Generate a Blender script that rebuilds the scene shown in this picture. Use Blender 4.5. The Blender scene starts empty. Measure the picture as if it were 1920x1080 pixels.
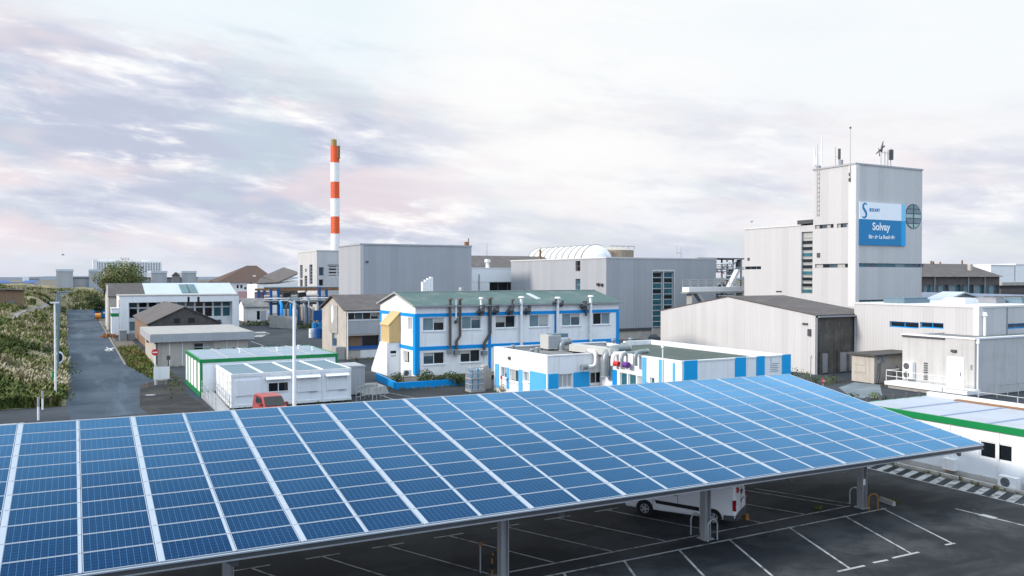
import bpy, math, random
from mathutils import Vector, Matrix, noise
random.seed(7)
SC = bpy.context.scene
COL = SC.collection
R = math.radians
# ------------------------------------------------------------------ camera model (used to turn a measured point into metres)
F_PX, TH, PT, HC = 1530., R(28.26), R(0.82), 10.
def ray(px, py):
    r = (px-960)/F_PX; u = (540-py)/F_PX
    f = math.cos(PT)+u*math.sin(PT); z = -math.sin(PT)+u*math.cos(PT)
    return (r*math.cos(TH)+f*math.sin(TH), -r*math.sin(TH)+f*math.cos(TH), z)
def gz(px, py, z=0.):
    d = ray(px, py); t = (z-HC)/d[2]; return (d[0]*t, d[1]*t)
def fy(px, py, Y):
    d = ray(px, py); t = Y/d[1]; return (d[0]*t, HC+d[2]*t)
def fx(px, py, X):
    d = ray(px, py); t = X/d[0]; return (d[1]*t, HC+d[2]*t)
def wrect(face, c, x0, x1, y0, y1):      # measured window rectangle -> (a0,a1,z0,z1) on a wall plane
    q = fy if face == 'F' else fx
    P = [q(x, y, c) for x in (x0, x1) for y in (y0, y1)]
    a = sorted([(P[0][0]+P[1][0])/2, (P[2][0]+P[3][0])/2])
    z = sorted([(P[0][1]+P[2][1])/2, (P[1][1]+P[3][1])/2])
    return (a[0], a[1], z[0], z[1])
# ------------------------------------------------------------------ mesh builder
class MB:
    def __init__(s): s.v = []; s.f = []; s.m = []; s.s = []; s.uv = {}
    def add(s, vs, fs, mi=0, sm=False):
        b = len(s.v); s.v += [tuple(v) for v in vs]
        for f in fs: s.f.append(tuple(b+i for i in f)); s.m.append(mi); s.s.append(sm)
        return s
    def poly(s, pts, mi=0): return s.add(pts, [tuple(range(len(pts)))], mi)
    def box(s, x0, x1, y0, y1, z0, z1, mi=0):
        v = [(x, y, z) for z in (z0, z1) for y in (y0, y1) for x in (x0, x1)]
        return s.add(v, [(0,2,3,1),(4,5,7,6),(0,1,5,4),(2,6,7,3),(0,4,6,2),(1,3,7,5)], mi)
    def prism(s, pts, vec, mi=0):
        n = len(pts); vec = Vector(vec); q = [Vector(p) for p in pts]
        return s.add(q+[p+vec for p in q], [tuple(range(n-1,-1,-1)), tuple(range(n,2*n))]+[(i,(i+1)%n,n+(i+1)%n,n+i) for i in range(n)], mi)
    def tube(s, path, r, n=8, mi=0, sm=True, caps=True):
        P = [Vector(p) for p in path]; rr = r if isinstance(r, (list, tuple)) else [r]*len(P)
        vs = []; up0 = None
        for i, p in enumerate(P):
            t = (P[min(i+1, len(P)-1)]-P[max(i-1, 0)]).normalized()
            up = up0 if up0 is not None else (Vector((0,0,1)) if abs(t.z) < .95 else Vector((1,0,0)))
            a = t.cross(up)
            if a.length < 1e-4: a = t.cross(Vector((.3,.9,.1)))
            a.normalize(); b = a.cross(t).normalized(); up0 = b
            for k in range(n):
                g = 2*math.pi*k/n; vs.append(p+(a*math.cos(g)+b*math.sin(g))*rr[i])
        fs = [(i*n+k, i*n+(k+1)%n, (i+1)*n+(k+1)%n, (i+1)*n+k) for i in range(len(P)-1) for k in range(n)]
        s.add(vs, fs, mi, sm)
        if caps: s.add(vs[:n], [tuple(range(n-1,-1,-1))], mi); s.add(vs[-n:], [tuple(range(n))], mi)
        return s
    def cyl(s, x, y, z0, z1, r0, r1=None, n=12, mi=0): return s.tube([(x,y,z0),(x,y,z1)], [r0, r0 if r1 is None else r1], n, mi)
    def bar(s, p, q, w, mi=0):
        return s.tube([p, q], w*.7071, 4, mi, False)
    def build(s, name, mats, parent=None, org=None):
        me = bpy.data.meshes.new(name)
        o = org if org is not None else (ORI.get(parent.name, Vector((0,0,0))) if parent else Vector((0,0,0)))
        me.from_pydata([tuple(Vector(v)-o) for v in s.v], [], s.f)
        if not isinstance(mats, (list, tuple)): mats = [mats]
        for m in mats: me.materials.append(m)
        me.polygons.foreach_set('material_index', s.m); me.polygons.foreach_set('use_smooth', s.s)
        if s.uv:
            L = me.uv_layers.new(name='UVMap')
            for pi, uvs in s.uv.items():
                for li, uv in zip(me.polygons[pi].loop_indices, uvs): L.data[li].uv = uv
        me.validate(); me.update()
        ob = bpy.data.objects.new(name, me); COL.objects.link(ob)
        if parent: ob.parent = parent; ORI[ob.name] = o
        else: ob.location = o; ORI[ob.name] = o
        return ob
ORI = {}
def tag(o, label, cat, group=None, kind=None):
    if label: o['label'] = label
    if cat: o['category'] = cat
    if group: o['group'] = group
    if kind: o['kind'] = kind
    return o
def thing(name, label, cat, loc=(0,0,0), group=None, local=False, rz=0):
    o = bpy.data.objects.new(name, None); COL.objects.link(o); o.empty_display_size = .3
    o.location = loc; o.rotation_euler = (0,0,rz)
    ORI[o.name] = Vector((0,0,0)) if local else Vector(loc)
    return tag(o, label, cat, group)
def solo(name, mb, mats, label, cat, org=(0,0,0), group=None, kind=None):
    return tag(mb.build(name, mats, None, Vector(org)), label, cat, group, kind)
def copy_tree(o, parent=None):
    c = o.copy(); COL.objects.link(c)
    if parent: c.parent = parent
    for ch in list(o.children): copy_tree(ch, c)
    return c
def struct(name, mb, mats, kind='structure', org=(0,0,0)):
    return tag(mb.build(name, mats, None, Vector(org)), None, None, None, kind)
# ------------------------------------------------------------------ materials
def nd(nt, typ, **kw):
    n = nt.nodes.new(typ)
    for k, v in kw.items():
        if k.startswith('i_'): n.inputs[k[2:].replace('_', ' ')].default_value = v
        elif k.startswith('n') and k[1:].isdigit(): n.inputs[int(k[1:])].default_value = v
        else: setattr(n, k, v)
    return n
def mth(nt, op, a, b=None, clamp=False):
    n = nt.nodes.new('ShaderNodeMath'); n.operation = op; n.use_clamp = clamp
    for i, x in enumerate((a, b)):
        if x is None: continue
        if isinstance(x, (int, float)): n.inputs[i].default_value = x
        else: nt.links.new(x, n.inputs[i])
    return n.outputs[0]
def mixc(nt, fac, a, b, mode='MIX'):
    n = nt.nodes.new('ShaderNodeMix'); n.data_type = 'RGBA'; n.blend_type = mode; n.clamp_factor = True
    for i, x in ((0, fac), (6, a), (7, b)):
        if isinstance(x, (int, float)): n.inputs[i].default_value = x
        elif isinstance(x, (tuple, list)): n.inputs[i].default_value = (*x[:3], 1)
        else: nt.links.new(x, n.inputs[i])
    return n.outputs[2]
def ramp(nt, x, p0, p1):
    n = nt.nodes.new('ShaderNodeMapRange'); n.interpolation_type = 'SMOOTHSTEP'; n.clamp = True
    n.inputs[1].default_value = p0; n.inputs[2].default_value = p1
    nt.links.new(x, n.inputs[0]); return n.outputs[0]
def newmat(name):
    m = bpy.data.materials.new(name); m.use_nodes = True; nt = m.node_tree
    return m, nt, nt.nodes['Principled BSDF']
def noisetex(nt, vec, scale, detail=3., rough=.55):
    n = nd(nt, 'ShaderNodeTexNoise'); n.inputs['Scale'].default_value = scale; n.inputs['Detail'].default_value = detail; n.inputs['Roughness'].default_value = rough
    nt.links.new(vec, n.inputs['Vector']); return n.outputs['Fac']
def mat(name, col, rough=.6, var=.10, vs=.6, metal=0., spec=.4, corr=None, panel=None, streak=0., dirt=None, zcorr=None, fine=9., bump=.0, wear=None):
    """col varied by two noises; corr = corrugation period (m), panel = seam spacing, streak = rain streaks, dirt = (colour, amount)"""
    m, nt, b = newmat(name); L = nt.links
    tc = nd(nt, 'ShaderNodeTexCoord'); co = tc.outputs['Object']
    sx = nd(nt, 'ShaderNodeSeparateXYZ'); L.new(co, sx.inputs[0])
    u = mth(nt, 'ADD', sx.outputs[0], sx.outputs[1])
    n1 = noisetex(nt, co, vs, 4.); n2 = noisetex(nt, co, fine, 3.)
    k = mth(nt, 'ADD', mth(nt, 'MULTIPLY', mth(nt, 'SUBTRACT', n1, .5), 2.6*var), mth(nt, 'MULTIPLY', mth(nt, 'SUBTRACT', n2, .5), 1.2*var))
    k = mth(nt, 'ADD', k, 1.)
    if panel:
        f = mth(nt, 'FLOOR', mth(nt, 'DIVIDE', u, panel)); w = nd(nt, 'ShaderNodeTexWhiteNoise', noise_dimensions='1D'); L.new(f, w.inputs['W'])
        k = mth(nt, 'ADD', k, mth(nt, 'MULTIPLY', mth(nt, 'SUBTRACT', w.outputs[0], .5), .09))
        fr = mth(nt, 'FRACT', mth(nt, 'DIVIDE', u, panel))
        k = mth(nt, 'MULTIPLY', k, mth(nt, 'SUBTRACT', 1., mth(nt, 'MULTIPLY', mth(nt, 'LESS_THAN', fr, .05/panel), .07)))
    if streak:
        cv = nd(nt, 'ShaderNodeCombineXYZ'); L.new(mth(nt, 'MULTIPLY', u, 2.2), cv.inputs[0]); L.new(mth(nt, 'MULTIPLY', sx.outputs[2], .12), cv.inputs[2])
        st = ramp(nt, noisetex(nt, cv.outputs[0], 1.4, 4.), .48, .78)
        k = mth(nt, 'MULTIPLY', k, mth(nt, 'SUBTRACT', 1., mth(nt, 'MULTIPLY', st, streak)))
    rgb = nd(nt, 'ShaderNodeRGB'); rgb.outputs[0].default_value = (*col, 1)
    base = rgb.outputs[0]
    if dirt:
        d1 = ramp(nt, noisetex(nt, co, vs*1.7, 6., .65), .46, .66)
        base = mixc(nt, mth(nt, 'MULTIPLY', d1, dirt[1]), base, dirt[0])
    vm = nd(nt, 'ShaderNodeVectorMath', operation='SCALE'); L.new(base, vm.inputs[0]); L.new(k, vm.inputs['Scale'])
    L.new(vm.outputs[0], b.inputs['Base Color'])
    b.inputs['Roughness'].default_value = rough; b.inputs['Metallic'].default_value = metal; b.inputs['Specular IOR Level'].default_value = spec
    h = None
    if corr:
        h = mth(nt, 'MULTIPLY', mth(nt, 'SINE', mth(nt, 'MULTIPLY', u, 2*math.pi/corr)), corr*.055)
    if zcorr:
        h = mth(nt, 'MULTIPLY', mth(nt, 'SINE', mth(nt, 'MULTIPLY', sx.outputs[2], 2*math.pi/zcorr)), zcorr*.12)
    if bump:
        hb = mth(nt, 'MULTIPLY', n2, bump); h = hb if h is None else mth(nt, 'ADD', h, hb)
    if h is not None:
        bp = nd(nt, 'ShaderNodeBump'); bp.inputs['Strength'].default_value = .6; bp.inputs['Distance'].default_value = 1.
        L.new(h, bp.inputs['Height']); L.new(bp.outputs[0], b.inputs['Normal'])
    return m
X = dict
M = {}
M['clad'] = mat('pale_cladding', (.51,.50,.495), .5, .04, .15, corr=.33, panel=1.1, streak=.03)
M['cladgrey'] = mat('grey_cladding', (.36,.37,.39), .5, .05, .15, corr=.33, panel=1.3, streak=.04)
M['cladshed'] = mat('shed_cladding', (.54,.525,.52), .5, .04, .2, corr=.4, panel=.9, streak=.06)
M['cladstrip'] = mat('cladding_joint', (.62,.61,.60), .5, .04, .3)
M['white'] = mat('white_render', (.80,.80,.80), .65, .05, .4, streak=.12, dirt=((.68,.67,.64), .4))
M['whitewall'] = mat('white_wall', (.74,.74,.74), .65, .06, .5, streak=.12)
M['whitemet'] = mat('white_sheet', (.82,.83,.84), .5, .03, .6, corr=.16, streak=.04)
M['whiteroof'] = mat('white_roof_sheet', (.46,.51,.56), .45, .08, .3, corr=.4)
M['trim'] = mat('blue_paint', (.002,.265,.65), .5, .06, .8, spec=.2)
M['trimlt'] = mat('light_blue_panel', (.10,.42,.74), .4, .06, .8)
M['navy'] = mat('dark_blue_paint', (.01,.09,.30), .45, .1, 1.)
M['green'] = mat('green_paint', (.004,.20,.055), .4, .06, .8)
M['roofgreen'] = mat('weathered_green_roof', (.07,.125,.12), .7, .16, .35, corr=.45, dirt=((.16,.19,.17), .6))
M['roofbrown'] = mat('fibre_cement_roof', (.098,.086,.083), .85, .2, .5, corr=.35, dirt=((.15,.135,.125), .6))
M['roofdark'] = mat('dark_roof', (.075,.068,.066), .85, .2, .5, corr=.35, dirt=((.13,.115,.10), .5))
M['roofred'] = mat('brown_tile_roof', (.095,.058,.045), .85, .15, .5, corr=.5)
M['roofgrey'] = mat('grey_membrane_roof', (.17,.17,.17), .85, .16, .6, dirt=((.27,.26,.25), .7))
M['roofmoss'] = mat('dark_green_membrane', (.062,.085,.075), .85, .15, .5, dirt=((.10,.12,.10), .6))
M['roofblue'] = mat('container_roof', (.13,.20,.245), .5, .12, .8, corr=.3)
M['roofpale'] = mat('portable_roof', (.40,.43,.49), .5, .07, .4, dirt=((.36,.36,.38), .5))
M['roofcabin'] = mat('cabin_roof_felt', (.24,.30,.36), .6, .12, .5, dirt=((.34,.37,.40), .5))
M['concpale'] = mat('pale_concrete', (.50,.49,.475), .8, .05, .5, streak=.16, dirt=((.44,.425,.41), .5))
M['palepane'] = mat('pale_teal_pane', (.34,.47,.45), .25, .25, 1.)
M['seam'] = mat('roof_seam_strip', (.22,.28,.40), .5, .1, .7)
M['beige'] = mat('beige_concrete', (.46,.42,.37), .8, .1, .5, streak=.22, dirt=((.36,.32,.27), .5))
M['tan'] = mat('tan_boarding', (.53,.385,.18), .7, .08, .6, panel=.45, streak=.1)
M['concrete'] = mat('concrete', (.36,.35,.33), .85, .12, .8, streak=.15, dirt=((.25,.24,.22), .5))
M['kerbstone'] = mat('kerb_stone', (.24,.22,.20), .85, .2, .8, dirt=((.14,.13,.11), .6))
M['kerb'] = mat('pale_kerb', (.50,.48,.45), .8, .12, .8, dirt=((.3,.28,.24), .6))
M['wood'] = mat('dark_timber', (.085,.078,.070), .85, .2, .4, panel=.3, streak=.45, dirt=((.17,.155,.14), .5))
M['brownwood'] = mat('brown_boards', (.22,.14,.085), .8, .15, .6, panel=.4, streak=.3)
M['rust'] = mat('rusty_metal', (.26,.13,.06), .8, .25, 1., dirt=((.10,.06,.04), .6))
M['tankrust'] = mat('stained_tank', (.38,.30,.22), .8, .2, .6, streak=.3, dirt=((.22,.14,.09), .7))
M['steel'] = mat('galvanised_steel', (.42,.43,.44), .45, .1, 1., metal=.4)
M['duct'] = mat('duct_metal', (.23,.26,.27), .4, .08, 1.2, metal=.3, streak=.1)
M['ductpale'] = mat('pale_duct_casing', (.47,.47,.44), .5, .08, 1., streak=.1)
M['greydark'] = mat('dark_grey_metal', (.07,.072,.078), .5, .1, 1.)
M['greymid'] = mat('mid_grey_paint', (.26,.27,.29), .55, .1, .8)
M['black'] = mat('black_plastic', (.012,.012,.013), .5, .1, 1.)
M['brownpipe'] = mat('brown_pipe', (.085,.07,.06), .5, .15, 1.5)
M['pink'] = mat('pink_render', (.52,.30,.30), .75, .12, .5)
M['red'] = mat('red_paint', (.55,.03,.03), .4, .05, 1.)
M['vanred'] = mat('red_car_paint', (.34,.045,.04), .3, .04, 1., spec=.5)
M['purple'] = mat('purple_plastic', (.12,.03,.22), .5, .1, 1.)
M['yellow'] = mat('yellow_paint', (.29,.135,.025), .5, .12, 3.)
M['orange'] = mat('orange_paint', (.62,.22,.03), .5, .1, 2.)
M['chimred'] = mat('signal_orange_band', (.70,.095,.02), .6, .07, .3)
M['chimwhite'] = mat('white_band', (.80,.79,.78), .6, .05, .3)
M['ochre'] = mat('ochre_steel', (.36,.22,.05), .6, .12, 1.)
M['skyblue'] = mat('blue_container_paint', (.01,.20,.48), .5, .1, .6)
M['signblue'] = mat('sign_blue', (.0,.19,.42), .4, .02, .5)
M['signblue2'] = mat('sign_bright_blue', (.0,.335,.69), .4, .02, .5)
M['signcyan'] = mat('sign_light_blue', (.20,.55,.80), .4, .02, .5)
M['signwhite'] = mat('sign_white', (.80,.84,.88), .4, .02, .5)
M['paintwhite'] = mat('white_car_paint', (.86,.86,.86), .25, .02, 1., spec=.5)
M['road_paint'] = mat('worn_road_paint', (.36,.36,.36), .8, .25, 1.2, dirt=((.07,.07,.075), .85))
M['rubber'] = mat('tyre_rubber', (.014,.014,.015), .85, .1, 2.)
M['bark'] = mat('bark', (.10,.075,.055), .9, .2, 3.)
M['bird'] = mat('grey_feathers', (.20,.20,.21), .8, .1, 5.)
M['lampglass'] = mat('red_lens', (.35,.01,.012), .2, .05, 3.)
M['alu'] = mat('aluminium_rail', (.36,.41,.47), .5, .06, 1.4)
M['cabinskin'] = mat('cabin_wall', (.80,.82,.84), .5, .03, .5, streak=.06)
def glass(name, col, rough=.08, var=.5, vs=.9):
    m = mat(name, col, rough, var, vs, spec=.4, fine=2.5); return m
M['glass'] = glass('dark_window_glass', (.010,.014,.018))
M['glassb'] = glass('blue_window_glass', (.05,.085,.115))
M['glasst'] = glass('teal_window_glass', (.03,.12,.15))
M['curtain'] = glass('curtained_glass', (.16,.23,.26), .15, .25)
M['blind'] = glass('window_with_blind', (.40,.40,.38), .3, .15)
def leafmat(name, stops, scale, rough=.75, trans=.0):
    m, nt, b = newmat(name); L = nt.links
    tc = nd(nt, 'ShaderNodeTexCoord'); n1 = noisetex(nt, tc.outputs['Object'], scale, 5., .62); n2 = noisetex(nt, tc.outputs['Object'], scale*9, 2.)
    k = mth(nt, 'ADD', mth(nt, 'MULTIPLY', n1, .72), mth(nt, 'MULTIPLY', n2, .28))
    cr = nd(nt, 'ShaderNodeValToRGB'); el = cr.color_ramp.elements
    el[0].position = stops[0][0]; el[0].color = (*stops[0][1], 1); el[1].position = stops[-1][0]; el[1].color = (*stops[-1][1], 1)
    for p, c in stops[1:-1]: e = el.new(p); e.color = (*c, 1)
    L.new(k, cr.inputs[0]); L.new(cr.outputs[0], b.inputs['Base Color']); b.inputs['Roughness'].default_value = rough; b.inputs['Specular IOR Level'].default_value = .2
    return m
M['dunegrass'] = leafmat('dune_grass_blades', [(.34,(.035,.045,.018)),(.43,(.085,.115,.026)),(.49,(.15,.155,.05)),(.53,(.33,.285,.17)),(.60,(.43,.37,.27)),(.68,(.10,.11,.04))], .075)
M['dunesoil'] = leafmat('dune_soil', [(.35,(.05,.06,.028)),(.45,(.11,.11,.045)),(.55,(.26,.22,.14)),(.66,(.33,.26,.19))], .10)
M['shrub'] = leafmat('shrub_leaves', [(.36,(.022,.035,.014)),(.5,(.05,.075,.025)),(.62,(.10,.115,.04))], .6)
M['treeleaf'] = leafmat('tree_leaves', [(.36,(.045,.065,.022)),(.5,(.13,.155,.055)),(.62,(.27,.25,.10))], .35)
M['verge'] = leafmat('verge_grass', [(.36,(.03,.05,.012)),(.47,(.085,.13,.022)),(.54,(.16,.15,.05)),(.62,(.22,.14,.07))], .38)
M['olive'] = leafmat('olive_scrub', [(.36,(.035,.045,.018)),(.5,(.085,.10,.03)),(.62,(.15,.145,.06))], .4)
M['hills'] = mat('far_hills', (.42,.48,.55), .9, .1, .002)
def asphalt(name, col, patch, scale=.12, rough=.85, bump=.006, tracks=None):
    m, nt, b = newmat(name); L = nt.links
    tc = nd(nt, 'ShaderNodeTexCoord'); co = tc.outputs['Object']
    n1 = ramp(nt, noisetex(nt, co, scale, 5., .6), .42, .62); n2 = noisetex(nt, co, 14., 4., .7); n3 = ramp(nt, noisetex(nt, co, scale*6, 4.), .52, .70)
    c = mixc(nt, n1, col, patch); c = mixc(nt, mth(nt, 'MULTIPLY', n3, .35), c, tuple(x*.6 for x in col))
    if tracks:
        mp = nd(nt, 'ShaderNodeMapping'); mp.inputs['Scale'].default_value = (tracks[0], tracks[1], 1); mp.inputs['Rotation'].default_value = (0,0,tracks[2]); L.new(co, mp.inputs[0])
        c = mixc(nt, mth(nt, 'MULTIPLY', ramp(nt, noisetex(nt, mp.outputs[0], 1., 4.), .50, .66), .55), c, tuple(x*tracks[3] for x in patch))
    v = nd(nt, 'ShaderNodeTexVoronoi', feature='DISTANCE_TO_EDGE'); v.inputs['Scale'].default_value = .22
    mp2 = nd(nt, 'ShaderNodeVectorMath', operation='ADD'); nn = nd(nt, 'ShaderNodeTexNoise'); nn.inputs['Scale'].default_value = .8; L.new(co, nn.inputs['Vector'])
    L.new(co, mp2.inputs[0]); L.new(nn.outputs['Color'], mp2.inputs[1]); L.new(mp2.outputs[0], v.inputs['Vector'])
    c = mixc(nt, mth(nt, 'MULTIPLY', mth(nt, 'LESS_THAN', v.outputs[0], .006), .35), c, tuple(x*.4 for x in col))
    vm = nd(nt, 'ShaderNodeVectorMath', operation='SCALE'); L.new(c, vm.inputs[0]); L.new(mth(nt, 'ADD', mth(nt, 'MULTIPLY', n2, .7), .65), vm.inputs['Scale'])
    L.new(vm.outputs[0], b.inputs['Base Color']); b.inputs['Roughness'].default_value = rough; b.inputs['Specular IOR Level'].default_value = .25
    bp = nd(nt, 'ShaderNodeBump'); bp.inputs['Strength'].default_value = .5; bp.inputs['Distance'].default_value = bump; L.new(n2, bp.inputs['Height']); L.new(bp.outputs[0], b.inputs['Normal'])
    return m
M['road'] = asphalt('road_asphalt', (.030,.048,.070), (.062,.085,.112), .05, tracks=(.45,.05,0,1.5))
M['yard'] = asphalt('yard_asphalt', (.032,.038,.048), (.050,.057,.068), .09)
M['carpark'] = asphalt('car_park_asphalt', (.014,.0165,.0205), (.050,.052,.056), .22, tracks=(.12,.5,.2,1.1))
M['repairshade'] = asphalt('repair_and_shade_asphalt', (.028,.030,.033), (.04,.042,.046), .2)  # dark asphalt for a repair patch and for one painted ground shadow
M['patchdark'] = asphalt('worn_dark_asphalt', (.020,.021,.023), (.045,.043,.042), .35)
M['earth'] = asphalt('bare_ground', (.12,.11,.09), (.17,.15,.12), .02)
M['gravel'] = asphalt('blue_gravel', (.15,.18,.20), (.20,.23,.25), .5)
M['sandpath'] = asphalt('sandy_path', (.22,.205,.20), (.28,.26,.25), .3)
def solar():
    m, nt, b = newmat('solar_cells'); L = nt.links
    uv = nd(nt, 'ShaderNodeUVMap'); sx = nd(nt, 'ShaderNodeSeparateXYZ'); L.new(uv.outputs[0], sx.inputs[0])
    def line(c, w):
        f = mth(nt, 'FRACT', c); d = mth(nt, 'ABSOLUTE', mth(nt, 'SUBTRACT', f, .5)); return mth(nt, 'GREATER_THAN', d, .5-w)
    lx = line(sx.outputs[0], .045); ly = line(sx.outputs[1], .03)
    bb = mth(nt, 'GREATER_THAN', mth(nt, 'ABSOLUTE', mth(nt, 'SUBTRACT', mth(nt, 'FRACT', mth(nt, 'MULTIPLY', sx.outputs[0], 3.)), .5)), .44)
    tc = nd(nt, 'ShaderNodeTexCoord')
    fl = nd(nt, 'ShaderNodeVectorMath', operation='FLOOR'); L.new(uv.outputs[0], fl.inputs[0])
    wn = nd(nt, 'ShaderNodeTexWhiteNoise', noise_dimensions='2D'); L.new(fl.outputs[0], wn.inputs['Vector'])
    oi = nd(nt, 'ShaderNodeObjectInfo')
    cell = mixc(nt, wn.outputs[0], (.0005,.0085,.042), (.0009,.014,.062))
    cell = mixc(nt, mth(nt, 'MULTIPLY', oi.outputs['Random'], .5), cell, (.001,.016,.055))
    cell = mixc(nt, mth(nt, 'MULTIPLY', bb, .10), cell, (.15,.28,.42))
    c = mixc(nt, mth(nt, 'MULTIPLY', ly, .24), cell, (.09,.24,.44)); c = mixc(nt, mth(nt, 'MULTIPLY', lx, .32), c, (.10,.26,.48))
    L.new(c, b.inputs['Base Color']); b.inputs['Roughness'].default_value = .5; b.inputs['Specular IOR Level'].default_value = 0.
    ge = nd(nt, 'ShaderNodeNewGeometry'); nz = noisetex(nt, ge.outputs['Position'], .55, 4., .6); nw = noisetex(nt, ge.outputs['Position'], .16, 3.)
    # blue anti-reflective glass over the cells
    gl = nd(nt, 'ShaderNodeBsdfGlossy'); gv = nd(nt, 'ShaderNodeVectorMath', operation='SCALE'); gv.inputs[0].default_value = (.25,.59,1.); L.new(mth(nt, 'ADD', .62, mth(nt, 'ADD', mth(nt, 'MULTIPLY', nw, .5), mth(nt, 'MULTIPLY', mth(nt, 'ADD', nz, mth(nt, 'MULTIPLY', oi.outputs['Random'], .5)), .18))), gv.inputs['Scale']); L.new(gv.outputs[0], gl.inputs['Color']); L.new(mth(nt, 'ADD', .10, mth(nt, 'MULTIPLY', nz, .12)), gl.inputs['Roughness'])
    lw = nd(nt, 'ShaderNodeLayerWeight'); lw.inputs['Blend'].default_value = .5
    fw = mth(nt, 'ADD', .012, mth(nt, 'MULTIPLY', mth(nt, 'POWER', lw.outputs['Facing'], 7.), 5.6), True)
    ms = nd(nt, 'ShaderNodeMixShader'); L.new(fw, ms.inputs[0]); L.new(b.outputs[0], ms.inputs[1]); L.new(gl.outputs[0], ms.inputs[2])
    L.new(ms.outputs[0], nt.nodes['Material Output'].inputs['Surface'])
    return m
M['solar'] = solar()
# ------------------------------------------------------------------ wall helpers: face 'F' looks towards -Y at Y=c, face 'L' looks towards -X at X=c; d>0 goes into the wall
def PT3(face, c, a, z, d=0.): return (a, c+d, z) if face == 'F' else (c+d, a, z)
def fbox(mb, face, c, a0, a1, z0, z1, d0, d1, mi=0):
    if face == 'F': mb.box(a0, a1, c+d0, c+d1, z0, z1, mi)
    else: mb.box(c+d0, c+d1, a0, a1, z0, z1, mi)
def wall(mb, face, c, a0, a1, z0, z1, holes=(), depth=.18, mi=0):
    A = sorted({a0, a1, *[h[0] for h in holes], *[h[1] for h in holes]}); Z = sorted({z0, z1, *[h[2] for h in holes], *[h[3] for h in holes]})
    A = [a for a in A if a0-1e-6 <= a <= a1+1e-6]; Z = [z for z in Z if z0-1e-6 <= z <= z1+1e-6]
    for i in range(len(A)-1):
        for j in range(len(Z)-1):
            ca, cz = (A[i]+A[i+1])/2, (Z[j]+Z[j+1])/2
            if any(h[0] < ca < h[1] and h[2] < cz < h[3] for h in holes): continue
            q = [PT3(face, c, A[i], Z[j]), PT3(face, c, A[i+1], Z[j]), PT3(face, c, A[i+1], Z[j+1]), PT3(face, c, A[i], Z[j+1])]
            mb.poly(q if face == 'F' else q[::-1], mi)
    for h in holes:
        L = [(h[0], h[2]), (h[1], h[2]), (h[1], h[3]), (h[0], h[3])]
        for k in range(4):
            p, q = L[k], L[(k+1) % 4]
            mb.poly([PT3(face, c, *p), PT3(face, c, *q), PT3(face, c, *q, depth), PT3(face, c, *p, depth)], mi)
def window(root, face, c, r, cols=2, rows=1, depth=.18, fr='white', pane='glass', sill=True, fw=.06, name='window', label=None):
    a0, a1, z0, z1 = r; mb = MB(); d0, d1 = depth-.07, depth-.005
    fbox(mb, face, c, a0, a0+fw, z0, z1, d0, d1); fbox(mb, face, c, a1-fw, a1, z0, z1, d0, d1)
    fbox(mb, face, c, a0+fw, a1-fw, z0, z0+fw, d0, d1); fbox(mb, face, c, a0+fw, a1-fw, z1-fw, z1, d0, d1)
    for k in range(1, cols):
        a = a0+(a1-a0)*k/cols; fbox(mb, face, c, a-fw/2, a+fw/2, z0+fw, z1-fw, d0, d1)
    for k in range(1, rows):
        z = z0+(z1-z0)*k/rows; fbox(mb, face, c, a0+fw, a1-fw, z-fw/2, z+fw/2, d0+.004, d1-.004)
    w = mb.build(name, M[fr], root)
    if label: w['label'] = label
    ps = pane if isinstance(pane, (list, tuple)) else [pane]*cols
    g = MB()
    for k in range(cols):
        b0, b1 = a0+(a1-a0)*k/cols, a0+(a1-a0)*(k+1)/cols
        g.poly([PT3(face, c, b0, z0, depth-.03), PT3(face, c, b1, z0, depth-.03), PT3(face, c, b1, z1, depth-.03), PT3(face, c, b0, z1, depth-.03)], k)
    g.build('pane', [M[p] for p in ps], w)
    if sill and random.random() < .6:
        q = MB(); hb_ = z1-fw-(z1-z0)*random.choice([.25,.35,.5,.8]); k = random.randrange(cols); b0, b1 = a0+(a1-a0)*k/cols+fw, a0+(a1-a0)*(k+1)/cols-fw
        q.poly([PT3(face, c, b0, hb_, depth-.036), PT3(face, c, b1, hb_, depth-.036), PT3(face, c, b1, z1-fw, depth-.036), PT3(face, c, b0, z1-fw, depth-.036)]); q.build('window_blind', M['blind'], w)
    if sill:
        s = MB(); fbox(s, face, c, a0-.08, a1+.08, z0-.09, z0-.01, -.09, -.002); s.build('sill', M[fr], w)
    return w
# ------------------------------------------------------------------ camera, sky, sun
cam = bpy.data.cameras.new('camera'); cam.sensor_width = 36; cam.lens = 36*F_PX/1920; cam.clip_start = .5; cam.clip_end = 12000
co = bpy.data.objects.new('camera', cam); COL.objects.link(co); co.location = (0,0,HC); co.rotation_euler = (R(90)-PT, 0, -TH); SC.camera = co
SC.view_settings.view_transform = 'Standard'; SC.view_settings.look = 'None'; SC.view_settings.gamma = 1; SC.view_settings.exposure = 0
SC.cycles.use_denoising = True; SC.cycles.max_bounces = 6; SC.cycles.diffuse_bounces = 3; SC.cycles.glossy_bounces = 3; SC.cycles.caustics_reflective = False; SC.cycles.caustics_refractive = False
SUN_EL, SUN_AZ = R(25), R(-84)          # azimuth from +Y towards +X: the sun stands low over the dunes
w = bpy.data.worlds.new('World'); SC.world = w; w.use_nodes = True; nt = w.node_tree; L = nt.links
bg = nt.nodes['Background']; bg.inputs['Strength'].default_value = .1
sky = nd(nt, 'ShaderNodeTexSky', sky_type='NISHITA', sun_disc=False); sky.sun_elevation = SUN_EL; sky.sun_rotation = SUN_AZ % (2*math.pi); sky.air_density = 1.2; sky.dust_density = 1.5; sky.ozone_density = 1.5
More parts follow.
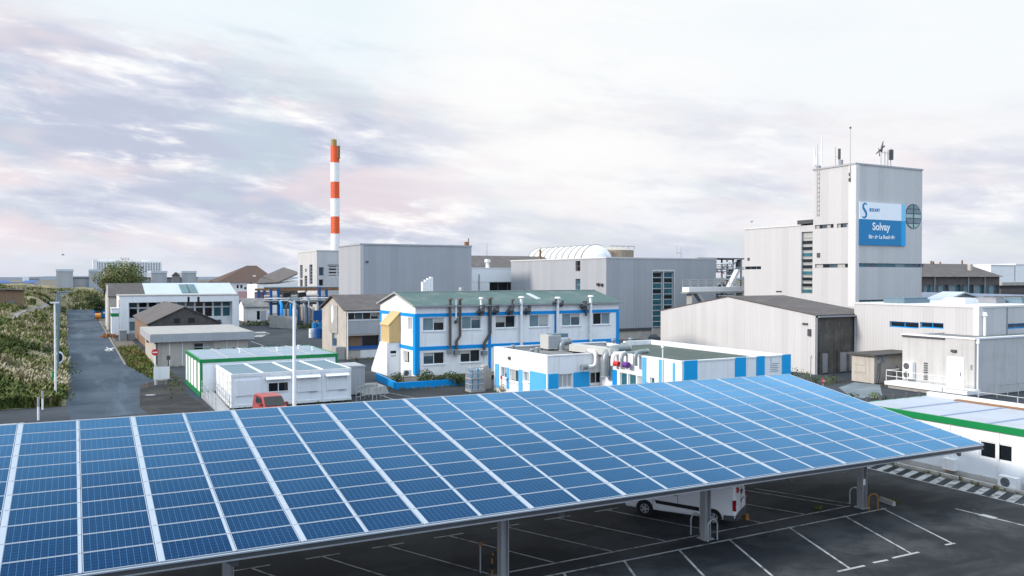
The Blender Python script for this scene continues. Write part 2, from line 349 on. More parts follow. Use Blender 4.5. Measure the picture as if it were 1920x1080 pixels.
tc = nd(nt, 'ShaderNodeTexCoord'); nrm = nd(nt, 'ShaderNodeVectorMath', operation='NORMALIZE'); L.new(tc.outputs['Generated'], nrm.inputs[0]); D = nrm.outputs[0]
sx = nd(nt, 'ShaderNodeSeparateXYZ'); L.new(D, sx.inputs[0]); dz = mth(nt, 'MAXIMUM', sx.outputs[2], 0.)
inv = mth(nt, 'DIVIDE', 1., mth(nt, 'ADD', dz, .09))
pv = nd(nt, 'ShaderNodeCombineXYZ'); L.new(mth(nt, 'MULTIPLY', sx.outputs[0], inv), pv.inputs[0]); L.new(mth(nt, 'MULTIPLY', sx.outputs[1], inv), pv.inputs[1])
def cloud(scale, rot, loc, detail, dist=.6, sc=(1,1,1), rough=.55):
    mp = nd(nt, 'ShaderNodeMapping'); mp.inputs['Rotation'].default_value = (0,0,R(rot)); mp.inputs['Location'].default_value = loc; mp.inputs['Scale'].default_value = sc; L.new(pv.outputs[0], mp.inputs[0])
    n = nd(nt, 'ShaderNodeTexNoise'); n.inputs['Scale'].default_value = scale; n.inputs['Detail'].default_value = detail; n.inputs['Roughness'].default_value = rough; n.inputs['Distortion'].default_value = dist
    L.new(mp.outputs[0], n.inputs['Vector']); return n.outputs['Fac']
def lobe(px, py, p0, p1):
    v = Vector(ray(px, py)).normalized(); d = nd(nt, 'ShaderNodeVectorMath', operation='DOT_PRODUCT'); L.new(D, d.inputs[0]); d.inputs[1].default_value = v
    return ramp(nt, d.outputs['Value'], math.cos(R(p0)), math.cos(R(p1)))
# clouds: soft flattened billows, their rows dipping gently towards the right of the view
rt = nd(nt, 'ShaderNodeVectorMath', operation='DOT_PRODUCT'); L.new(D, rt.inputs[0]); rt.inputs[1].default_value = (math.cos(TH), -math.sin(TH), 0)
zt = mth(nt, 'ADD', sx.outputs[2], mth(nt, 'MULTIPLY', rt.outputs['Value'], .10))
cvec = nd(nt, 'ShaderNodeCombineXYZ'); L.new(sx.outputs[0], cvec.inputs[0]); L.new(sx.outputs[1], cvec.inputs[1])
def billow(scale, flat, loc, detail, rough=.55, dist=.0):
    cv = nd(nt, 'ShaderNodeCombineXYZ'); L.new(sx.outputs[0], cv.inputs[0]); L.new(sx.outputs[1], cv.inputs[1]); L.new(mth(nt, 'MULTIPLY', zt, flat), cv.inputs[2])
    mp = nd(nt, 'ShaderNodeMapping'); mp.inputs['Location'].default_value = loc; L.new(cv.outputs[0], mp.inputs[0])
    n = nd(nt, 'ShaderNodeTexNoise'); n.inputs['Scale'].default_value = scale; n.inputs['Detail'].default_value = detail; n.inputs['Roughness'].default_value = rough; n.inputs['Distortion'].default_value = dist
    L.new(mp.outputs[0], n.inputs['Vector']); return n.outputs['Fac']
n1 = billow(3.0, 4.5, (1.3,.2,.7), 3.); n2 = billow(7., 4.2, (3.1,5.2,.3), 6., .6, .35); n3 = billow(4.2, 3.0, (8.3,2.1,4.), 3.); n4 = billow(13., 4.5, (2.2,7.7,1.), 6., .62, .5)
nz = mth(nt, 'ADD', mth(nt, 'ADD', mth(nt, 'MULTIPLY', n1, .46), mth(nt, 'MULTIPLY', n2, .36)), mth(nt, 'MULTIPLY', n4, .18))
shade = ramp(nt, nz, .42, .57)
body = mixc(nt, shade, (.555,.60,.745), (.86,.875,.945))
peach = mth(nt, 'MULTIPLY', ramp(nt, n3, .47, .62), .70)
body = mixc(nt, peach, body, (.89,.77,.80))
thin = mth(nt, 'MULTIPLY', ramp(nt, mth(nt, 'ADD', mth(nt, 'MULTIPLY', n2, .55), mth(nt, 'MULTIPLY', n4, .45)), .52, .66), .85)
body = mixc(nt, thin, body, (1.06,1.04,1.03))
# gaps of clear sky show the Nishita blue, weak and veiled
gap = mth(nt, 'MULTIPLY', ramp(nt, mth(nt, 'ADD', mth(nt, 'MULTIPLY', billow(5., 3.6, (5.5,.4,9.), 5.), .8), mth(nt, 'MULTIPLY', n4, .2)), .52, .62), .6)
sk = nd(nt, 'ShaderNodeVectorMath', operation='SCALE'); L.new(sky.outputs[0], sk.inputs[0]); sk.inputs['Scale'].default_value = .1
veil = mixc(nt, .62, sk.outputs[0], (.76,.89,1.0))
body = mixc(nt, gap, body, veil)
# higher cloud is thin and bright; a bright opening stands over the middle; a pale band lies along the horizon
ze = mth(nt, 'ADD', zt, mth(nt, 'ADD', mth(nt, 'MULTIPLY', mth(nt, 'SUBTRACT', n2, .5), .10), mth(nt, 'MULTIPLY', mth(nt, 'SUBTRACT', n1, .5), .12)))
el = ramp(nt, ze, .165, .265)
body = mixc(nt, mth(nt, 'MULTIPLY', el, .93), body, (.865,.955,1.0))
soft = mth(nt, 'ADD', .62, mth(nt, 'MULTIPLY', ramp(nt, nz, .38, .56), .38))
body = mixc(nt, mth(nt, 'MULTIPLY', mth(nt, 'MULTIPLY', lobe(1060, 170, 15, 3), soft), .97), body, (.99,.99,.99))
body = mixc(nt, mth(nt, 'MULTIPLY', mth(nt, 'MULTIPLY', lobe(1640, 150, 17, 3), soft), .62), body, (.975,.975,.985))
hz = ramp(nt, sx.outputs[2], .06, .0)
body = mixc(nt, mth(nt, 'MULTIPLY', hz, .6), body, (.69,.735,.83))
# the sky overhead and behind the viewer is brighter than the part in view
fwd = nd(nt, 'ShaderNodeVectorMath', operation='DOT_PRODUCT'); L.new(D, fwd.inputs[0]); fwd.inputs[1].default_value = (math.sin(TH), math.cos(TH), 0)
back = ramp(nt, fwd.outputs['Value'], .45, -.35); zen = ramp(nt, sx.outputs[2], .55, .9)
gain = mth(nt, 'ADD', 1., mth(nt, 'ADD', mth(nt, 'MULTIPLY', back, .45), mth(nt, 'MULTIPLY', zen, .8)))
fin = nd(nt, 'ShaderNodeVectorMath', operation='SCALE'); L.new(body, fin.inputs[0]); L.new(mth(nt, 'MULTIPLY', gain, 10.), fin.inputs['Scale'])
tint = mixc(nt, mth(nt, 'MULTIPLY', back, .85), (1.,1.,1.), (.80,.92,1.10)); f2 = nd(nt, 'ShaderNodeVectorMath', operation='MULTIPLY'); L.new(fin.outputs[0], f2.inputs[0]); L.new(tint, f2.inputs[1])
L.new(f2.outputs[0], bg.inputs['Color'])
sun = bpy.data.lights.new('sun', 'SUN'); sun.energy = 3.6; sun.angle = R(9); sun.color = (1., .90, .80)
so = bpy.data.objects.new('sun', sun); COL.objects.link(so)
sd = Vector((math.sin(SUN_AZ)*math.cos(SUN_EL), math.cos(SUN_AZ)*math.cos(SUN_EL), math.sin(SUN_EL)))
so.rotation_euler = sd.to_track_quat('Z', 'Y').to_euler(); so.location = (-60, 0, 60)
# ------------------------------------------------------------------ ground
def sheet(name, pts, z, m, kind='structure'):
    return struct(name, MB().poly([(x, y, z) for x, y in pts]), m, kind)
sheet('ground', [(-6000,-2000),(8000,-2000),(8000,9000),(-6000,9000)], 0, M['earth'])
sheet('yard', [(-80,-30),(150,-30),(150,175),(5.7,175),(5.7,140),(8,140),(8,86),(7.2,71.5),(-80,71.5)], .004, M['yard'])
sheet('road', [(-.6,73.2),(-2.1,276),(5.2,276),(4.9,139),(5.3,100),(6.9,86),(9.0,78),(9.3,72.5),(8,66),(-.2,64)], .012, M['road'])
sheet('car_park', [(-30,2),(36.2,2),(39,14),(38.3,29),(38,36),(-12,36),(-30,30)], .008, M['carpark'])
sheet('repair_patch', [(20.9,67.9),(24.6,67.6),(32.3,67.5),(32.2,59.5),(20.5,60)], .009, M['repairshade'])
sheet('repair_patch', [gz(262,724), gz(285,716), gz(318,712), gz(343,716), gz(352,738), gz(398,772), gz(372,790), gz(290,786), gz(262,764)], .016, M['patchdark'])
hb = MB()
for k, (r0, dist, hh) in enumerate(((0,3000,5),(1,4200,15))):
    P = []
    for i in range(0, 61):
        a = R(-25+i*1.7); x, y = dist*math.sin(a), dist*math.cos(a); h = hh*(.35+.65*abs(noise.noise((i*.23+9*k, k*3.1, 0)))*1.4)
        P.append((x, y, h))
    for i in range(60):
        (x0,y0,h0),(x1,y1,h1) = P[i], P[i+1]
        hb.poly([(x0,y0,-1),(x1,y1,-1),(x1,y1,h1),(x0,y0,h0)]); hb.poly([(x0,y0,h0),(x1,y1,h1),(x1*1.08,y1*1.08,-1),(x0*1.08,y0*1.08,-1)])
struct('hills', hb, M['hills'])
# dunes: a real height field beside and beyond the end of the road
def edge_x(y): return -.55-(y-73)*.0078
def dune_h(x, y):
    a = min(1, max(0, (edge_x(y)-x)/7.)) if y < 279 else min(1, max(0, (y-278)/14.)) if x > edge_x(y) else 1
    if x > 7.5: a *= max(0, 1-(x-7.5)/5)
    if y < 80: a *= max(0, (y-71.4)/8.6)
    if 265 < y < 279 and x < edge_x(y): a = max(a, min(1, (edge_x(y)-x)/5.))
    n = noise.noise((x*.05, y*.035, 1.3))*.5+noise.noise((x*.14, y*.11, 4.))*.28+noise.noise((x*.5, y*.4, 7.))*.10
    base = 1.5+max(0, min(1, (y-150)/160))*2.9
    base += min(1.8, max(0, -5-x)*.10)
    return a*max(.12, base+n*2.5)+.02
xs = [-140,-110,-85,-66,-52,-42]+[-36+i*1.2 for i in range(42)]; ys = [71.5+i*1.6 for i in range(140)]+[296+i*5 for i in range(40)]
dm = MB(); nx = len(xs); vs = []
for y in ys:
    for x in xs:
        xx = x if (y > 279) else min(x, edge_x(y)); vs.append((xx, y, dune_h(xx, y)))
fs = [(j*nx+i, j*nx+i+1, (j+1)*nx+i+1, (j+1)*nx+i) for j in range(len(ys)-1) for i in range(nx-1) if abs(vs[j*nx+i+1][0]-vs[j*nx+i][0]) > 1e-4 or abs(vs[(j+1)*nx+i+1][0]-vs[(j+1)*nx+i][0]) > 1e-4]
dm.add(vs, fs, 0, True); struct('dunes', dm, M['dunesoil'])
# sandy track over the dune
pc = [gz(26, 607, 1.4), gz(44, 597, 1.6), gz(62, 586, 1.8), gz(78, 577, 2.2), gz(92, 570, 2.4)]
pm = MB(); PV = []
for i in range(len(pc)-1):
    for t in range(6):
        f = t/6; PV.append((pc[i][0]*(1-f)+pc[i+1][0]*f, pc[i][1]*(1-f)+pc[i+1][1]*f))
for i in range(len(PV)-1):
    (x0,y0),(x1,y1) = PV[i], PV[i+1]; w_ = .8
    q = [(x0-w_/2,y0),(x0+w_/2,y0),(x1+w_/2,y1),(x1-w_/2,y1)]
    pm.poly([(x, y, dune_h(x, y)+.12) for x, y in q])
struct('sandy_path', pm, M['sandpath'])
def near_path(x, y): return any(abs(x-a) < 1.3 and abs(y-b) < 2.5 for a, b in PV)
gm = MB(); sm_ = MB(); gs_ = MB()
def tuft(mb, x, y, z, h, n, spread):
    for _ in range(n):
        a = random.uniform(0, 6.283); l = spread*random.uniform(.4, 1); wd = h*.10
        bx, by = x+random.uniform(-.25,.25)*h, y+random.uniform(-.25,.25)*h
        ca, sa = math.cos(a), math.sin(a); hh = h*random.uniform(.6, 1.1)
        mb.add([(bx-sa*wd, by+ca*wd, z-.05), (bx+sa*wd, by-ca*wd, z-.05), (bx+ca*l*.45+sa*wd*.8, by+sa*l*.45-ca*wd*.8, z+hh*.68), (bx+ca*l*.45-sa*wd*.8, by+sa*l*.45+ca*wd*.8, z+hh*.68), (bx+ca*l, by+sa*l, z+hh*.9)], [(0,1,2,3),(3,2,4)])
cnt = 0
for _ in range(15500):
    y = 71.8+(random.random()**1.6)*200; x = edge_x(y)-.1-abs(random.random()**1.3)*(7+.13*y)
    if near_path(x, y) or noise.noise((x*.16, y*.09, 9.))  < -.22: continue
    h = random.uniform(.4, 1.0)*(1+.2*(y/150)); tuft(gm, x, y, dune_h(x, y), h, 5, h*.7)
for _ in range(2600):
    y = random.uniform(277, 330); x = random.uniform(-22, 10); h = random.uniform(.6, 1.2); tuft(gm, x, y, dune_h(x, y), h, 5, h*.7)
struct('dune_grass', gm, M['dunegrass'], 'stuff')
def leaf_clump(mb, x, y, z, r, n, ls, flat=.8):
    for _ in range(n):
        while True:
            p = Vector((random.uniform(-1,1), random.uniform(-1,1), random.uniform(-1,1)))
            if .25 < p.length < 1: break
        q = Vector((x, y, z))+Vector((p.x*r, p.y*r, p.z*r*flat))
        u = Vector((random.gauss(0,1), random.gauss(0,1), random.gauss(0,1))).normalized(); v = u.cross(p).normalized() if u.cross(p).length > .01 else Vector((1,0,0)); u = v.cross(p).normalized()*.6+u*.4
        s = ls*random.uniform(.6, 1.3)
        mb.add([q-u*s, q+v*s*.6, q+u*s, q-v*s*.6], [(0,1,2,3)])
for _ in range(360):
    y = 73+(random.random()**1.4)*190; x = edge_x(y)-.4-random.random()*(4+.12*y)
    if noise.noise((x*.09, y*.05, 2.)) < -.12 or near_path(x, y): continue
    r = random.uniform(.5, 1.3); leaf_clump(sm_ if random.random() < .6 else gs_, x, y, dune_h(x, y)+r*.3, r, 45, .13+.0007*y, .6)
for _ in range(42):
    y = 74+(random.random()**1.3)*170; x = edge_x(y)-.8-random.random()*(4+.11*y)
    if near_path(x, y): continue
    r = random.uniform(.9, 2.2); mbx = random.choice([sm_, gs_, gs_])
    for q in range(4): leaf_clump(mbx, x+random.gauss(0,r*.5), y+random.gauss(0,r*.7), dune_h(x, y)+r*.22, r*random.uniform(.35,.7), 70, .12+.0008*y, .6)
for _ in range(90):
    x = random.uniform(-16, -1.4); y = 72+random.random()*4; r = random.uniform(.3, .7); leaf_clump(sm_, x, y, dune_h(x, y)+r*.4, r, 40, .11, .8)
for _ in range(110):
    y = random.uniform(74, 270); leaf_clump(sm_, edge_x(y)-.3-random.random()*.8, y, dune_h(edge_x(y)-.6, y)+.15, random.uniform(.3,.6), 26, .10+.0008*y, .6)
for _ in range(60):
    x = random.uniform(-20, 9); y = random.uniform(280, 325); r = random.uniform(1, 2.2); leaf_clump(sm_, x, y, dune_h(x, y)+r*.3, r, 50, .34, .6)
struct('low_scrub', sm_, M['shrub'], 'stuff'); struct('green_scrub', gs_, M['olive'], 'stuff')
# verge with rough grass beside the road
vg = MB()
vpts = [(5.35,100),(6.6,87.5),(7.0,85.8),(7.85,86.5),(7.9,97),(7.4,126),(5.2,126)]
sheet('verge', vpts, .02, M['verge'])
for _ in range(3600):
    y = random.uniform(86, 126); x = random.uniform(5.4, 7.8)
    if x < 5.3+max(0, (100-y)/12)*1.2: continue
    h = random.uniform(.12, .34)*random.choice([1,1,1.7]); tuft(vg, x, y, .02, h, 5, h)
for _ in range(14):
    x, y = random.uniform(8.4, 8.9), random.uniform(80.5, 96); tuft(vg, x, y, .02, .3, 6, .3)
for _ in range(60):
    x, y = gz(random.gauss(330, 9), random.gauss(722, 9), 0.); tuft(vg, x, y, .02, random.uniform(.08,.25), 6, .2)
struct('verge_grass', vg, M['verge'], 'stuff')
kb = MB()
for i in range(24):
    y0 = 101+i*4.2; kb.box(5.0, 5.16, y0, y0+4.17, 0, .11)
struct('kerb', kb, M['kerbstone'])
# ------------------------------------------------------------------ the solar canopy
CX0, CY0, CZ0, CT, CS = -1.6208, 21.5602, 3.021, .1702, .01
CP, RP = 1.7392, 1.01
def cp(i, j, h=0.):
    x = CX0+CP*i-(.02 if i % 2 else 0)
    return Vector((x, CY0+RP*j*math.cos(CT)-h*math.sin(CT), CZ0+RP*j*math.sin(CT)+h*math.cos(CT)-CS*(x-CX0)))
I0, I1, NR = -4, 21, 11
CAN = thing('solar_canopy', 'long car park canopy roofed with rows of blue solar panels', 'solar canopy', (CX0, CY0, 0))
ex = (cp(2,0)-cp(0,0)).normalized(); ey = (cp(0,1)-cp(0,0)).normalized(); ez = ex.cross(ey)
def inframe(p):
    X_, Y_, Z_ = p; r = X_*math.cos(TH)-Y_*math.sin(TH); f = X_*math.sin(TH)+Y_*math.cos(TH)
    return 960+F_PX*r/f, 518-F_PX*(Z_-HC)/f
cells = []
for i in range(I0, I1):
    for j in range(NR):
        c = (cp(i,j)+cp(i+1,j+1))/2; q = [inframe(p) for p in (cp(i,j), cp(i+1,j), cp(i+1,j+1), cp(i,j+1))]
        vis = any(-5 < x < 1925 and y < 1085 for x, y in q)
        area = abs(sum(q[k][0]*q[(k+1)%4][1]-q[(k+1)%4][0]*q[k][1] for k in range(4)))/2
        cells.append((-(area if vis else area*1e-6), i, j))
cells.sort()
big = set((i, j) for _, i, j in cells[:100])
PW, PH = 1.622, .988
def panel_geo(mb, c):          # bevel-less laminate 4 cm thick, cells on top via UV
    hx, hy = ex*(PW/2-.018), ey*(PH/2-.018)
    n = len(mb.f); mb.poly([c-hx-hy+ez*.036, c+hx-hy+ez*.036, c+hx+hy+ez*.036, c-hx+hy+ez*.036], 0); mb.uv[n] = [(0,0),(10,0),(10,6),(0,6)]
def frame_geo(mb, c, mi=0):
    for (a0, a1, b0, b1) in ((-PW/2, PW/2, -PH/2, -PH/2+.018), (-PW/2, PW/2, PH/2-.018, PH/2), (-PW/2, -PW/2+.018, -PH/2+.018, PH/2-.018), (PW/2-.018, PW/2, -PH/2+.018, PH/2-.018)):
        mb.prism([c+ex*a0+ey*b0, c+ex*a1+ey*b0, c+ex*a1+ey*b1, c+ex*a0+ey*b1], ez*.04, mi)
    mb.poly([c-ex*PW/2-ey*PH/2, c+ex*PW/2-ey*PH/2, c+ex*PW/2+ey*PH/2, c-ex*PW/2+ey*PH/2], mi)
proto = None; rest = MB()
for _, i, j in cells:
    wl = .092 if i % 2 == 0 else .052; wr = .052 if i % 2 == 0 else .092
    c = (cp(i,j)+cp(i+1,j+1))/2+ex*(wl-wr)/2
    if (i, j) in big:
        if proto is None:
            a = MB(); panel_geo(a, Vector((0,0,0))); proto = a.build('solar_panel', M['solar'], None); proto.parent = CAN
            b = MB(); frame_geo(b, Vector((0,0,0))); pf = b.build('panel_frame', M['alu'], None); pf.parent = proto; proto.location = c-ORI[CAN.name]
        else:
            d = copy_tree(proto, CAN); d.location = c-ORI[CAN.name]
    else:
        panel_geo(rest, c); frame_geo(rest, c, 1)
rs = rest.build('solar_panel_field', [M['solar'], M['alu']], CAN); rs['kind'] = 'stuff'
for i in range(I0, I1+1):                     # rails between the columns, wide ones carry the rafters
    wd = .145 if i % 2 == 0 else .065; mb = MB()
    if i == I1: wd = .03
    a, b = cp(i, -.02), cp(i, NR+.02); off = -ex*wd/2
    mb.prism([a+off+ez*.0, a-off+ez*.0, a-off+ez*.048, a+off+ez*.048], b-a)
    for k in range(12): q = cp(i, k); mb.prism([q+ex*-.035-ey*.03+ez*.047, q+ex*.035-ey*.03+ez*.047, q+ex*.035+ey*.03+ez*.047, q-ex*.035+ey*.03+ez*.047], ez*.014)
    mb.build('cover_rail', M['alu'], CAN)
gb = MB()                                     # edge gutter and the dark grey beams below
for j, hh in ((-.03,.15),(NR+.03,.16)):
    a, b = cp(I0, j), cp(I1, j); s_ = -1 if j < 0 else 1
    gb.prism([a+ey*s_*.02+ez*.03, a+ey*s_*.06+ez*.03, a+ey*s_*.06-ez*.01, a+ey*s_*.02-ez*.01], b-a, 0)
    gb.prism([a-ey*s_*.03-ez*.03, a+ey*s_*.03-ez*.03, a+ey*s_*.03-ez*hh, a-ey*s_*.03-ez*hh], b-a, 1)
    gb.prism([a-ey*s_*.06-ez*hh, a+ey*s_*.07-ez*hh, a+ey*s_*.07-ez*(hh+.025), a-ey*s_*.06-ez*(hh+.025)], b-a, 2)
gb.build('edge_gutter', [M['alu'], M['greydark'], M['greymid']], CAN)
for j in (1.5, 3.5, 5.5, 7.5, 9.5):
    mb = MB(); a, b = cp(I0, j), cp(I1, j); mb.prism([a-ey*.04-ez*.02, a+ey*.04-ez*.02, a+ey*.04-ez*.2, a-ey*.04-ez*.2], b-a); mb.build('purlin', M['steel'], CAN)
POSTX = [-5.0, 3.75, 12.45, 21.15, 29.95]
PY = 23.78
def roof_under(x, y):
    j = (y-CY0)/(RP*math.cos(CT)); return CZ0+RP*j*math.sin(CT)-CS*(x-CX0)
for x in POSTX:
    mb = MB(); zt = roof_under(x, PY)-.45                      # H section: two flanges and a web
    mb.box(x-.14, x-.118, PY-.15, PY+.15, .02, zt); mb.box(x+.118, x+.14, PY-.15, PY+.15, .02, zt); mb.box(x-.118, x+.118, PY-.012, PY+.012, .02, zt)
    p = mb.build('post', M['steel'], CAN)
    fb = MB().box(x-.24, x+.24, PY-.24, PY+.24, 0, .028)
    for a in (-.18,.18):
        for b in (-.18,.18): fb.cyl(x+a, PY+b, .028, .075, .02, None, 6)
    fb.build('base_plate', M['steel'], p)
    r_ = MB()                                                   # tapering rafter arm under the panels
    y0, y1 = CY0+.35, CY0+10.7
    P = [(x-.08, y0, roof_under(x,y0)-.20), (x-.08, y1, roof_under(x,y1)-.20), (x-.08, y1, roof_under(x,y1)-.36), (x-.08, PY+.5, roof_under(x,PY+.5)-.62), (x-.08, PY-.3, roof_under(x,PY-.3)-.60), (x-.08, y0, roof_under(x,y0)-.36)]
    r_.prism(P, (.16,0,0)); r_.bar((x, PY+.1, zt-.9), (x, PY+4.4, roof_under(x,PY+4.4)-.5), .14); r_.build('rafter', M['steel'], CAN)
for px, py in ((1797,847),(1480,897),(1050,962),(435,1056)):      # gutter brackets
    x, z = fy(px, py, CY0+.18); mb = MB(); zt = roof_under(x, CY0+.2)-.19
    mb.prism([(x-.3, CY0+.16, zt), (x+.16, CY0+.16, zt), (x+.16, CY0+.16, zt-.26), (x+.02, CY0+.16, zt-.26)], (0,.05,0)); mb.build('bracket', M['greydark'], CAN)
lb = MB().box(29.95-.13, 29.95+.02, PY-.164, PY-.151, 1.02, 1.28); nl = lb.build('notice_plate', M['white'], CAN)
# ------------------------------------------------------------------ car park markings, each bay line worn paint
def line(mb, p, q, w, z=.014):
    a = Vector((p[0], p[1], z)); b = Vector((q[0], q[1], z)); t = (b-a).normalized(); n = Vector((-t.y, t.x, 0))*w/2
    mb.poly([a-n, b-n, b+n, a+n])
mk = MB()
line(mk, (-24,24.22), (29.7,24.18), .10); line(mk, (-24,23.42), (30.75,23.2), .10)
for k in range(-10, 10):
    x = 5.32+2.452*k
    if x > 30: continue
    line(mk, (x, 28.66), (x+2.03, 24.28), .085); line(mk, (x-.62, 28.72), (x+.62, 28.72), .10)
for k in (9,): line(mk, (28.2,28.3), (30.0,24.4), .085)
for x in (-8.0,-5.5,-3.0,-.55,1.9,4.35,6.8,9.3,12.0,14.5,16.98,19.44,21.88,25.04,28.26,30.62):
    line(mk, (x, 23.3), (x-1.73, 18.98), .09, .018)
for (a, b) in ((22.7,24.0),(24.5,25.2),(25.5,26.9),(20.2,20.9),(17.9,18.8),(28.5,29.0)): line(mk, (a, 18.98), (b, 18.93), .11)
line(mk, (33.34,21.75), (33.55,18.3), .12); line(mk, (33.42,20.7), (33.48,20.1), .34, .018)
hat = [(36.38,30.5),(36.52,14)]
line(mk, hat[0], hat[1], .10)
for k in range(22):
    y = 29.6-k*.74; mk.poly([(36.44, y, .013), (36.44, y-.36, .013), (37.98, y+.10, .013), (37.98, y+.46, .013)])
line(mk, gz(300,747), gz(300,748), .1)
struct('parking_markings', mk, M['road_paint'])
m2 = MB()
line(m2, (-14,64.7), (-3.0,64.6), .28); line(m2, (-9,62.9), (-2.2,63.3), .12)
for p, q, w in (((470,655),(505,655),.5),((470,640),(540,664),.22),((455,647),(500,668),.16)): line(m2, gz(*p), gz(*q), w)
a = gz(481,632); b = gz(498,625); line(m2, a, b, 1.6)
line(m2, gz(505,656), gz(514,650), 1.2)
line(m2, gz(712,733), gz(790,749), .10); line(m2, gz(706,738), gz(745,752), .10)
struct('lane_markings', m2, M['road_paint'])
# kerb strip and concrete plinth along the portable building
sheet('dirt_strip', [(38.02,12),(38.02,30.6),(38.9,30.6),(38.9,12)], .012, M['earth'])
struct('kerb', MB().box(38.32, 38.46, 12, 29.6, 0, .13), M['kerb'])
# ------------------------------------------------------------------ hoop guards, wheel stop
def hoop(x, y, w, h, m, label, rz=0, striped=False):
    mb = MB(); P = [(-w/2,0,0)]+[(-w/2*math.cos(a), 0, h-w/2+w/2*math.sin(a)) for a in [math.pi*k/10 for k in range(11)]]+[(w/2,0,0)]
    if striped:
        # arch painted in short yellow and black bands
        D_ = []; 
        for k in range(len(P)-1):
            n_ = 6 if k in (0, len(P)-2) else 2
            for t in range(n_): D_.append(Vector(P[k]).lerp(Vector(P[k+1]), t/n_))
        D_.append(Vector(P[-1]))
        for k in range(len(D_)-1): mb.tube([D_[k], D_[k+1]], .035, 8, (k//2) % 2, True, False)
        o = mb.build('hoop_guard', [M['yellow'], M['black']])
    else:
        mb.tube(P, .03, 8); o = mb.build('hoop_guard', m)
    o.location = (x, y, .008); o.rotation_euler = (0,0,rz); return tag(o, label, 'hoop guard', 'hoop guards round the canopy posts')
hoop(29.98,23.24,.42,.72,M['yellow'], 'yellow steel hoop at the foot of the canopy post nearest the green edged portable building', -.35)
hoop(30.15,24.35,.42,.72,M['steel'], 'grey steel hoop behind the canopy post nearest the green edged portable building', -.25)
hoop(21.2,24.4,.46,.8,M['steel'], 'grey steel hoop behind the canopy post in front of the white van', 0)
hoop(21.22,23.46,.46,.8,M['steel'], 'grey steel hoop in front of the post before the white van', 0)
hoop(12.55,24.2,.56,.85,M['yellow'], 'yellow and black striped hoop beside the canopy post', -.1, True)
hoop(3.8,23.2,.46,.8,M['steel'], 'grey steel hoop by the leftmost canopy post', 0)
pp = thing('marker_post', 'thin grey post with a small rusty head beside a canopy post', 'marker post', (12.0,24.57,.01))
MB().cyl(12.0,24.57,.01,.95,.028,None,8).build('shaft', M['steel'], pp); MB().box(11.94,12.06,24.52,24.62,.92,1.06).build('head', M['rust'], pp)
ws = MB().prism([(31.3,23.3,.01),(31.46,23.24,.01),(31.44,23.25,.2),(31.34,23.29,.2)], (.18,.82,0)); solo('wheel_stop', ws, M['concrete'], 'low concrete block lying on the asphalt beyond the last canopy post', 'wheel stop', (31.4,23.7,0))
ws = MB().box(24.2,24.36,24.78,24.92,.01,.24).box(24.17,24.39,24.75,24.95,.01,.05); solo('traffic_block', ws, M['yellow'], 'small yellow marker block on the ground behind the white van', 'marker block', (24.3,24.85,0))
wd = MB()
for (x, y) in ((28.1,24.45),(31.9,23.5),(32.0,23.7),(28.3,24.6)):
    for _ in range(12): tuft(wd, x+random.uniform(-.2,.2), y+random.uniform(-.15,.15), .01, random.uniform(.06,.16), 5, .1)
struct('weeds', wd, M['verge'], 'stuff')
# ------------------------------------------------------------------ building helpers
def gable_roof_x(mb, x0, x1, y0, y1, ze, zr, th=.14, ov=.3, ovx=.25, yr=None, mi=0):     # ridge along X
    ym = (y0+y1)/2 if yr is None else yr
    s0 = (zr-ze)/(ym-y0); s1 = (zr-ze)/(y1-ym)
    P = [(x0-ovx, y0-ov, ze-s0*ov), (x0-ovx, ym, zr), (x0-ovx, y1+ov, ze-s1*ov), (x0-ovx, y1+ov, ze-s1*ov+th), (x0-ovx, ym, zr+th), (x0-ovx, y0-ov, ze-s0*ov+th)]
    a = [P[0], P[1], P[4], P[5]]; b = [P[1], P[2], P[3], P[4]]
    mb.prism(a, (x1-x0+2*ovx, 0, 0), mi); mb.prism(b, (x1-x0+2*ovx, 0, 0), mi)
def gable_roof_y(mb, x0, x1, y0, y1, ze, zr, th=.14, ov=.3, ovy=.25, xr=None, mi=0):     # ridge along Y
    xm = (x0+x1)/2 if xr is None else xr
    s0 = (zr-ze)/(xm-x0); s1 = (zr-ze)/(x1-xm); y = y0-ovy
    P = [(x0-ov, y, ze-s0*ov), (xm, y, zr), (x1+ov, y, ze-s1*ov), (x1+ov, y, ze-s1*ov+th), (xm, y, zr+th), (x0-ov, y, ze-s0*ov+th)]
    mb.prism([P[0], P[1], P[4], P[5]], (0, y1-y0+2*ovy, 0), mi); mb.prism([P[1], P[2], P[3], P[4]], (0, y1-y0+2*ovy, 0), mi)
def body(mb, x0, x1, y0, y1, z0, z1, hF=(), hL=(), depth=.18, mi=0, top=True):
    wall(mb, 'F', y0, x0, x1, z0, z1, hF, depth, mi); wall(mb, 'L', x0, y0, y1, z0, z1, hL, depth, mi)
    mb.poly([(x1,y0,z0),(x1,y1,z0),(x1,y1,z1),(x1,y0,z1)], mi); mb.poly([(x0,y1,z0),(x0,y1,z1),(x1,y1,z1),(x1,y1,z0)], mi)
    if top: mb.poly([(x0,y0,z1),(x1,y0,z1),(x1,y1,z1),(x0,y1,z1)], mi)
def parapet(mb, x0, x1, y0, y1, z, h, t=.25, o=.05, mi=0):
    mb.box(x0-o, x1+o, y0-o, y0+t, z, z+h, mi); mb.box(x0-o, x1+o, y1-t, y1+o, z, z+h, mi)
    mb.box(x0-o, x0+t, y0+t, y1-t, z, z+h, mi); mb.box(x1-t, x1+o, y0+t, y1-t, z, z+h, mi)
def flatroof(mb, x0, x1, y0, y1, z, mi=0): mb.box(x0, x1, y0, y1, z-.1, z, mi)
def darkbox(root, x0, x1, y0, y1, z0, z1):       # closes the view through openings
    pass
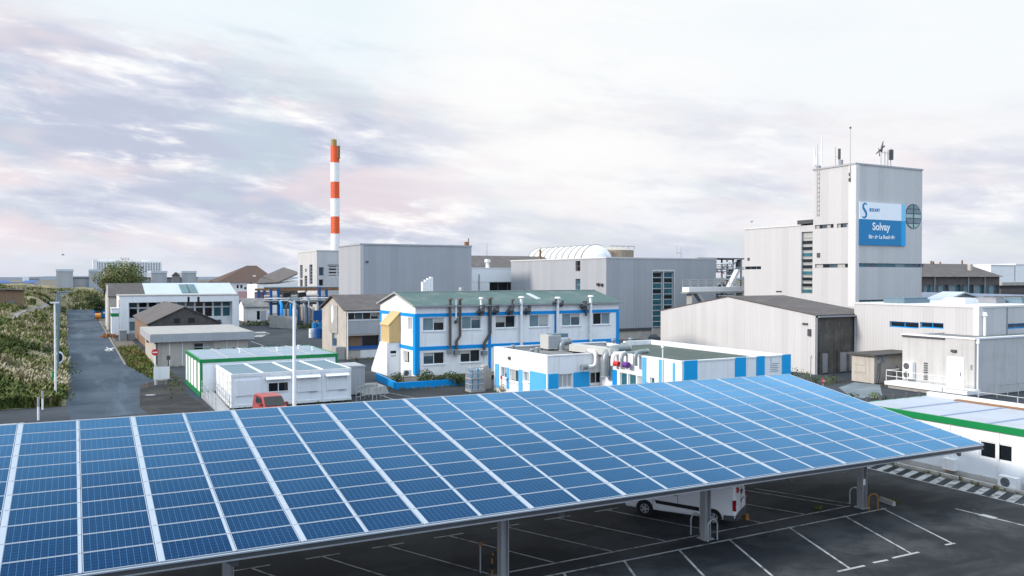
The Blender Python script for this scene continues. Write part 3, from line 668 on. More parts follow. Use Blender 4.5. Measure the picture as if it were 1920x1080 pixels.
# ================================================================== two storey building with blue trim
ax0, ax1, ay0, ay1 = 29.08, 53.05, 73.8, 84.0
B = thing('office_building', 'white two storey building with bright blue trim, green roof and pipes up its facade', 'building', (ax0, ay0, 0))
up = [wrect('F', ay0, *r) for r in ((793,833.5,595.4,620.4),(866,902,593.2,617),(929.3,966.5,591.6,614.6),(993,1029,590,612.7),(1054,1088,588,610.7),(1112,1144,586.5,608.3))]
lo = [wrect('F', ay0, *r) for r in ((794,833.5,660.6,683),(863.5,900.5,656,679))]
for cx in (948, 1011, 1071, 1128): a = wrect('F', ay0, cx-18, cx+18, 650, 672); lo.append((a[0], a[1], lo[1][2], lo[1][3]))
gl = [wrect('L', ax0, *r) for r in ((765.2,773,595.4,618.5),(756.3,767.5,658.3,680.5))]
mb = MB(); body(mb, ax0, ax1, ay0, ay1, 0, 7.12, up+lo, gl, top=False)
ym = (ay0+ay1)/2
for x in (ax0, ax1): mb.poly([(x, ay0, 7.12), (x, ay1, 7.12), (x, ym, 8.28)])
mb.build('wall', M['white'], B)
mb = MB(); gable_roof_x(mb, ax0, ax1, ay0, ay1, 7.14, 8.30, .1, .32, .3); rf = mb.build('roof', M['roofgreen'], B)
mb = MB(); s_ = (8.30-7.14)/(ym-ay0)
mb.prism([(ax0-.34, ay0-.36, 7.0), (ax0-.34, ay0-.36, 7.16), (ax0-.34, ym, 8.42), (ax0-.34, ym, 8.26)], (.04,0,0)); mb.prism([(ax0-.34, ay1+.36, 7.0), (ax0-.34, ay1+.36, 7.16), (ax0-.34, ym, 8.42), (ax0-.34, ym, 8.26)], (.04,0,0))
mb.box(ax0-.3, ax1+.3, ym-.12, ym+.12, 8.39, 8.46); mb.build('verge_board', M['concrete'], rf)
mb = MB(); mb.box(ax0-.3, ax1+.3, ay0-.44, ay0-.325, 7.02, 7.15); mb.build('gutter', M['greymid'], rf)
x, z = fy(1008, 549, ay0+1.5); mb = MB().prism([(x-.25, ay0+3.6, 7.14+s_*3.6+.11), (x+.25, ay0+3.6, 7.14+s_*3.6+.11), (x+.25, ay0+1.2, 7.14+s_*1.2+.11), (x-.25, ay0+1.2, 7.14+s_*1.2+.11)], (0,0,.1)); mb.build('roof_light', M['whiteroof'], rf)
t = MB(); o = -.05
def vband(x, w=.30, z0=.5, z1=6.3): t.box(x-w/2, x+w/2, ay0+o, ay0+.0, z0, z1)
for za, zb in ((2.80,3.16),(6.05,6.37)):
    t.box(ax0-.0, ax1, ay0-.055, ay0-.001, za, zb); t.box(ax0-.055, ax0-.001, ay0-.055, ay1, za, zb)
for px in (918, 1041.7): vband(fy(px, 640, ay0)[0], .30)
t.box(ax1-.34, ax1+.03, ay0-.058, ay0-.001, .45, 6.37)
t.box(ax0-.06, ax0+.42, ay0-.06, ay0-.001, .45, 6.38); t.box(ax0-.06, ax0-.001, ay0-.001, ay0+.55, .45, 6.38); t.box(ax0-.058, ax0-.001, ay1-.4, ay1, .3, 6.37)
yd = fx(735, 660, ax0)[0]; t.box(ax0-.058, ax0-.001, yd-.15, yd+.15, .3, 2.8)
t.build('blue_trim', M['trim'], B)
panes = [('curtain','glass'),('curtain','glassb'),('glass','glass'),('curtain','curtain'),('curtain','glassb'),('glass','curtain')]
for r, p in zip(up, panes): window(B, 'F', ay0, r, 2, 1, pane=p)
for r, p in zip(lo, [('glassb','glass'),('glass','glass')]+[('glass','glassb')]*4): window(B, 'F', ay0, r, 2, 1, pane=p)
window(B, 'L', ax0, gl[0], 1, 1, pane='blind'); window(B, 'L', ax0, gl[1], 2, 1, pane='glass')
# tan boarded stair head projecting from the gable, with the white stair enclosure under it
q = fx(729.8, 640, ax0-1.2); ty0 = q[0]; tz0 = q[1]-.15; ty1 = ty0+2.6
zt0 = fx(729.8, 611, ax0-1.2)[1]; zt1 = fx(750, 586, ax0)[1]
mb = MB(); mb.prism([(ax0-1.2, ty0, tz0), (ax0-.002, ty0, tz0), (ax0-.002, ty0, zt1), (ax0-1.2, ty0, zt0)], (0, ty1-ty0, 0)); pj = mb.build('stair_bay', M['tan'], B)
mb = MB().prism([(ax0-1.3, ty0-.08, zt0+.0), (ax0-.002, ty0-.08, zt1+.02), (ax0-.002, ty0-.08, zt1+.1), (ax0-1.3, ty0-.08, zt0+.09)], (0, ty1-ty0+.16, 0)); mb.build('bay_roof', M['tan'], pj)
py0 = ty0+.1
mb = MB(); mb.prism([(ax0-1.4, py0, 0), (ax0-.002, py0, 0), (ax0-.002, py0, tz0-.01), (ax0-1.4, py0, tz0-.01)], (0, 2.2, 0)); pc = mb.build('stair_enclosure', M['white'], B)
mb = MB(); mb.prism([(ax0-1.39, py0+2.21, 0), (ax0-1.39, py0+4.9, 0), (ax0-1.39, py0+4.9, .3), (ax0-1.39, py0+2.21, tz0-.05)], (1.3, 0, 0)); mb.build('stair_flank', M['white'], pc)
mb = MB().box(ax0-1.15, ax0-.35, py0-.03, py0-.002, .02, 2.05); dr = mb.build('door', M['greymid'], pc); dr.active_material = M['whitemet']
MB().box(ax0-1.0, ax0-.5, py0-.045, py0-.031, 1.95, 2.02).box(ax0-1.05,ax0-.45,py0-.03,py0-.002,2.25,2.5).build('transom', M['glass'], pc)
# pipes and fans on the facade
def pipe(pts, r, m, fans=(), name='vent_pipe', cap=None):
    mb = MB(); mb.tube([Vector(p) for p in pts], r, 8)
    if cap: x, y, z = pts[0]; mb.cyl(x, y, z-.02, z+.14, r*2.1, r*1.6, 10)
    p = mb.build(name, M[m], B)
    for (x, z, s) in fans:
        f = MB(); f.tube([(x-s*.42, ay0-.42, z), (x+s*.36, ay0-.42, z)], s*.40, 12); f.tube([(x-s*.5, ay0-.42, z-s*.2), (x-s*.75, ay0-.42, z-s*.2)], s*.26, 10); f.box(x-s*.25, x+s*.25, ay0-.42-s*.2, ay0-.06, z-s*.75, z-s*.3); f.tube([(x+s*.3, ay0-.42, z+s*.3), (x+s*.3, ay0-.42, z+s*.95)], s*.3, 8)
        f.build('extractor_fan', M['greydark'], p)
    return p
yp = ay0-.30
def fp(px, py, y=None): x, z = fy(px, py, yp if y is None else y); return (x, yp if y is None else y, z)
pipe([fp(844,562), fp(844,652)], .15, 'brownpipe', cap=True)
pipe([fp(862.5,562), fp(862.5,630), fp(856,640), fp(856,655)], .15, 'brownpipe', cap=True)
pipe([fp(855,562), fp(855,600)], .09, 'white', [(fp(855,600)[0], fp(855,602)[2], .3)])
pipe([fp(919,560), fp(919,625), fp(908,644), fp(908,656)], .17, 'brownpipe', [(fp(930,584)[0], fp(930,582)[2], .55)], cap=True)
pipe([fp(902,560), fp(902,578)], .12, 'white', [(fp(902,584)[0], fp(902,583)[2], .65)], cap=True)
pipe([fp(961,563), fp(957,578)], .13, 'brownpipe', [(fp(957,584)[0], fp(957,582)[2], .65)], cap=True)
pipe([fp(977.5,558), fp(977.5,652)], .16, 'white', [(fp(989,585)[0], fp(989,582)[2], .6)], cap=True)
pipe([fp(1045.6,559), fp(1045.6,600), fp(1045.6,640)], .16, 'white', [(fp(1039,567)[0], fp(1039,567)[2], .4), (fp(1052,570)[0], fp(1052,570)[2], .4)], cap=True)
pipe([fp(1094,564), fp(1099,578), fp(1099,592)], .14, 'brownpipe', [(fp(1094,574)[0], fp(1094,573)[2], .55)])
pipe([fp(1107.5,556), fp(1107.5,640)], .16, 'white', cap=True)
for px, py in ((844,656),(857,659),(908,660)):
    x, z = fy(px, py, yp); MB().box(x-.28, x+.28, ay0-.5, ay0-.05, z-.3, z+.1).build('fan_box', M['duct'], B)
# blue low wall with a planted bed
bw = MB(); bwz = .62
C1, C2, C3 = (25.7,75.7), (24.95,67.95), (32.0,67.9)
for (p, q) in ((C1,C2),(C2,C3)):
    a, b = Vector((*p,0)), Vector((*q,0)); n = (b-a).normalized().cross(Vector((0,0,1)))*-.2
    bw.prism([a, b, b+n, a+n], (0,0,bwz))
solo('planter_wall', bw, M['trim'], 'low bright blue wall edging the planted bed before the white building', 'low wall', (24.95,67.9,0))
sheet('planted_bed', [(25.8,75.4),(25.2,68.2),(32.0,68.2),(40,73.7),(29,73.7),(28,75.4)], .35, M['earth'])
for k, (px, py, r) in enumerate(((795,703,.9),(800,706,.8),(843,704,.75),(852,705,.7),(865,705,.6),(745,704,.7),(820,706,.45),(829,705,.5))):
    x, y = gz(px, py, .9); mb = MB(); leaf_clump(mb, x, y, .35+r*.5, r, 420, .13, .8); mb.tube([(x, y, .3), (x, y, .35+r*.5)], .05, 6)
    solo('garden_shrub', mb, M['shrub'], ['large dark shrub close to the blue corner post','dark shrub just right of the largest one in the blue walled bed','rounded shrub under the first lower facade window','small shrub by the foot of the vent pipe boxes','small low shrub at the end of the blue walled bed','dark shrub beside the grey outdoor units by the gable','tiny low plant in the middle of the blue walled bed','low bushy plant in the middle of the blue walled bed'][k], 'shrub', (x, y, .3), 'shrubs in the blue walled bed')
def ac_unit(x, y, z, face, label, w=.85, h=.65, d=.32, name='air_conditioner', group='outdoor air conditioning units', two=False):
    t_ = thing(name, label, 'air conditioner', (x, y, z), group)
    mb = MB(); hh = h*(2 if two else 1)
    if face == 'L': mb.box(x-d, x, y-w/2, y+w/2, z, z+hh)
    else: mb.box(x-w/2, x+w/2, y-d, y, z, z+hh)
    mb.build('casing', M['white'], t_)
    for k in range(2 if two else 1):
        f = MB(); zc = z+h*(k+.5)
        if face == 'L':
            f.tube([(x-d-.012, y+w*.12, zc), (x-d+.01, y+w*.12, zc)], h*.40, 20)
        else: f.tube([(x-w*.12, y-d-.012, zc), (x-w*.12, y-d+.01, zc)], h*.40, 20)
        fo = f.build('fan_grille', M['greydark'], t_)
        f = MB()
        for rr in (.12,.22,.33):
            P = [(x-d-.02, y+w*.12+rr*h*math.cos(g), zc+rr*h*math.sin(g)) if face == 'L' else (x-w*.12+rr*h*math.cos(g), y-d-.02, zc+rr*h*math.sin(g)) for g in [2*math.pi*i/20 for i in range(21)]]
            f.tube(P, .008, 5)
        f.build('grille_ring', M['greymid'], fo)
    return t_
x, y = gz(758, 707, .35); ac_unit(x+.2, y, .42, 'F', 'grey outdoor unit standing by the gable of the white building')
# ================================================================== beige house behind
bx0, by0, bx1, by1 = 28.85, 95.78, 41., 106.5
B = thing('beige_house', 'old beige house with brown gabled roof behind the white and blue building', 'house', (bx0, by0, 0))
hL = [wrect('L', bx0, 622.5, 631.5, 625, 650)]
hF = [wrect('F', by0, 651.5, 711, 586, 599.5), wrect('F', by0, 651.5, 711, 629, 654), ]
mb = MB(); body(mb, bx0, bx1, by0, by1, 0, 5.85, hF, hL, .5, top=False)
bym = (by0+by1)/2
for x in (bx0, bx1): mb.poly([(x, by0, 5.85), (x, by1, 5.85), (x, bym, 7.5)])
mb.build('wall', M['beige'], B)
mb = MB(); gable_roof_x(mb, bx0, bx1, by0, by1, 5.9, 7.55, .14, .35, .35); rf = mb.build('roof', M['roofbrown'], B)
MB().box(bx0-.3, bx1, by0-.5, by0-.4, 5.62, 5.74).build('gutter', M['whitewall'], rf)
window(B, 'F', by0, hF[0], 4, 1, .4, 'whitewall', ['glass','glassb','glass','glass'])
w_ = window(B, 'F', by0, hF[1], 2, 1, .5, 'navy', ['brownwood','glass'], label='blue framed ground floor opening with boards')
MB().box(hF[1][0], hF[1][1], by0+.05, by0+.4, hF[1][2], hF[1][2]+.35).build('sill_panel', M['navy'], w_)
r = wrect('F', by0, 651.5, 711, 601, 626); MB().box(r[0], r[1], by0-.04, by0-.002, r[2], r[3]).build('cladding_panel', M['cladgrey'], B)
r = wrect('F', by0, 651.5, 711, 656, 671); MB().box(r[0]+1.6, r[1], by0-.05, by0-.002, r[2], r[3]).build('cladding_panel', M['whitewall'], B)
window(B, 'L', bx0, hL[0], 1, 1, .3, 'trim', 'glassb')
r = wrect('L', bx0, 619, 634, 562, 655); MB().box(bx0-.10, bx0-.002, r[0], r[1], 2.9, 6.4).build('pilaster', M['concrete'], B)
yc, zc = fx(625, 589, bx0); MB().tube([(bx0-.16, yc, zc-.8), (bx0-.13, yc, zc+.9)], [.01,.01], 4).build('wall_mark', M['whitewall'], B)
E2 = MB(); P = [(bx0-.14, yc+.55*math.cos(g), zc+1.15*math.sin(g)) for g in [2*math.pi*k/20 for k in range(20)]]; E2.prism(P, (.035,0,0)); E2.build('blind_oval_window', M['white'], B)
MB().cyl(bx0+.15, by0-.12, 0, 5.6, .07, None, 8).build('downpipe', M['whitewall'], B)
MB().box(bx0-1.2, bx0-.1, by0+.2, by0+2.4, 0, 1.5).build('lean_to', M['concrete'], B)
mb = MB()
for px in (655,668,690,706):
    x, y = gz(px, 676, .2); leaf_clump(mb, x, y, .3, .6, 60, .12, .6)
solo('hedge_plants', mb, M['shrub'], 'dark low plants along the foot of the beige house', 'plants', (30, 94.5, 0))
# ================================================================== green edged container and white site cabins
def container(name, label, x0, x1, y0, y1, z0, z1, frame, skin, roofm, n, fw=.16, top=.34, bot=.3):
    t_ = thing(name, label, 'site cabin', (x0, y0, 0))
    mb = MB(); mb.box(x0+.03, x1-.03, y0+.03, y1-.03, z0+.02, z1-.05); mb.build('wall', M[skin], t_)
    f = MB()
    for (xa, xb) in ((x0, x0+fw),(x1-fw, x1)):
        for (ya, yb) in ((y0, y0+fw),(y1-fw, y1)): f.box(xa, xb, ya, yb, z0+bot, z1-top)
    for (za, zb) in ((z0, z0+bot),(z1-top, z1)):
        f.box(x0-.02, x1+.02, y0-.02, y0+.12, za, zb); f.box(x0-.02, x1+.02, y1-.12, y1+.02, za, zb); f.box(x0-.02, x0+.12, y0+.12, y1-.12, za, zb); f.box(x1-.12, x1+.02, y0+.12, y1-.12, za, zb)
    f.build('frame', M[frame], t_)
    r_ = MB()
    r_.box(x0+.13, x1-.13, y0+.13, y1-.13, z1-.09, z1-.03, 0)
    for k in range(1, n):
        x = x0+(x1-x0)*k/n; r_.box(x-.09, x+.09, y0+.1, y1-.1, z1-.03, z1+.03, 1)
    r_.build('roof', [M[roofm], M['whitemet' if frame != 'green' else 'cladgrey']], t_)
    return t_
O_ = container('green_edged_cabin', 'long white site cabin edged in green standing by the road', 9.17, 20.75, 71.48, 81.7, .0, 3.12, 'green', 'cabinskin', 'roofcabin', 5, .2, .30, .42)
mb = MB()
for y in (73.4, 75.5, 77.6, 79.6): mb.box(9.135, 9.195, y-.09, y+.09, .42, 2.83)
mb.build('green_post', M['green'], O_)
for y, wdt in ((74.45,.8),(76.5,.85)): MB().box(9.15, 9.21, y-wdt, y+wdt, .5, 2.75).build('wall_panel', M['white'], O_)
for px, py in ((586,655),(520,656),(450,659),(638,652)):
    x, y = gz(px if px < 630 else 560, py, 3.2); MB().cyl(x, y, 3.05, 3.4, .09, .07, 8).cyl(x, y, 3.4, 3.46, .15, .15, 8).build('roof_vent', M['white'], O_)
mb = MB()
for k in range(6): mb.box(12+k*1.4, 12.2+k*1.4, 81.3, 81.6, 3.05, 3.22)
mb.build('lifting_point', M['greydark'], O_)
px0, px1, py0, py1, pz = 10.35, 19.55, 63.6, 71.0, 2.66
P_ = container('white_cabin', 'row of joined white site cabins with blue grey roof panels behind the red van', px0, px1, py0, py1, .12, pz, 'whitewall', 'cabinskin', 'roofblue', 4, .16, .22, .2)
bw_ = (px1-px0)/4
for k in range(1,4): MB().box(px0+bw_*k-.07, px0+bw_*k+.07, py0-.03, py0+.05, .3, pz-.2).build('joint_post', M['whitewall'], P_)
for k in range(4):
    xa, xb = px0+bw_*k+.32, px0+bw_*(k+1)-.32
    if k == 1:
        r = wrect('F', py0, 502, 541, 716, 734.5); window(P_, 'F', py0-.13, (r[0], r[1], r[2], r[3]), 2, 1, .14, 'white', 'glass', False)
    else:
        mb = MB()
        for s in range(14): mb.box(xa+.08, xb-.08, py0-.06, py0-.0, 1.02+s*.082, 1.02+s*.082+.074)
        mb.box(xa, xa+.08, py0-.08, py0, .98, 2.2); mb.box(xb-.08, xb, py0-.08, py0, .98, 2.2)
        s_ = mb.build('roller_shutter', M['whitemet'], P_)
        if k >= 2: MB().box(xa+.9, xb-.2, py0-.09, py0-.061, .96, 1.01).build('shutter_slot', M['greymid'], s_)
    if k: MB().prism([(xa-.1, py0, 2.32), (xa-.1, py0-.34, 2.16), (xa-.1, py0-.34, 2.11), (xa-.1, py0, 2.22)], (xb-xa+.2,0,0)).build('awning', M['whitemet'], P_)
for y in (65.3, 67.3, 69.2): MB().cyl(px0-.04, y, .3, 2.5, .04, None, 6).build('downpipe', M['whitewall'], P_)
mb = MB()
for z in (.5,1.0,1.5,2.0): mb.box(px0-.06, px0-.02, 64, 66.2, z, z+.05)
for y in (64,65.1,66.2): mb.box(px0-.07, px0-.02, y-.03, y+.03, .3, 2.2)
mb.build('ladder_rack', M['whitemet'], P_)
ts = MB().box(19.75, 21.6, 66.4, 69.2, .1, 2.35).box(19.7, 21.65, 66.35, 69.25, 2.35, 2.5); solo('metal_cabinet', ts, [M['cladgrey']], 'grey metal cabinet with pale lid at the end of the white cabins', 'cabinet', (20, 66.4, 0))
rp = thing('access_ramp', 'sloping metal ramp with railings between the two site cabins', 'ramp', (9.6, 64, 0))
MB().prism([(9.2,63.2,.02),(9.2,71.2,.02),(9.2,71.2,.45),(9.2,63.2,.08)], (1.0,0,0)).build('deck', M['steel'], rp)
for x in (9.22, 10.18):
    mb = MB()
    for k in range(5): y = 63.4+k*1.9; mb.cyl(x, y, .05+k*.09, 1.05+k*.09, .025, None, 6)
    for z in (.55,1.05): mb.tube([(x,63.4,z),(x,71.0,z+.36)], .025, 6)
    mb.build('handrail', M['steel'], rp)
fr = thing('safety_railing', 'grey tubular railing at the end of the white cabins', 'railing', (20.3, 62.4, 0))
mb = MB()
for k in range(6): mb.cyl(19.9+k*.5, 63.4+k*.45, .01, 1.1, .03, None, 6)
for z in (.3,.7,1.1): mb.tube([(19.9,63.4,z),(22.4,65.65,z)], .028, 6)
for k in range(4): mb.cyl(21.0+k*.5, 62.6+k*.45, .01, 1.0, .03, None, 6)
for z in (.5,1.0): mb.tube([(21.0,62.6,z),(22.5,63.95,z)], .028, 6)
mb.build('rail', M['steel'], fr)
tp = MB(); tx, ty = gz(695, 726, .5); tp.prism([(tx-1.3,ty-1,.01),(tx+1.3,ty-1,.01),(tx+1.1,ty-.8,.62),(tx-1.0,ty-.8,.5)], (0,2.2,0)).box(tx-.7,tx+.5,ty-.5,ty+.7,.5,.78); solo('rubble_pile', tp, M['concrete'], 'heap of old slabs lying left of the blue wall', 'rubble pile', (tx, ty, 0))
# ================================================================== flat beige building, brown gabled shed and framed building by the road
qx0, qx1, qy0, qy1 = 7.9, 17.7, 97.2, 112.
B = thing('flat_roof_building', 'low beige building with wide grey flat roof edge beside the road', 'building', (qx0, qy0, 0))
hF = [wrect('F', qy0, 364, 400, 643, 659)]
mb = MB(); body(mb, qx0, qx1, qy0, qy1, 0, 2.76, hF, [], .4); mb.build('wall', M['beige'], B)
window(B, 'F', qy0, hF[0], 2, 2, .4, 'whitewall', ['glass','glass'])
for px in (318, 342, 425, 446): x, z = fy(px, 660, qy0); MB().box(x-.05, x+.05, qy0-.04, qy0-.002, .1, 2.74).build('joint_strip', M['whitewall'], B)
mb = MB(); mb.box(qx0-.6, qx1+.6, qy0-.6, qy1+.3, 2.78, 3.62); rf = mb.build('roof', M['cladgrey'], B)
MB().box(qx0-.5, qx1+.5, qy0-.5, qy1+.2, 3.625, 3.68).build('roof_felt', M['concrete'], rf)
MB().box(qx1+.3, qx1+2.2, qy0-.2, qy0+1.6, 3.2, 3.45).build('canopy_tip', M['concrete'], rf)
MB().cyl(qx0+.1, qy0-.1, 0, 2.7, .06, None, 8).build('downpipe', M['greydark'], B)
MB().box(qx0-.25, qx0-.02, qy0+9, qy0+9.6, 2.1, 2.6).build('lamp_box', M['greydark'], B)
rx0, rx1, ry0, ry1 = 8.9, 18.05, 120., 148.
B = thing('brown_shed', 'old shed with brown fibre roof and dark boarded gable', 'shed', (rx0, ry0, 0))
hF = [wrect('F', ry0, 326, 337, 597, 606), wrect('F', ry0, 353, 365, 596, 605)]
mb = MB(); body(mb, rx0, rx1, ry0, ry1, 0, 3.5, [], [], top=False); mb.build('wall', M['brownwood'], B)
xm = 13.47; g = MB()
g.prism([(rx0, ry0-.03, 2.4), (rx1, ry0-.03, 2.4), (rx1, ry0-.03, 3.5), (xm, ry0-.03, 5.7), (rx0, ry0-.03, 3.5)], (0,.02,0)); gb_ = g.build('gable', M['roofdark'], B); g = MB().prism([(rx0, ry1, 3.5), (rx1, ry1, 3.5), (xm, ry1, 5.7)], (0,-.02,0)); g.build('gable', M['roofdark'], B)
for r in hF: MB().box(r[0], r[1], ry0-.06, ry0-.032, r[2], r[3]).build('vent_opening', M['black'], gb_)
mb = MB(); gable_roof_y(mb, rx0, rx1, ry0, ry1, 3.55, 5.75, .12, .3, .25, xm); mb.build('roof', M['roofbrown'], B)
sx0, sx1, sy0, sy1 = 7.0, 27.0, 157., 167.; sz = 6.55
B = thing('framed_building', 'white framed two storey building with recessed dark windows behind the brown shed', 'building', (sx0, sy0, 0))
mb = MB(); mb.box(sx0, sx0+1.5, sy0, sy0+1.6, 0, sz); mb.box(sx1-1.2, sx1, sy0, sy0+1.6, 0, sz); mb.box(sx0+1.5, sx1-1.2, sy0, sy0+1.6, sz-1.15, sz); fo_ = mb.build('portal_frame', M['white'], B)
xa, xb = sx0+1.5, sx1-1.2; rows = [(.3,2.0),(2.6,4.3),(4.45,5.35)]
hF = []; nb = 11
for k in range(nb):
    a = xa+(xb-xa)*k/nb+.12; b_ = xa+(xb-xa)*(k+1)/nb-.12
    for j, (za, zb) in enumerate(rows):
        if j == 0 and k % 3 == 1: continue
        hF.append((a, b_, za, zb))
mb = MB(); body(mb, sx0, sx1, sy0+1.605, sy1, 0, sz, [h for h in hF], [], .2); mb.build('wall', M['whitewall'], B)
for i, h in enumerate(hF):
    window(B, 'F', sy0+1.605, h, 1, 1, .2, 'whitewall', random.choice(['glass','glass','glassb','glasst','curtain']), False)
for px in (353.5, 372): r = wrect('F', sy0, px-2, px+2, 556.5, 566); MB().box(r[0], r[1], sy0-.03, sy0-.002, r[2], r[3]).build('slot', M['glass'], fo_)
MB().box(sx0-.06, sx0-.002, sy0+.25, sy0+1.1, 0, 5.0).build('rusty_post', M['brownwood'], B)
MB().box(sx0-.07, sx0-.003, sy0+.2, sy0+1.15, 5.005, 5.9).build('sign_panel', M['orange'], B)
MB().box(sx0-.1, sx1+.1, sy0-.1, sy1, sz+.001, sz+.12).build('roof', M['concrete'], B)
# hangar with mixed roof behind it
B = thing('long_shed', 'long shed with half dark and half white roof sheets behind the white framed building', 'shed', (5.75, 170, 0))
tx0, tx1, ty0_, ty1_ = 5.75, 28.6, 170., 188.; tm = 12.1
mb = MB(); body(mb, tx0, tx1, ty0_, ty1_, 0, 6.2, [], [], top=False)
for x in (tx0, tx1): mb.poly([(x, ty0_, 6.2), (x, ty1_, 6.2), (x, 179, 8.5)])
mb.build('wall', M['beige'], B)
for (xa_, xb_, m_, nm) in ((tx0-.3, tm, 'roofdark', 'roof'), (tm+.01, tx1+.3, 'whiteroof', 'roof')):
    mb = MB(); gable_roof_x(mb, xa_, xb_, ty0_, ty1_, 6.2, 8.5, .14, .3, 0); rf = mb.build(nm, M[m_], B)
for px in (346, 359.5):
    xq, zq = fy(px, 543, 174.5); s_ = 2.3/9
    MB().prism([(xq-.8, 171.3, 6.2+1.3*s_+.16), (xq+.8, 171.3, 6.2+1.3*s_+.16), (xq+.8, 177.7, 6.2+7.7*s_+.16), (xq-.8, 177.7, 6.2+7.7*s_+.16)], (0,0,.06)).build('roof_light', M['glasst'], rf)
MB().cyl(5.55, 169.6, 0, 8.4, .12, .1, 8).build('downpipe', M['whitewall'], B)
B = thing('white_gabled_shed', 'white gabled shed showing over the white roof sheets', 'shed', (31, 196, 0))
a = fy(372, 545, 196)[0]; c = fy(432, 545, 196)[0]; b_, zt = fy(393, 528.5, 196)
mb = MB(); mb.prism([(a,196,0),(c,196,0),(c,196,6.2),(b_+.3,196,zt),(a,196,7.0)], (0,16,0)); mb.build('wall', M['whitewall'], B)
mb = MB(); mb.prism([(a-.3,195.7,6.9),(b_+.3,195.7,zt+.05),(b_+.3,195.7,zt+.22),(a-.3,195.7,7.05)], (0,16.6,0)); mb.prism([(b_+.3,195.7,zt+.05),(c+.3,195.7,6.1),(c+.3,195.7,6.25),(b_+.3,195.7,zt+.22)], (0,16.6,0)); mb.build('roof', M['roofdark'], B)
# kiosk, grey box, skip, tank, rubble on the verge
B = thing('white_kiosk', 'small white kiosk with a green band beside the framed building', 'kiosk', (5.6,150,0))
kx0, kz = fy(209, 600, 150)[0], fy(210, 579, 150)[1]; kx1 = fy(223, 600, 150)[0]
MB().box(kx0, kx1, 150, 153, 0, kz).build('wall', M['whitemet'], B); MB().box(kx0-.02, kx1, 149.98, 153, kz-1.3, kz-.75).build('green_band', M['green'], B); MB().box(kx0-.1, kx1+.1, 149.9, 153.1, kz+.001, kz+.12).build('roof', M['whitewall'], B)
a = fy(224,628,140); b_ = fy(238,628,140)[0]; bx = MB().box(a[0], b_, 140, 142, 0, 1.5).box(a[0]-.05, b_+.05, 139.95, 142.05, 1.5, 1.6).box(b_+.1, b_+1.1, 140.4, 141.5, 0, 1.0); solo('grey_cabinet', bx, M['greymid'], 'grey electrical cabinet on the verge beside the white kiosk', 'cabinet', (a[0],140,0))
B = thing('waste_skip', 'bright blue metal waste skip at the roadside', 'skip', (5.7,217,0))
s0, s1 = fy(176,590,217)[0], fy(203,590,217)[0]
mb = MB(); mb.prism([(s0,217,.2),(s1,217,.2),(s1,217,2.5),(s0,217,2.5)], (0,5,0)); mb.build('body', M['skyblue'], B)
mb = MB()
for k in range(5): x = s0+.2+(s1-s0-.4)*k/4; mb.box(x-.05, x+.05, 216.9, 217, .25, 2.4)
mb.box(s0-.05, s1+.05, 216.88, 217, 2.4, 2.55); mb.build('rib', M['skyblue'], B)
for k in (.3,.75): MB().box(s0+(s1-s0)*k-.35, s0+(s1-s0)*k+.35, 216.86, 216.9, 1.1, 1.5).build('label_plate', M['white'], B)
MB().box(s0+.2, s0+.5, 216.95, 222, 0, .2).box(s1-.5, s1-.2, 216.95, 222, 0, .2).build('runner', M['greydark'], B)
x, y = gz(183.5, 601); mb = MB(); mb.tube([(x-.6,y,1.0),(x+.6,y,1.0)], .7, 14); mb.box(x-.5,x-.3,y-.5,y+.5,0,.5); mb.box(x+.3,x+.5,y-.5,y+.5,0,.5); solo('fuel_tank', mb, M['orange'], 'small orange tank on legs in front of the blue skip', 'tank', (x,y,0))
x, y = gz(200, 605); solo('storage_box', MB().box(x-.2,x+2.4,y,y+2.5,0,2.1).box(x-.3,x+2.5,y-.1,y+2.6,2.1,2.2), M['cladgrey'], 'grey storage box between the blue skip and the kiosk', 'storage box', (x,y,0))
x, y = gz(209, 632); mb = MB()
for k in range(40): q = Vector((x+random.gauss(0,1.0), y+random.gauss(0,1.6), 0)); s = random.uniform(.2,.55); mb.prism([q, q+Vector((s,.1,0)), q+Vector((s*.8,s*.9,0)), q+Vector((-.1,s*.8,0))], (random.uniform(-.1,.1),random.uniform(-.1,.1),s*random.uniform(.5,1.3)))
solo('rubble_heap', mb, M['rust'], 'rust brown rubble heap beside the road kerb', 'rubble heap', (x,y,0))
x, y = gz(205, 660); mb = MB()
for k in range(9): a_ = random.uniform(0,6.28); mb.bar((x-.5*math.cos(a_),y-.5*math.sin(a_),.05+.03*k), (x+.6*math.cos(a_),y+.6*math.sin(a_),.18+.05*k), .06)
solo('scrap_pieces', mb, M['whitewall'], 'few pale scrap pieces lying at the road edge', 'scrap', (x,y,0))
# ================================================================== low laboratory block with blue panels
B = thing('laboratory_building', 'flat roofed white building with bright blue wall panels and ducts on its roof', 'building', (32.3, 54.3, 0))
n0x, n0y, n0z = 32.3, 54.3, 3.78
hL = [wrect('L', n0x, *r) for r in ((938.5,949.5,688,708),(956,972,693,716),(981.5,991.5,697,716))]
hF = [wrect('F', n0y, *r) for r in ((1048,1073,701,727),(1107,1129,697.5,719))]
mb = MB(); wall(mb, 'L', n0x, n0y, 63.4, 0, n0z, hL, .2); wall(mb, 'F', n0y, n0x, 37.2, 0, n0z, hF, .2)
mb.poly([(n0x,63.4,0),(n0x,63.4,n0z),(44,63.4,n0z),(44,63.4,0)])
X2, Y2, Z2 = 37.2, 44.3, 4.0
hL2 = [wrect('L', X2, *r) for r in ((1162,1175.5,699,720),(1178,1192.5,702,721),(1195,1205,705,720),(1219,1227,708,716))]
hL2 = [(a, b, 1.1, c[0]) for (a, b, *c) in [(h[0], h[1], h[3]) for h in hL2]]
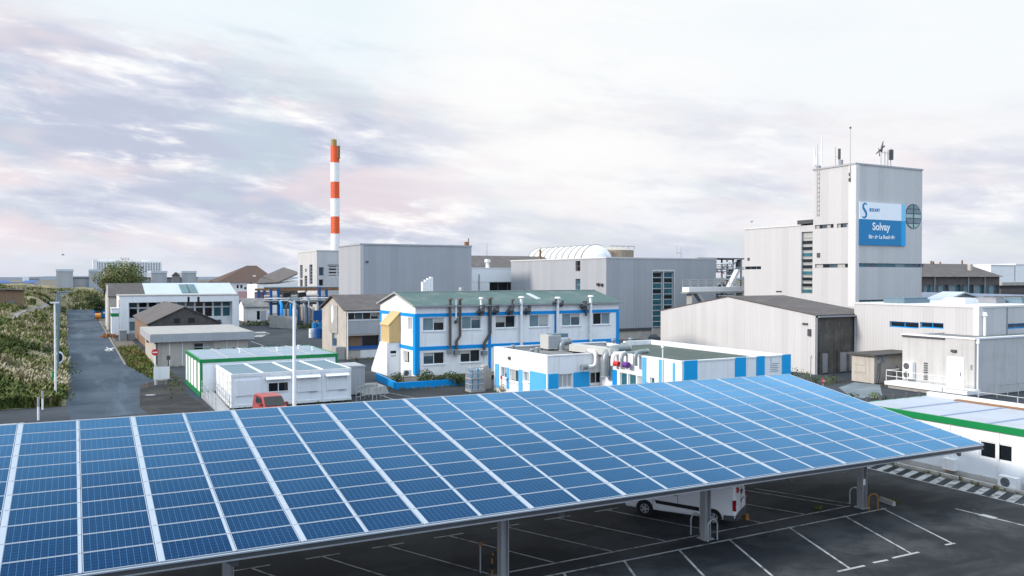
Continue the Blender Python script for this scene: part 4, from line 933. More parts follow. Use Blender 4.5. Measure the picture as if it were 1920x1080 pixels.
wall(mb, 'L', X2, Y2, n0y, 0, Z2, hL2, .2); wall(mb, 'F', Y2, X2, 47.2, 0, Z2)
mb.poly([(47.2,Y2,0),(47.2,60.5,0),(47.2,60.5,Z2),(47.2,Y2,Z2)]); mb.poly([(44,63.4,0),(44,60.5,0),(44,60.5,n0z),(44,63.4,n0z)])
mb.build('wall', M['white'], B)
for k, h in enumerate(hL): window(B, 'L', n0x, h, 2, 1, pane=['glassb','curtain'])
window(B, 'F', n0y, hF[0], 3, 1, pane='blind'); window(B, 'F', n0y, hF[1], 2, 1, pane='glass')
for h in hL2: window(B, 'L', X2, h, 1, 1, pane='glasst')
def panel(face, c, px0, px1, z0, z1, m='trim', d=.05):
    r = wrect(face, c, px0, px1, 690, 700); q = MB(); fbox(q, face, c, r[0], r[1], z0, z1, -d, -.002); return q.build('wall_panel', M[m], B)
panel('F', n0y, 1028, 1047, .6, 2.42, 'signblue2'); panel('F', n0y, 1075, 1105, .6, 2.42, 'signblue2'); panel('F', n0y, 1131.5, 1146, .6, 2.1, 'trim')
panel('L', n0x, 994, 1024, .4, 2.42, 'trimlt'); panel('L', n0x, 929, 936, .4, 2.42, 'trimlt'); panel('L', n0x, 950.5, 955, .5, 2.3, 'trimlt'); panel('L', n0x, 973, 980, .5, 2.35, 'trimlt')
panel('L', X2, 1149, 1157, 0, 2.7, 'trim'); panel('L', X2, 1205, 1212, 0, 4.0, 'trimlt'); panel('L', X2, 1236, 1243, 0, 4.0, 'trimlt'); panel('L', X2, 1212.5, 1217, 0, 2.2, 'trim'); panel('L', X2, 1262, 1266, 0, 3.9, 'trimlt')
for a, b in ((1282,1307),(1378,1398),(1418,1433),(1466,1482)): panel('F', Y2, a, b, .2, 4.12, 'signblue2')
mb = MB(); flatroof(mb, n0x+.3, 44, n0y+.3, 63.1, 3.5); rf = mb.build('roof', M['roofgrey'], B)
mb = MB(); mb.box(n0x-.04, n0x+.28, n0y-.04, 63.4, n0z-.0, n0z+.09); mb.box(n0x+.28, 37.2, n0y-.04, n0y+.28, n0z, n0z+.09); mb.box(n0x+.28, 44, 63.15, 63.4, n0z, n0z+.09); mb.build('coping', M['white'], rf)
mb = MB(); flatroof(mb, X2+.3, 46.9, Y2+.3, 60.2, 3.72); rf2 = mb.build('roof', M['roofmoss'], B)
mb = MB(); mb.box(X2-.04, X2+.26, Y2-.04, n0y, Z2, Z2+.1); mb.box(X2+.26, 47.24, Y2-.04, Y2+.26, Z2, Z2+.1); mb.box(46.9, 47.24, Y2+.26, 60.5, 3.6, Z2+.12); mb.box(44, 46.9, 60.2, 60.5, 3.6, Z2+.12); mb.build('coping', M['whitewall'], rf2)
tx = fy(1452, 690, Y2)[0]; nt_ = MB()
for k in range(5): nt_.box(tx-.42, tx+.42-.12*(k%2), Y2-.012, Y2-.002, 2.9+.14*k, 2.95+.14*k)
nt_.box(tx-.4, tx-.33, Y2-.012, Y2-.002, 3.62, 3.9); nt_.build('faded_lettering', M['greymid'], B)
MB().box(fy(1251,700,Y2)[0], fy(1251,700,Y2)[0]+.05, Y2-.05, Y2-.0, 1.2, 1.3).build('bracket', M['steel'], B)
x, y = gz(1254, 645, 4.4); mb = MB(); mb.cyl(37.14, 46.3, .2, 4.9, .045, None, 8); mb.cyl(37.14,46.3,4.9,5.1,.13,.10,10); mb.box(37.1,37.2,45.4,47.0,.8,.86); mb.build('vent_pipe', M['whitewall'], B)
x, y = gz(965, 672, 3.4); MB().box(n0x-.14, n0x-.002, 60.3, 60.6, 3.0, 3.25).build('lamp', M['greydark'], B)
# plant on that roof
def roofpt(px, py, z): x, y = gz(px, py, z); return Vector((x, y, z))
a = roofpt(1040, 657, 3.52); u = thing('air_handling_unit', 'big grey air handling unit on the roof of the lab building', 'ventilation unit', a, 'roof plant')
MB().box(a.x-.65, a.x+.65, a.y, a.y+1.4, 3.65, 4.85).build('casing', M['ductpale'], u); MB().box(a.x-.1, a.x+1.5, a.y+.2, a.y+1.2, 4.62, 4.95).build('hood', M['roofblue'], u)
mb = MB()
for dx in (-.55,.55):
    for dy in (.1,1.2): mb.box(a.x+dx-.08, a.x+dx+.08, a.y+dy, a.y+dy+.16, 3.5, 3.65)
mb.build('foot', M['greydark'], u)
for k in range(4): MB().box(a.x-.6+k*.31, a.x-.33+k*.31, a.y-.03, a.y-.002, 3.8, 4.75).build('access_panel', M['cladgrey'], u)
def duct(name, label, pts, r, m='duct', n=14, parts=()):
    t_ = thing(name, label, 'duct', pts[0], 'roof ducts of the lab building')
    P = []; V = [Vector(p) for p in pts]
    P.append(V[0])
    for i in range(1, len(V)-1):                     # rounded elbows
        d0 = (V[i-1]-V[i]); d1 = (V[i+1]-V[i]); k = min(d0.length, d1.length)*.45; s0 = V[i]+d0.normalized()*k; s1 = V[i]+d1.normalized()*k
        for f in (0,.25,.5,.75,1): P.append(s0*(1-f)**2+V[i]*2*f*(1-f)+s1*f*f)
    P.append(V[-1]); MB().tube(P, r, n).build('tube', M[m], t_)
    fl = MB()
    for p in (P[0], P[-1]):
        q = P[1] if p is P[0] else P[-2]; d = (q-p).normalized(); fl.tube([p, p+d*.06], r*1.18, n)
    fl.build('flange', M['steel'], t_)
    for (nm, mb_, mm) in parts: mb_.build(nm, M[mm], t_)
    return t_
a = roofpt(1053, 656, 3.55)
duct('elbow_duct', 'large galvanised elbow duct turning down into the roof beside the air handling unit', [(a.x,a.y,3.5),(a.x,a.y,4.2),(a.x+1.0,a.y+.3,4.2)], .26)
a = roofpt(1075, 655, 3.9); b = roofpt(1152, 664, 3.9)
t_ = thing('roof_duct', 'long beige rectangular duct running across the lab roof', 'duct', a, 'roof ducts of the lab building')
d = (b-a); d.z = 0; nrm_ = Vector((-d.y, d.x, 0)).normalized()*.45
MB().prism([a+nrm_+Vector((0,0,-.1)), a-nrm_+Vector((0,0,-.1)), a-nrm_+Vector((0,0,.45)), a+nrm_+Vector((0,0,.45))], d).build('casing', M['ductpale'], t_)
mb = MB()
for f in (.05,.3,.55,.8,.97):
    c = a+d*f; mb.box(c.x-.05, c.x+.05, c.y-.4, c.y+.4, 3.5, 3.8)
mb.build('foot', M['greydark'], t_)
xw = X2-.45
def hp(px, py): y, z = fx(px, py, xw); return (xw, y, z)
def fan_parts(px, py, m):
    y, z = fx(px, py, xw); return [('fan', MB().tube([(xw-.1, y-.28, z), (xw-.1, y+.28, z)], .27, 14), m)]
p0, p1, p2, p3 = hp(1133,702), hp(1133,656), hp(1164,657), hp(1164,657)
def up_duct(label, px, pyb, pyt, run, r, m='duct', fan=None):
    y, zb_ = fx(px, pyb, xw); zt_2 = fx(px, pyt, xw)[1]
    parts = []
    if fan: yy, zz = fx(fan[0], fan[1], xw); parts = [('fan', MB().tube([(xw-.05,yy-.3,zz),(xw-.05,yy+.3,zz)], fan[2], 14), fan[3])]
    return duct('exhaust_duct', label, [(xw,y,zb_),(xw,y,zt_2),(xw+run,y+.05,zt_2)], r, m, 14, parts)
up_duct('tallest galvanised duct rising up the inner corner and bending over the roof', 1135, 706, 655, 2.3, .33)
up_duct('white curved duct with red fan on the lab wall', 1149, 686, 664, 1.2, .17, 'white', (1158,682,.20,'red'))
up_duct('slim upright duct with purple fan on the lab wall', 1166, 686, 663, 1.3, .14, 'duct', (1175,684,.22,'purple'))
up_duct('grey duct bending onto the green roof nearest the blue columns', 1191, 686, 660, 1.2, .17)
x0_, z0_ = fy(1117, 655, n0y-.4)
duct('exhaust_duct', 'white bent duct on the shaded wall with a grey fan', [(x0_-.9, n0y-.4, 2.85),(x0_, n0y-.4, 2.85),(x0_, n0y-.4, 4.0),(x0_-.1,n0y+.6,4.05)], .14, 'white', 14, [('fan', MB().tube([(x0_-1.3,n0y-.4,2.85),(x0_-.8,n0y-.4,2.85)], .22, 14), 'duct')])
for px, py, s in ((1150,640,.5),(1182,642,.7),(1168,646,.4),(962,652,.5),(1008,655,.45),(998,657,.4)):
    a = roofpt(px, py+6, 3.6); t_ = MB().cyl(a.x, a.y, 3.5, 3.5+s, .16, .14, 10).cyl(a.x, a.y, 3.5+s, 3.62+s, .26, .2, 10)
    solo('roof_vent', t_, M['duct'], {1150:'roof vent behind the long beige duct',1182:'taller roof vent near the bend of the pale coping',1168:'smallest roof vent between the ducts and the green roof',962:'leftmost roof vent on the grey lab roof',1008:'roof vent just left of the air handling unit',998:'lower roof vent on the grey lab roof near the big unit'}[px], 'roof vent', (a.x,a.y,3.5), 'roof vents')
# yard clutter left of the laboratory
x, y = gz(896, 735); tk = thing('gas_bottle_rack', 'caged rack of white gas bottles standing by the end of the blue wall', 'gas rack', (x,y,0))
for k in range(6):
    for yy in (.2,.7): MB().cyl(x-.53+k*.212, y+yy, .15, 1.9, .095, None, 10).tube([(x-.53+k*.212,y+yy,1.9),(x-.53+k*.212,y+yy,2.02)], [.095,.04], 10).build('bottle', M['white' if k % 3 else 'trimlt'], tk)
mb = MB()
for k in range(8): mb.bar((x-.66+k*1.32/7, y-.05, .14), (x-.66+k*1.32/7, y-.05, 2.2), .05)
for k in range(5): mb.bar((x-.68, y-.05, .2+k*.48), (x+.68, y-.05, .2+k*.48), .05); mb.bar((x-.68, y-.05, .2+k*.48), (x-.68, y+1.05, .2+k*.48), .05)
for k in range(1,6): mb.bar((x-.68, y+k*.2, .14), (x-.68, y+k*.2, 2.2), .05)
mb.build('cage', M['steel'], tk); MB().box(x-.7,x+.7,y-.08,y+1.08,0,.14).box(x-.7,x+.7,y-.08,y+1.08,1.12,1.22).build('pallet', M['concrete'], tk)
mb = MB()
for k in range(5): mb.box(x-.5+k*.25, x-.38+k*.25, y+.1, y+.3, 2.2, 2.45)
solo('stacked_crates', MB().box(x+1.0,x+1.9,y+1.2,y+2.1,0,.9).box(x+1.05,x+1.95,y+1.25,y+2.1,.92,1.75).box(x+1.2,x+1.7,y+1.3,y+1.9,1.77,2.1), M['beige'], 'stack of beige crates between the caged tank and the lab', 'crates', (x+1.4,y+1.6,0))
mb = MB()
for px in (935,940,945,950,954,958,962): xx, yy = gz(px, 737); leaf_clump(mb, xx-.3, yy-.2, .4, .45, 50, .10, .9)
struct('wall_foot_plants', mb, M['verge'], 'stuff')  # plants along the wall foot, merged into one mesh
sg = MB().cyl(31.7, 60.8, 0, 1.3, .03, None, 6).tube([(31.68,60.8,1.5),(31.66,60.8,1.5)], .18, 16); solo('round_sign', sg, M['red'], 'small red round sign beside the lab side wall', 'sign', (31.7,60.8,0))
# ================================================================== corrugated gabled shed with dark timber front
gx0, gx1, gy0, gy1 = 66.4, 75.0, 58.4, 83.2
B = thing('corrugated_shed', 'wide pale corrugated shed with grey roof and weathered timber front', 'shed', (gx0, gy0, 0))
ye, zr = 71.0, 7.58
mb = MB(); mb.prism([(gx0,gy0,0),(gx0,gy1,0),(gx0,gy1,5.55),(gx0,ye,zr),(gx0,gy0,5.98)], (.12,0,0)); mb.build('gable_wall', M['cladshed'], B)
mb = MB(); mb.box(gx0+.13, gx1, gy0+.02, gy0+.2, 0, 5.9); mb.build('timber_front', M['wood'], B)
mb = MB(); mb.poly([(gx1,gy0,0),(gx1,gy1,0),(gx1,gy1,5.5),(gx1,ye,7.5),(gx1,gy0,5.9)]); mb.poly([(gx0,gy1,0),(gx1,gy1,0),(gx1,gy1,5.5),(gx0,gy1,5.5)]); mb.build('wall', M['cladshed'], B)
mb = MB(); P = [(gx0-.05,gy0-.25,5.97),(gx0-.05,ye,zr+.04),(gx0-.05,gy1+.2,5.52)]; up_ = Vector((0,0,.12))
for k in (0,1): a, b = Vector(P[k]), Vector(P[k+1]); mb.prism([a, b, b+up_, a+up_], (gx1-gx0+.3,0,0))
rf = mb.build('roof', M['roofbrown'], B)
MB().box(gx0+.1, gx1+.5, gy0-.45, gy0-.26, 5.82, 5.96).build('gutter', M['greymid'], rf)
for x in (gx0+.02, gx1+.2): MB().cyl(x, gy0-.2, 0, 5.8, .07, None, 8).build('downpipe', M['whitewall'] if x > 70 else M['greymid'], B)
for k, x in enumerate((67.0,68.2,69.6,71.0,72.6)): MB().box(x, x+.35, gy0-.12, gy0+.01, 0, 2.3).build('post', M['wood'], B)
for x in (67.4, 69.95, 71.4): MB().box(x, x+1.1, gy0-.06, gy0+.012, .1, 2.1).build('door', M['greymid'], B)
r = wrect('L', gx0, 1506, 1511, 600, 604); MB().box(gx0-.1, gx0-.002, r[0]-.3, r[0]+.4, 5.0, 5.2).build('vent', M['greydark'], B)
MB().box(gx0-.14, gx0-.002, 58.9, 59.3, 3.9, 4.6).build('lamp', M['greydark'], B)
cd = MB().box(gx0-.5, gx0+.9, gy0-2.2, gy0-.5, 0, .5); cx_, cy_ = gz(1522, 700)
# ================================================================== tall tower with the blue and white sign
tX0, tX1, tY0, tY1, tZ = 90., 103.5, 72.7, 79.65, 24.6
B = thing('tower_building', 'tallest grey clad tower carrying a blue and white sign, a round window and antennas', 'tower', (tX0, tY0, 0))
hL = [wrect('L', tX0, 1528, 1563, 421, 428.5), wrect('L', tX0, 1569, 1597, 418.5, 426.5), wrect('L', tX0, 1528, 1597, 494.6, 502.2)]
hF = [wrect('F', tY0, 1609.5, 1732, 494, 501.3), wrect('F', tY0, 1611, 1732, 561.3, 568.5)]
mb = MB(); body(mb, tX0, tX1, tY0, tY1, 0, tZ, hF, hL, .25); mb.build('wall', M['clad'], B)
for h in hL: window(B, 'L', tX0, h, 5, 1, .25, 'greymid', ['glass','blind','glassb','glass','blind'], False, .05)
window(B, 'F', tY0, hF[0], 7, 1, .25, 'greymid', ['glasst','glassb','glasst','glasst','curtain','glasst','glassb'], False, .05); window(B, 'F', tY0, hF[1], 5, 1, .25, 'greymid', 'glasst', False, .05)
MB().box(tX0-.05, tX0+.001, tY0-.05, tY0+1.1, 6, tZ).build('corner_strip', M['cladstrip'], B)
MB().box(tX0-.12, tX1+.08, tY0-.1, tY1+.08, tZ+.001, tZ+.22).build('roof_edge', M['cladgrey'], B)
MB().box(tX0-.02, tX0+.6, tY0-.09, tY0-.051, 6, tZ).build('corner_flashing', M['cladstrip'], B)
cxw, czw = fy(1712, 405.8, tY0); rr = abs(fy(1712, 429, tY0)[1]-czw)
rw = MB().tube([(cxw,tY0-.02,czw),(cxw,tY0-.06,czw)], rr, 40).build('round_window', M['greydark'], B)
mb = MB()
bands = [(-.98,-.62,'blind'),(-.55,-.2,'glasst'),(-.13,.17,'blind'),(.24,.55,'curtain'),(.62,.98,'glasst')]
for za, zb, m_ in bands:
    zm = max(abs(za), abs(zb)); q = MB()
    for s in (-1, 1):
        P = []
        for t in range(9): z = za+(zb-za)*t/8; P.append((cxw+s*max(.12, math.sqrt(max(0, .93**2-z*z)))*rr, tY0-.075, czw+z*rr))
        P = [(cxw+s*.12, tY0-.075, czw+zb*rr), (cxw+s*.12, tY0-.075, czw+za*rr)]+P
        q.poly(P)
    q.build('pane', M['palepane' if m_ == 'blind' else 'curtain'], rw)
# sign
sg = thing('company_sign', 'large blue and white sign board with white lettering on the tower', 'sign', (tX0+.4, tY0-.12, 15))
sxa, sza = fy(1611, 380, tY0-.12); sxb, szb = fy(1697, 461.5, tY0-.12); szm = fy(1650, 412.3, tY0-.12)[1]; sxc = fy(1689, 420, tY0-.12)[0]
sza = fy(1650, 380.5, tY0-.12)[1]; yb = tY0-.2
MB().box(sxa, sxb, yb, tY0-.003, szb, szm).build('blue_board', M['signblue'], sg); MB().box(sxa, sxc, yb, tY0-.003, szm, sza).build('white_board', M['signwhite'], sg)
MB().box(sxc, sxb, yb-.004, tY0-.003, szm+.001, sza-.05).build('light_blue_strip', M['signcyan'], sg); MB().box(sxc, sxb, yb-.006, yb-.001, szb, szm-.0).build('bright_blue_strip', M['signblue2'], sg)
def text(s, x, z, size, m, align='CENTER', name='lettering', bold=.0):
    c = bpy.data.curves.new(name, 'FONT'); c.body = s; c.size = size; c.align_x = align; c.extrude = .01; c.offset = bold
    o = bpy.data.objects.new('tmp', c); COL.objects.link(o); dg = bpy.context.evaluated_depsgraph_get(); me = bpy.data.meshes.new_from_object(o.evaluated_get(dg)); bpy.data.objects.remove(o)
    me.materials.clear(); me.materials.append(M[m]); ob = bpy.data.objects.new(name, me); COL.objects.link(ob)
    ob.parent = sg; ob.rotation_euler = (R(90),0,0); ob.location = Vector((x, yb-.018, z))-ORI[sg.name]; return ob
def tz(py, px=1650): return fy(px, py, yb)[1]
def tx_(px, py=430): return fy(px, py, yb)[0]
text('Solvay', tx_(1652), tz(431.5), 1.38, 'signwhite', bold=.035); text('Site de La Rochelle', tx_(1653.5), tz(447.5), .68, 'signwhite', bold=.02)
text('SOLVAY', tx_(1640, 395), tz(397), .56, 'signblue', bold=.02)
lg = MB(); lx, lz = tx_(1621.5, 395), tz(394.5, 1621)
C_ = [(.42,.78),(.18,.98),(-.12,.92),(-.34,.66),(-.30,.34),(-.06,.08),(.18,-.16),(.32,-.46),(.26,-.76),(.02,-.98),(-.28,-1.0),(-.52,-.84)]
P = [(lx+.95*a_, lz+.95*b_) for a_, b_ in C_]
for i in range(len(P)-1):
    wv = .07+.13*math.sin(math.pi*i/(len(P)-1)); wn_ = .07+.13*math.sin(math.pi*(i+1)/(len(P)-1)); a = Vector((P[i][0], yb-.012, P[i][1])); b = Vector((P[i+1][0], yb-.012, P[i+1][1]))
    def nrm2(j): d = Vector((P[min(j+1,len(P)-1)][0]-P[max(j-1,0)][0], 0, P[min(j+1,len(P)-1)][1]-P[max(j-1,0)][1])).normalized(); return Vector((-d.z, 0, d.x))
    lg.poly([a-nrm2(i)*wv, b-nrm2(i+1)*wn_, b+nrm2(i+1)*wn_, a+nrm2(i)*wv])
lg.build('emblem', M['signblue'], sg)
# antennas on the roof
def mast(name, label, px, py0, py1, X_, parts, r=.07):
    y, z0 = fx(px, py0, X_); z1 = fx(px, py1, X_)[1]; t_ = thing(name, label, 'antenna', (X_, y, z0), 'antennas on the tower roof')
    MB().cyl(X_, y, z0, z1, r, r*.7, 8).build('pole', M['steel'], t_)
    for (nm, m_, dy, za, zb, rr_) in parts: MB().cyl(X_, y+dy, z0+(z1-z0)*za, z0+(z1-z0)*zb, rr_, None, 8).tube([(X_, y, z0+(z1-z0)*(za+zb)/2), (X_, y+dy, z0+(z1-z0)*(za+zb)/2)], .03, 6).build(nm, M[m_], t_)
    return t_
a = mast('antenna_mast', 'cluster of white panel antennas on the left edge of the tower', 1533, 325, 270, tX0+.4, [('panel_antenna','white',.55,.25,.85,.13),('panel_antenna','white',-.7,.2,1.2,.09),('equipment_box','greymid',-.15,.0,.25,.32),('equipment_box','whitewall',.2,.3,.5,.22)])
b = mast('antenna_mast', 'short dark antennas on a pole behind the tall rod', 1573, 312, 279, tX0+1.5, [('panel_antenna','greydark',-.05,.4,1.0,.18),('whip_antenna','steel',.6,.0,1.15,.05),('equipment_box','greymid',-.3,0,.35,.3)])
mast('antenna_rod', 'tall thin rod antenna clamped to the tower corner', 1594, 340, 238, tX0-.12, [('tip','greydark',0,.97,1.0,.12),('clamp','greydark',.08,.0,.06,.14),('clamp','greydark',.08,.10,.16,.12)], .06)
xq, zq = fy(1660, 309, tY0+1.2); t_ = thing('antenna_cluster', 'group of antennas and a tilted dish aerial on the right part of the tower roof', 'antenna', (xq, tY0+1.2, tZ+.2), 'antennas on the tower roof')
for dx, h in ((-.9,2.6),(-.1,2.2),(.5,2.4),(1.1,2.7)): MB().cyl(xq+dx, tY0+1.2, tZ+.2, tZ+.2+h, .06, None, 8).build('pole', M['steel'], t_)
MB().tube([(xq-2.0,tY0+1.1,tZ+1.9),(xq-.2,tY0+1.2,tZ+3.1)], [.07,.10], 8).tube([(xq-1.5,tY0+1.1,tZ+2.7),(xq-1.3,tY0+1.1,tZ+1.6)], .06, 6).tube([(xq-.6,tY0+1.1,tZ+3.7),(xq-.9,tY0+1.2,tZ+2.3)], [.05,.2], 8).build('yagi_aerial', M['greydark'], t_)
MB().box(xq+.95, xq+1.4, tY0+1.0, tY0+1.4, tZ+1.3, tZ+2.7).build('panel_antenna', M['greydark'], t_); MB().tube([(xq-.9,tY0+1.2,tZ+2.2),(xq+1.1,tY0+1.2,tZ+2.2)], .04, 6).build('crossbar', M['steel'], t_)
mb = MB(); yq = fx(1535, 345, tX0)[0]
for k in range(10): mb.box(tX0-.12, tX0-.06, yq-.18, yq+.18, 18.4+k*.62, 18.5+k*.62)
mb.box(tX0-.14, tX0-.1, yq-.2, yq-.16, 18.2, 24.6); mb.box(tX0-.14, tX0-.1, yq+.16, yq+.2, 18.2, 24.6); mb.build('cable_ladder', M['steel'], B)
MB().box(tX0-.1, tX0-.002, 78.4, 78.9, 12.6, 13.2).build('wall_lamp', M['greydark'], B)
# lower wing of the tower
wY0, wY1, wZ = 79.66, 92.7, 17.1
B = thing('clad_wing', 'lower pale clad block with a tall glazed stair strip joined to the tower', 'building', (tX0, wY0, 0))
hL = [(wY0+.05, wY0+2.0, 7.6, 16.2), wrect('L', tX0, 1397, 1427, 499.5, 505.3), wrect('L', tX0, 1455, 1466, 545.5, 548.5)]
mb = MB(); body(mb, tX0, 103.5, wY0, wY1, 0, wZ, [], hL, .35); mb.build('wall', M['clad'], B)
wn = window(B, 'L', tX0, hL[0], 1, 10, .35, 'greymid', 'blind', False, .12); window(B, 'L', tX0, hL[1], 3, 1, .2, 'greymid', 'glass', False, .05); window(B, 'L', tX0, hL[2], 2, 1, .2, 'greymid', 'glass', False, .05)
for k in range(9): MB().box(tX0+.2, tX0+.31, wY0+.1, wY0+1.95, 7.75+k*.85, 8.15+k*.85).build('pane', M['glass' if k%3 else 'glasst'], wn)
MB().box(tX0-.1, 103.5, wY0+2.05, wY1+.1, wZ+.001, wZ+.2).build('roof_edge', M['cladstrip'], B); MB().box(tX0-.2, tX0+3, wY0, wY0+2.6, wZ+.22, wZ+.75).build('stair_head', M['greydark'], B)
x = tX0-.02; MB().box(x-.08, x, 91.6, 92.0, 12.4, 12.8).build('wall_lamp', M['greydark'], B)
# ================================================================== grey hall with ladder like glazing
hx0, hx1, hy0, hy1, hz_ = 73.1, 95.5, 105., 136.4, 12.82
B = thing('process_hall', 'big grey hall with a tall column of dark louvre windows', 'hall', (hx0, hy0, 0))
r = wrect('F', hy0, 1223, 1263.5, 510, 640); hF = [(r[0]+.05, (r[0]+r[1])/2-.06, .5, r[3]), ((r[0]+r[1])/2+.06, r[1]-.05, .5, r[3])]
hL = [wrect('L', hx0, 1079, 1088, 489.3, 508.5), wrect('L', hx0, 1079, 1088, 522.8, 545)]
mb = MB(); body(mb, hx0, hx1, hy0, hy1, 1.75, hz_, [(h[0],h[1],1.75,h[3]) for h in hF], hL, .4); mb.build('wall', M['cladgrey'], B)
MB().box(hx0+.15, hx1-.1, hy0+.15, hy1-.1, .0, 1.75).build('plinth', M['beige'], B)
MB().box(hx0-.03, hF[0][0]-.1, hy0-.03, hy0+.12, 1.35, 1.78).build('base_flashing', M['greydark'], B)
for h in hF:
    wdw = window(B, 'F', hy0, (h[0],h[1],1.8,h[3]), 1, 10, .4, 'cladstrip', 'glasst', False, .1)
    for k in range(10):
        if random.random() < .5: z = 1.8+(h[3]-1.8)*k/10; MB().box(h[0]+.1, h[1]-.1, hy0+.34, hy0+.365, z+.12, z+.12+(h[3]-1.8)/10*.6).build('pane', M['glass'], wdw)
fr_ = MB()
for a in (hF[0][0]-.16, hF[0][1]+.0, hF[1][1]+.02): fr_.box(a, a+.12, hy0-.10, hy0-.003, 1.0, hF[0][3]+.12)
fr_.box(hF[0][0]-.16, hF[1][1]+.14, hy0-.11, hy0-.004, hF[0][3]+.12, hF[0][3]+.3); fr_.build('glazing_frame', M['cladstrip'], B)
for h in hL: window(B, 'L', hx0, h, 1, 2, .4, 'rust' if h is hL[0] else 'greymid', 'glass' if h is hL[0] else 'glasst', False, .1)
MB().box(hx0-.1, hx1+.1, hy0-.08, hy1+.1, hz_+.001, hz_+.2).build('roof_edge', M['cladstrip'], B)
for py, px in ((533,1121),(534,1128)):
    y, z = fx(px, py, hx0-.2); mb = MB(); mb.cyl(hx0-.2, y, 8.4, z, .07, None, 8); mb.tube([(hx0-.2,y+.25,z),(hx0-.2,y-.25,z)], .22, 10); mb.build('flood_lamp', M['greydark'], B)
x, y = fy(1272, 486, 112)[0], 112
t_ = thing('antenna_pair', 'slender twin pole aerial on the roof of the grey hall', 'antenna', (x,y,hz_+.2))
for dx in (-.45,.55): MB().cyl(x+dx, y, hz_+.2, fy(1272,461,112)[1], .07, .05, 8).build('pole', M['steel'], t_)
MB().tube([(x-.45,y,14.1),(x+.55,y,14.1)], .07, 8).build('crossbar', M['steel'], t_)
# walkway bridge between hall and wing
B = thing('walkway_bridge', 'raised steel walkway with railings reaching from the grey hall to the tower wing', 'walkway', (84, 97, 0))
xa, za = fy(1288, 544, 97.5); xb = fy(1392, 544, 97.5)[0]
MB().box(xa, xb, 97, 98.6, za-.25, za+.45).build('deck', M['whitewall'], B); MB().box(xa-.2, xb, 96.98, 98.62, za-.5, za-.26).build('beam', M['concrete'], B)
for y in (97.0, 98.55):
    mb = MB()
    for k in range(8): xx = xa+.05+(xb-xa-.1)*k/7; mb.cyl(xx, y, za+.45, za+1.6, .03, None, 6)
    for z in (.95,1.25,1.6): mb.tube([(xa,y,za+z),(xb,y,za+z)], .03, 6)
    mb.build('railing', M['steel'], B)
for xx in (xa+.7, xb-.5): MB().box(xx, xx+.28, 97.2, 98.4, 0, za-.5).build('leg', M['concrete'], B)
st = MB(); st.prism([(xa+1.6,97.1,za-.5),(xa+2.2,97.1,za-.5),(xa+4.6,97.1,4.6),(xa+4.0,97.1,4.6)], (0,1.0,0)); st.build('stair', M['steel'], B)
st = MB(); st.prism([(xb-1.6,98.7,za+.4),(xb-1.0,98.7,za+.4),(xb+.8,98.7,za+3.2),(xb+.2,98.7,za+3.2)], (0,.8,0)); st.build('stair', M['whitewall'], B)
# open steel process frame
B = thing('process_plant', 'open steel frame full of pipes and vessels between hall and tower wing', 'process plant', (97, 110, 0))
fx0, fx1, fy0_, fy1_ = 96.3, 109, 110., 115.; ft = fy(1370, 484, 110)[1]
lv = [4.5, 7.2, 9.4, 11.2, ft-.2]
for x in (fx0, fx0+3.2, fx0+6.4, fx1-3, fx1-.2):
    for y in (fy0_, fy1_): MB().box(x, x+.25, y, y+.25, 0, ft).build('column', M['concrete'], B)
for z in lv: mb = MB(); mb.box(fx0-.3, fx1, fy0_-.05, fy0_+.3, z, z+.22); mb.box(fx0-.3, fx1, fy1_, fy1_+.3, z, z+.22); mb.box(fx0, fx1, fy0_+.3, fy1_, z+.1, z+.16); mb.build('floor_beam', M['steel'] if z < ft-1 else M['greydark'], B)
rs_ = random.Random(4)
for k in range(34):
    z = rs_.uniform(6, ft-1); x = rs_.uniform(fx0, fx1-4); MB().tube([(x, fy0_-.2, z), (x+2.2, fy0_-.2, z), (x+2.2+rs_.uniform(.0,1.4), fy0_-.2, z+rs_.uniform(-1.5,1.5))], rs_.uniform(.06,.16), 8).build('pipe', M[rs_.choice(['whitewall','steel','beige','duct'])], B)
for k in range(6):
    x = fx0+1+k*2.0; z = lv[k%3+1]+.25; MB().tube([(x,fy0_+2,z),(x,fy0_+2,z+1.3)], .55, 12).tube([(x,fy0_+2,z+1.3),(x,fy0_+2,z+1.6)], [.55,.2], 12).build('vessel', M[rs_.choice(['whitewall','beige','duct'])], B)
MB().box(fx0+.2, fx0+1.6, fy0_-.4, fy0_-.05, 4, 8.3).build('louvre_panel', M['greydark'], B)
MB().box(fx1-7, fx1, fy1_+.4, fy1_+.8, 0, 8.6).build('screen_wall', M['whiteroof'], B)
# ================================================================== low clad annexe, concrete box, little shed
jx0, jx1, jy0, jy1, jz = 72., 112., 44.9, 58.25, 7.13
B = thing('clad_annexe', 'long low grey clad annexe with blue framed strip windows in front of the tower', 'building', (jx0, jy0, 0))
hL = [wrect('L', jx0, 1668, 1722.5, 603.5, 614.5), wrect('L', jx0, 1725, 1769, 605, 615.5)]
hF = [wrect('F', jy0, 1889, 1935, 606, 616)]
mb = MB(); body(mb, jx0, jx1, jy0, jy1, 0, jz, hF, hL, .25); mb.build('wall', M['clad'], B)
for h in hL: window(B, 'L', jx0, h, 2, 1, .25, 'trim', 'glass', False, .09)
window(B, 'F', jy0, hF[0], 3, 1, .25, 'trim', 'glassb', False, .09)
MB().box(jx0-.06, jx1+.06, jy0-.06, jy1, jz+.001, jz+.16).build('roof_edge', M['cladstrip'], B)
MB().box(jx0-.05, jx0+.5, jy0-.06, jy0-.003, 0, jz).box(jx0-.06, jx0-.003, jy0-.05, jy0+.5, 0, jz).build('corner_flashing', M['cladstrip'], B)
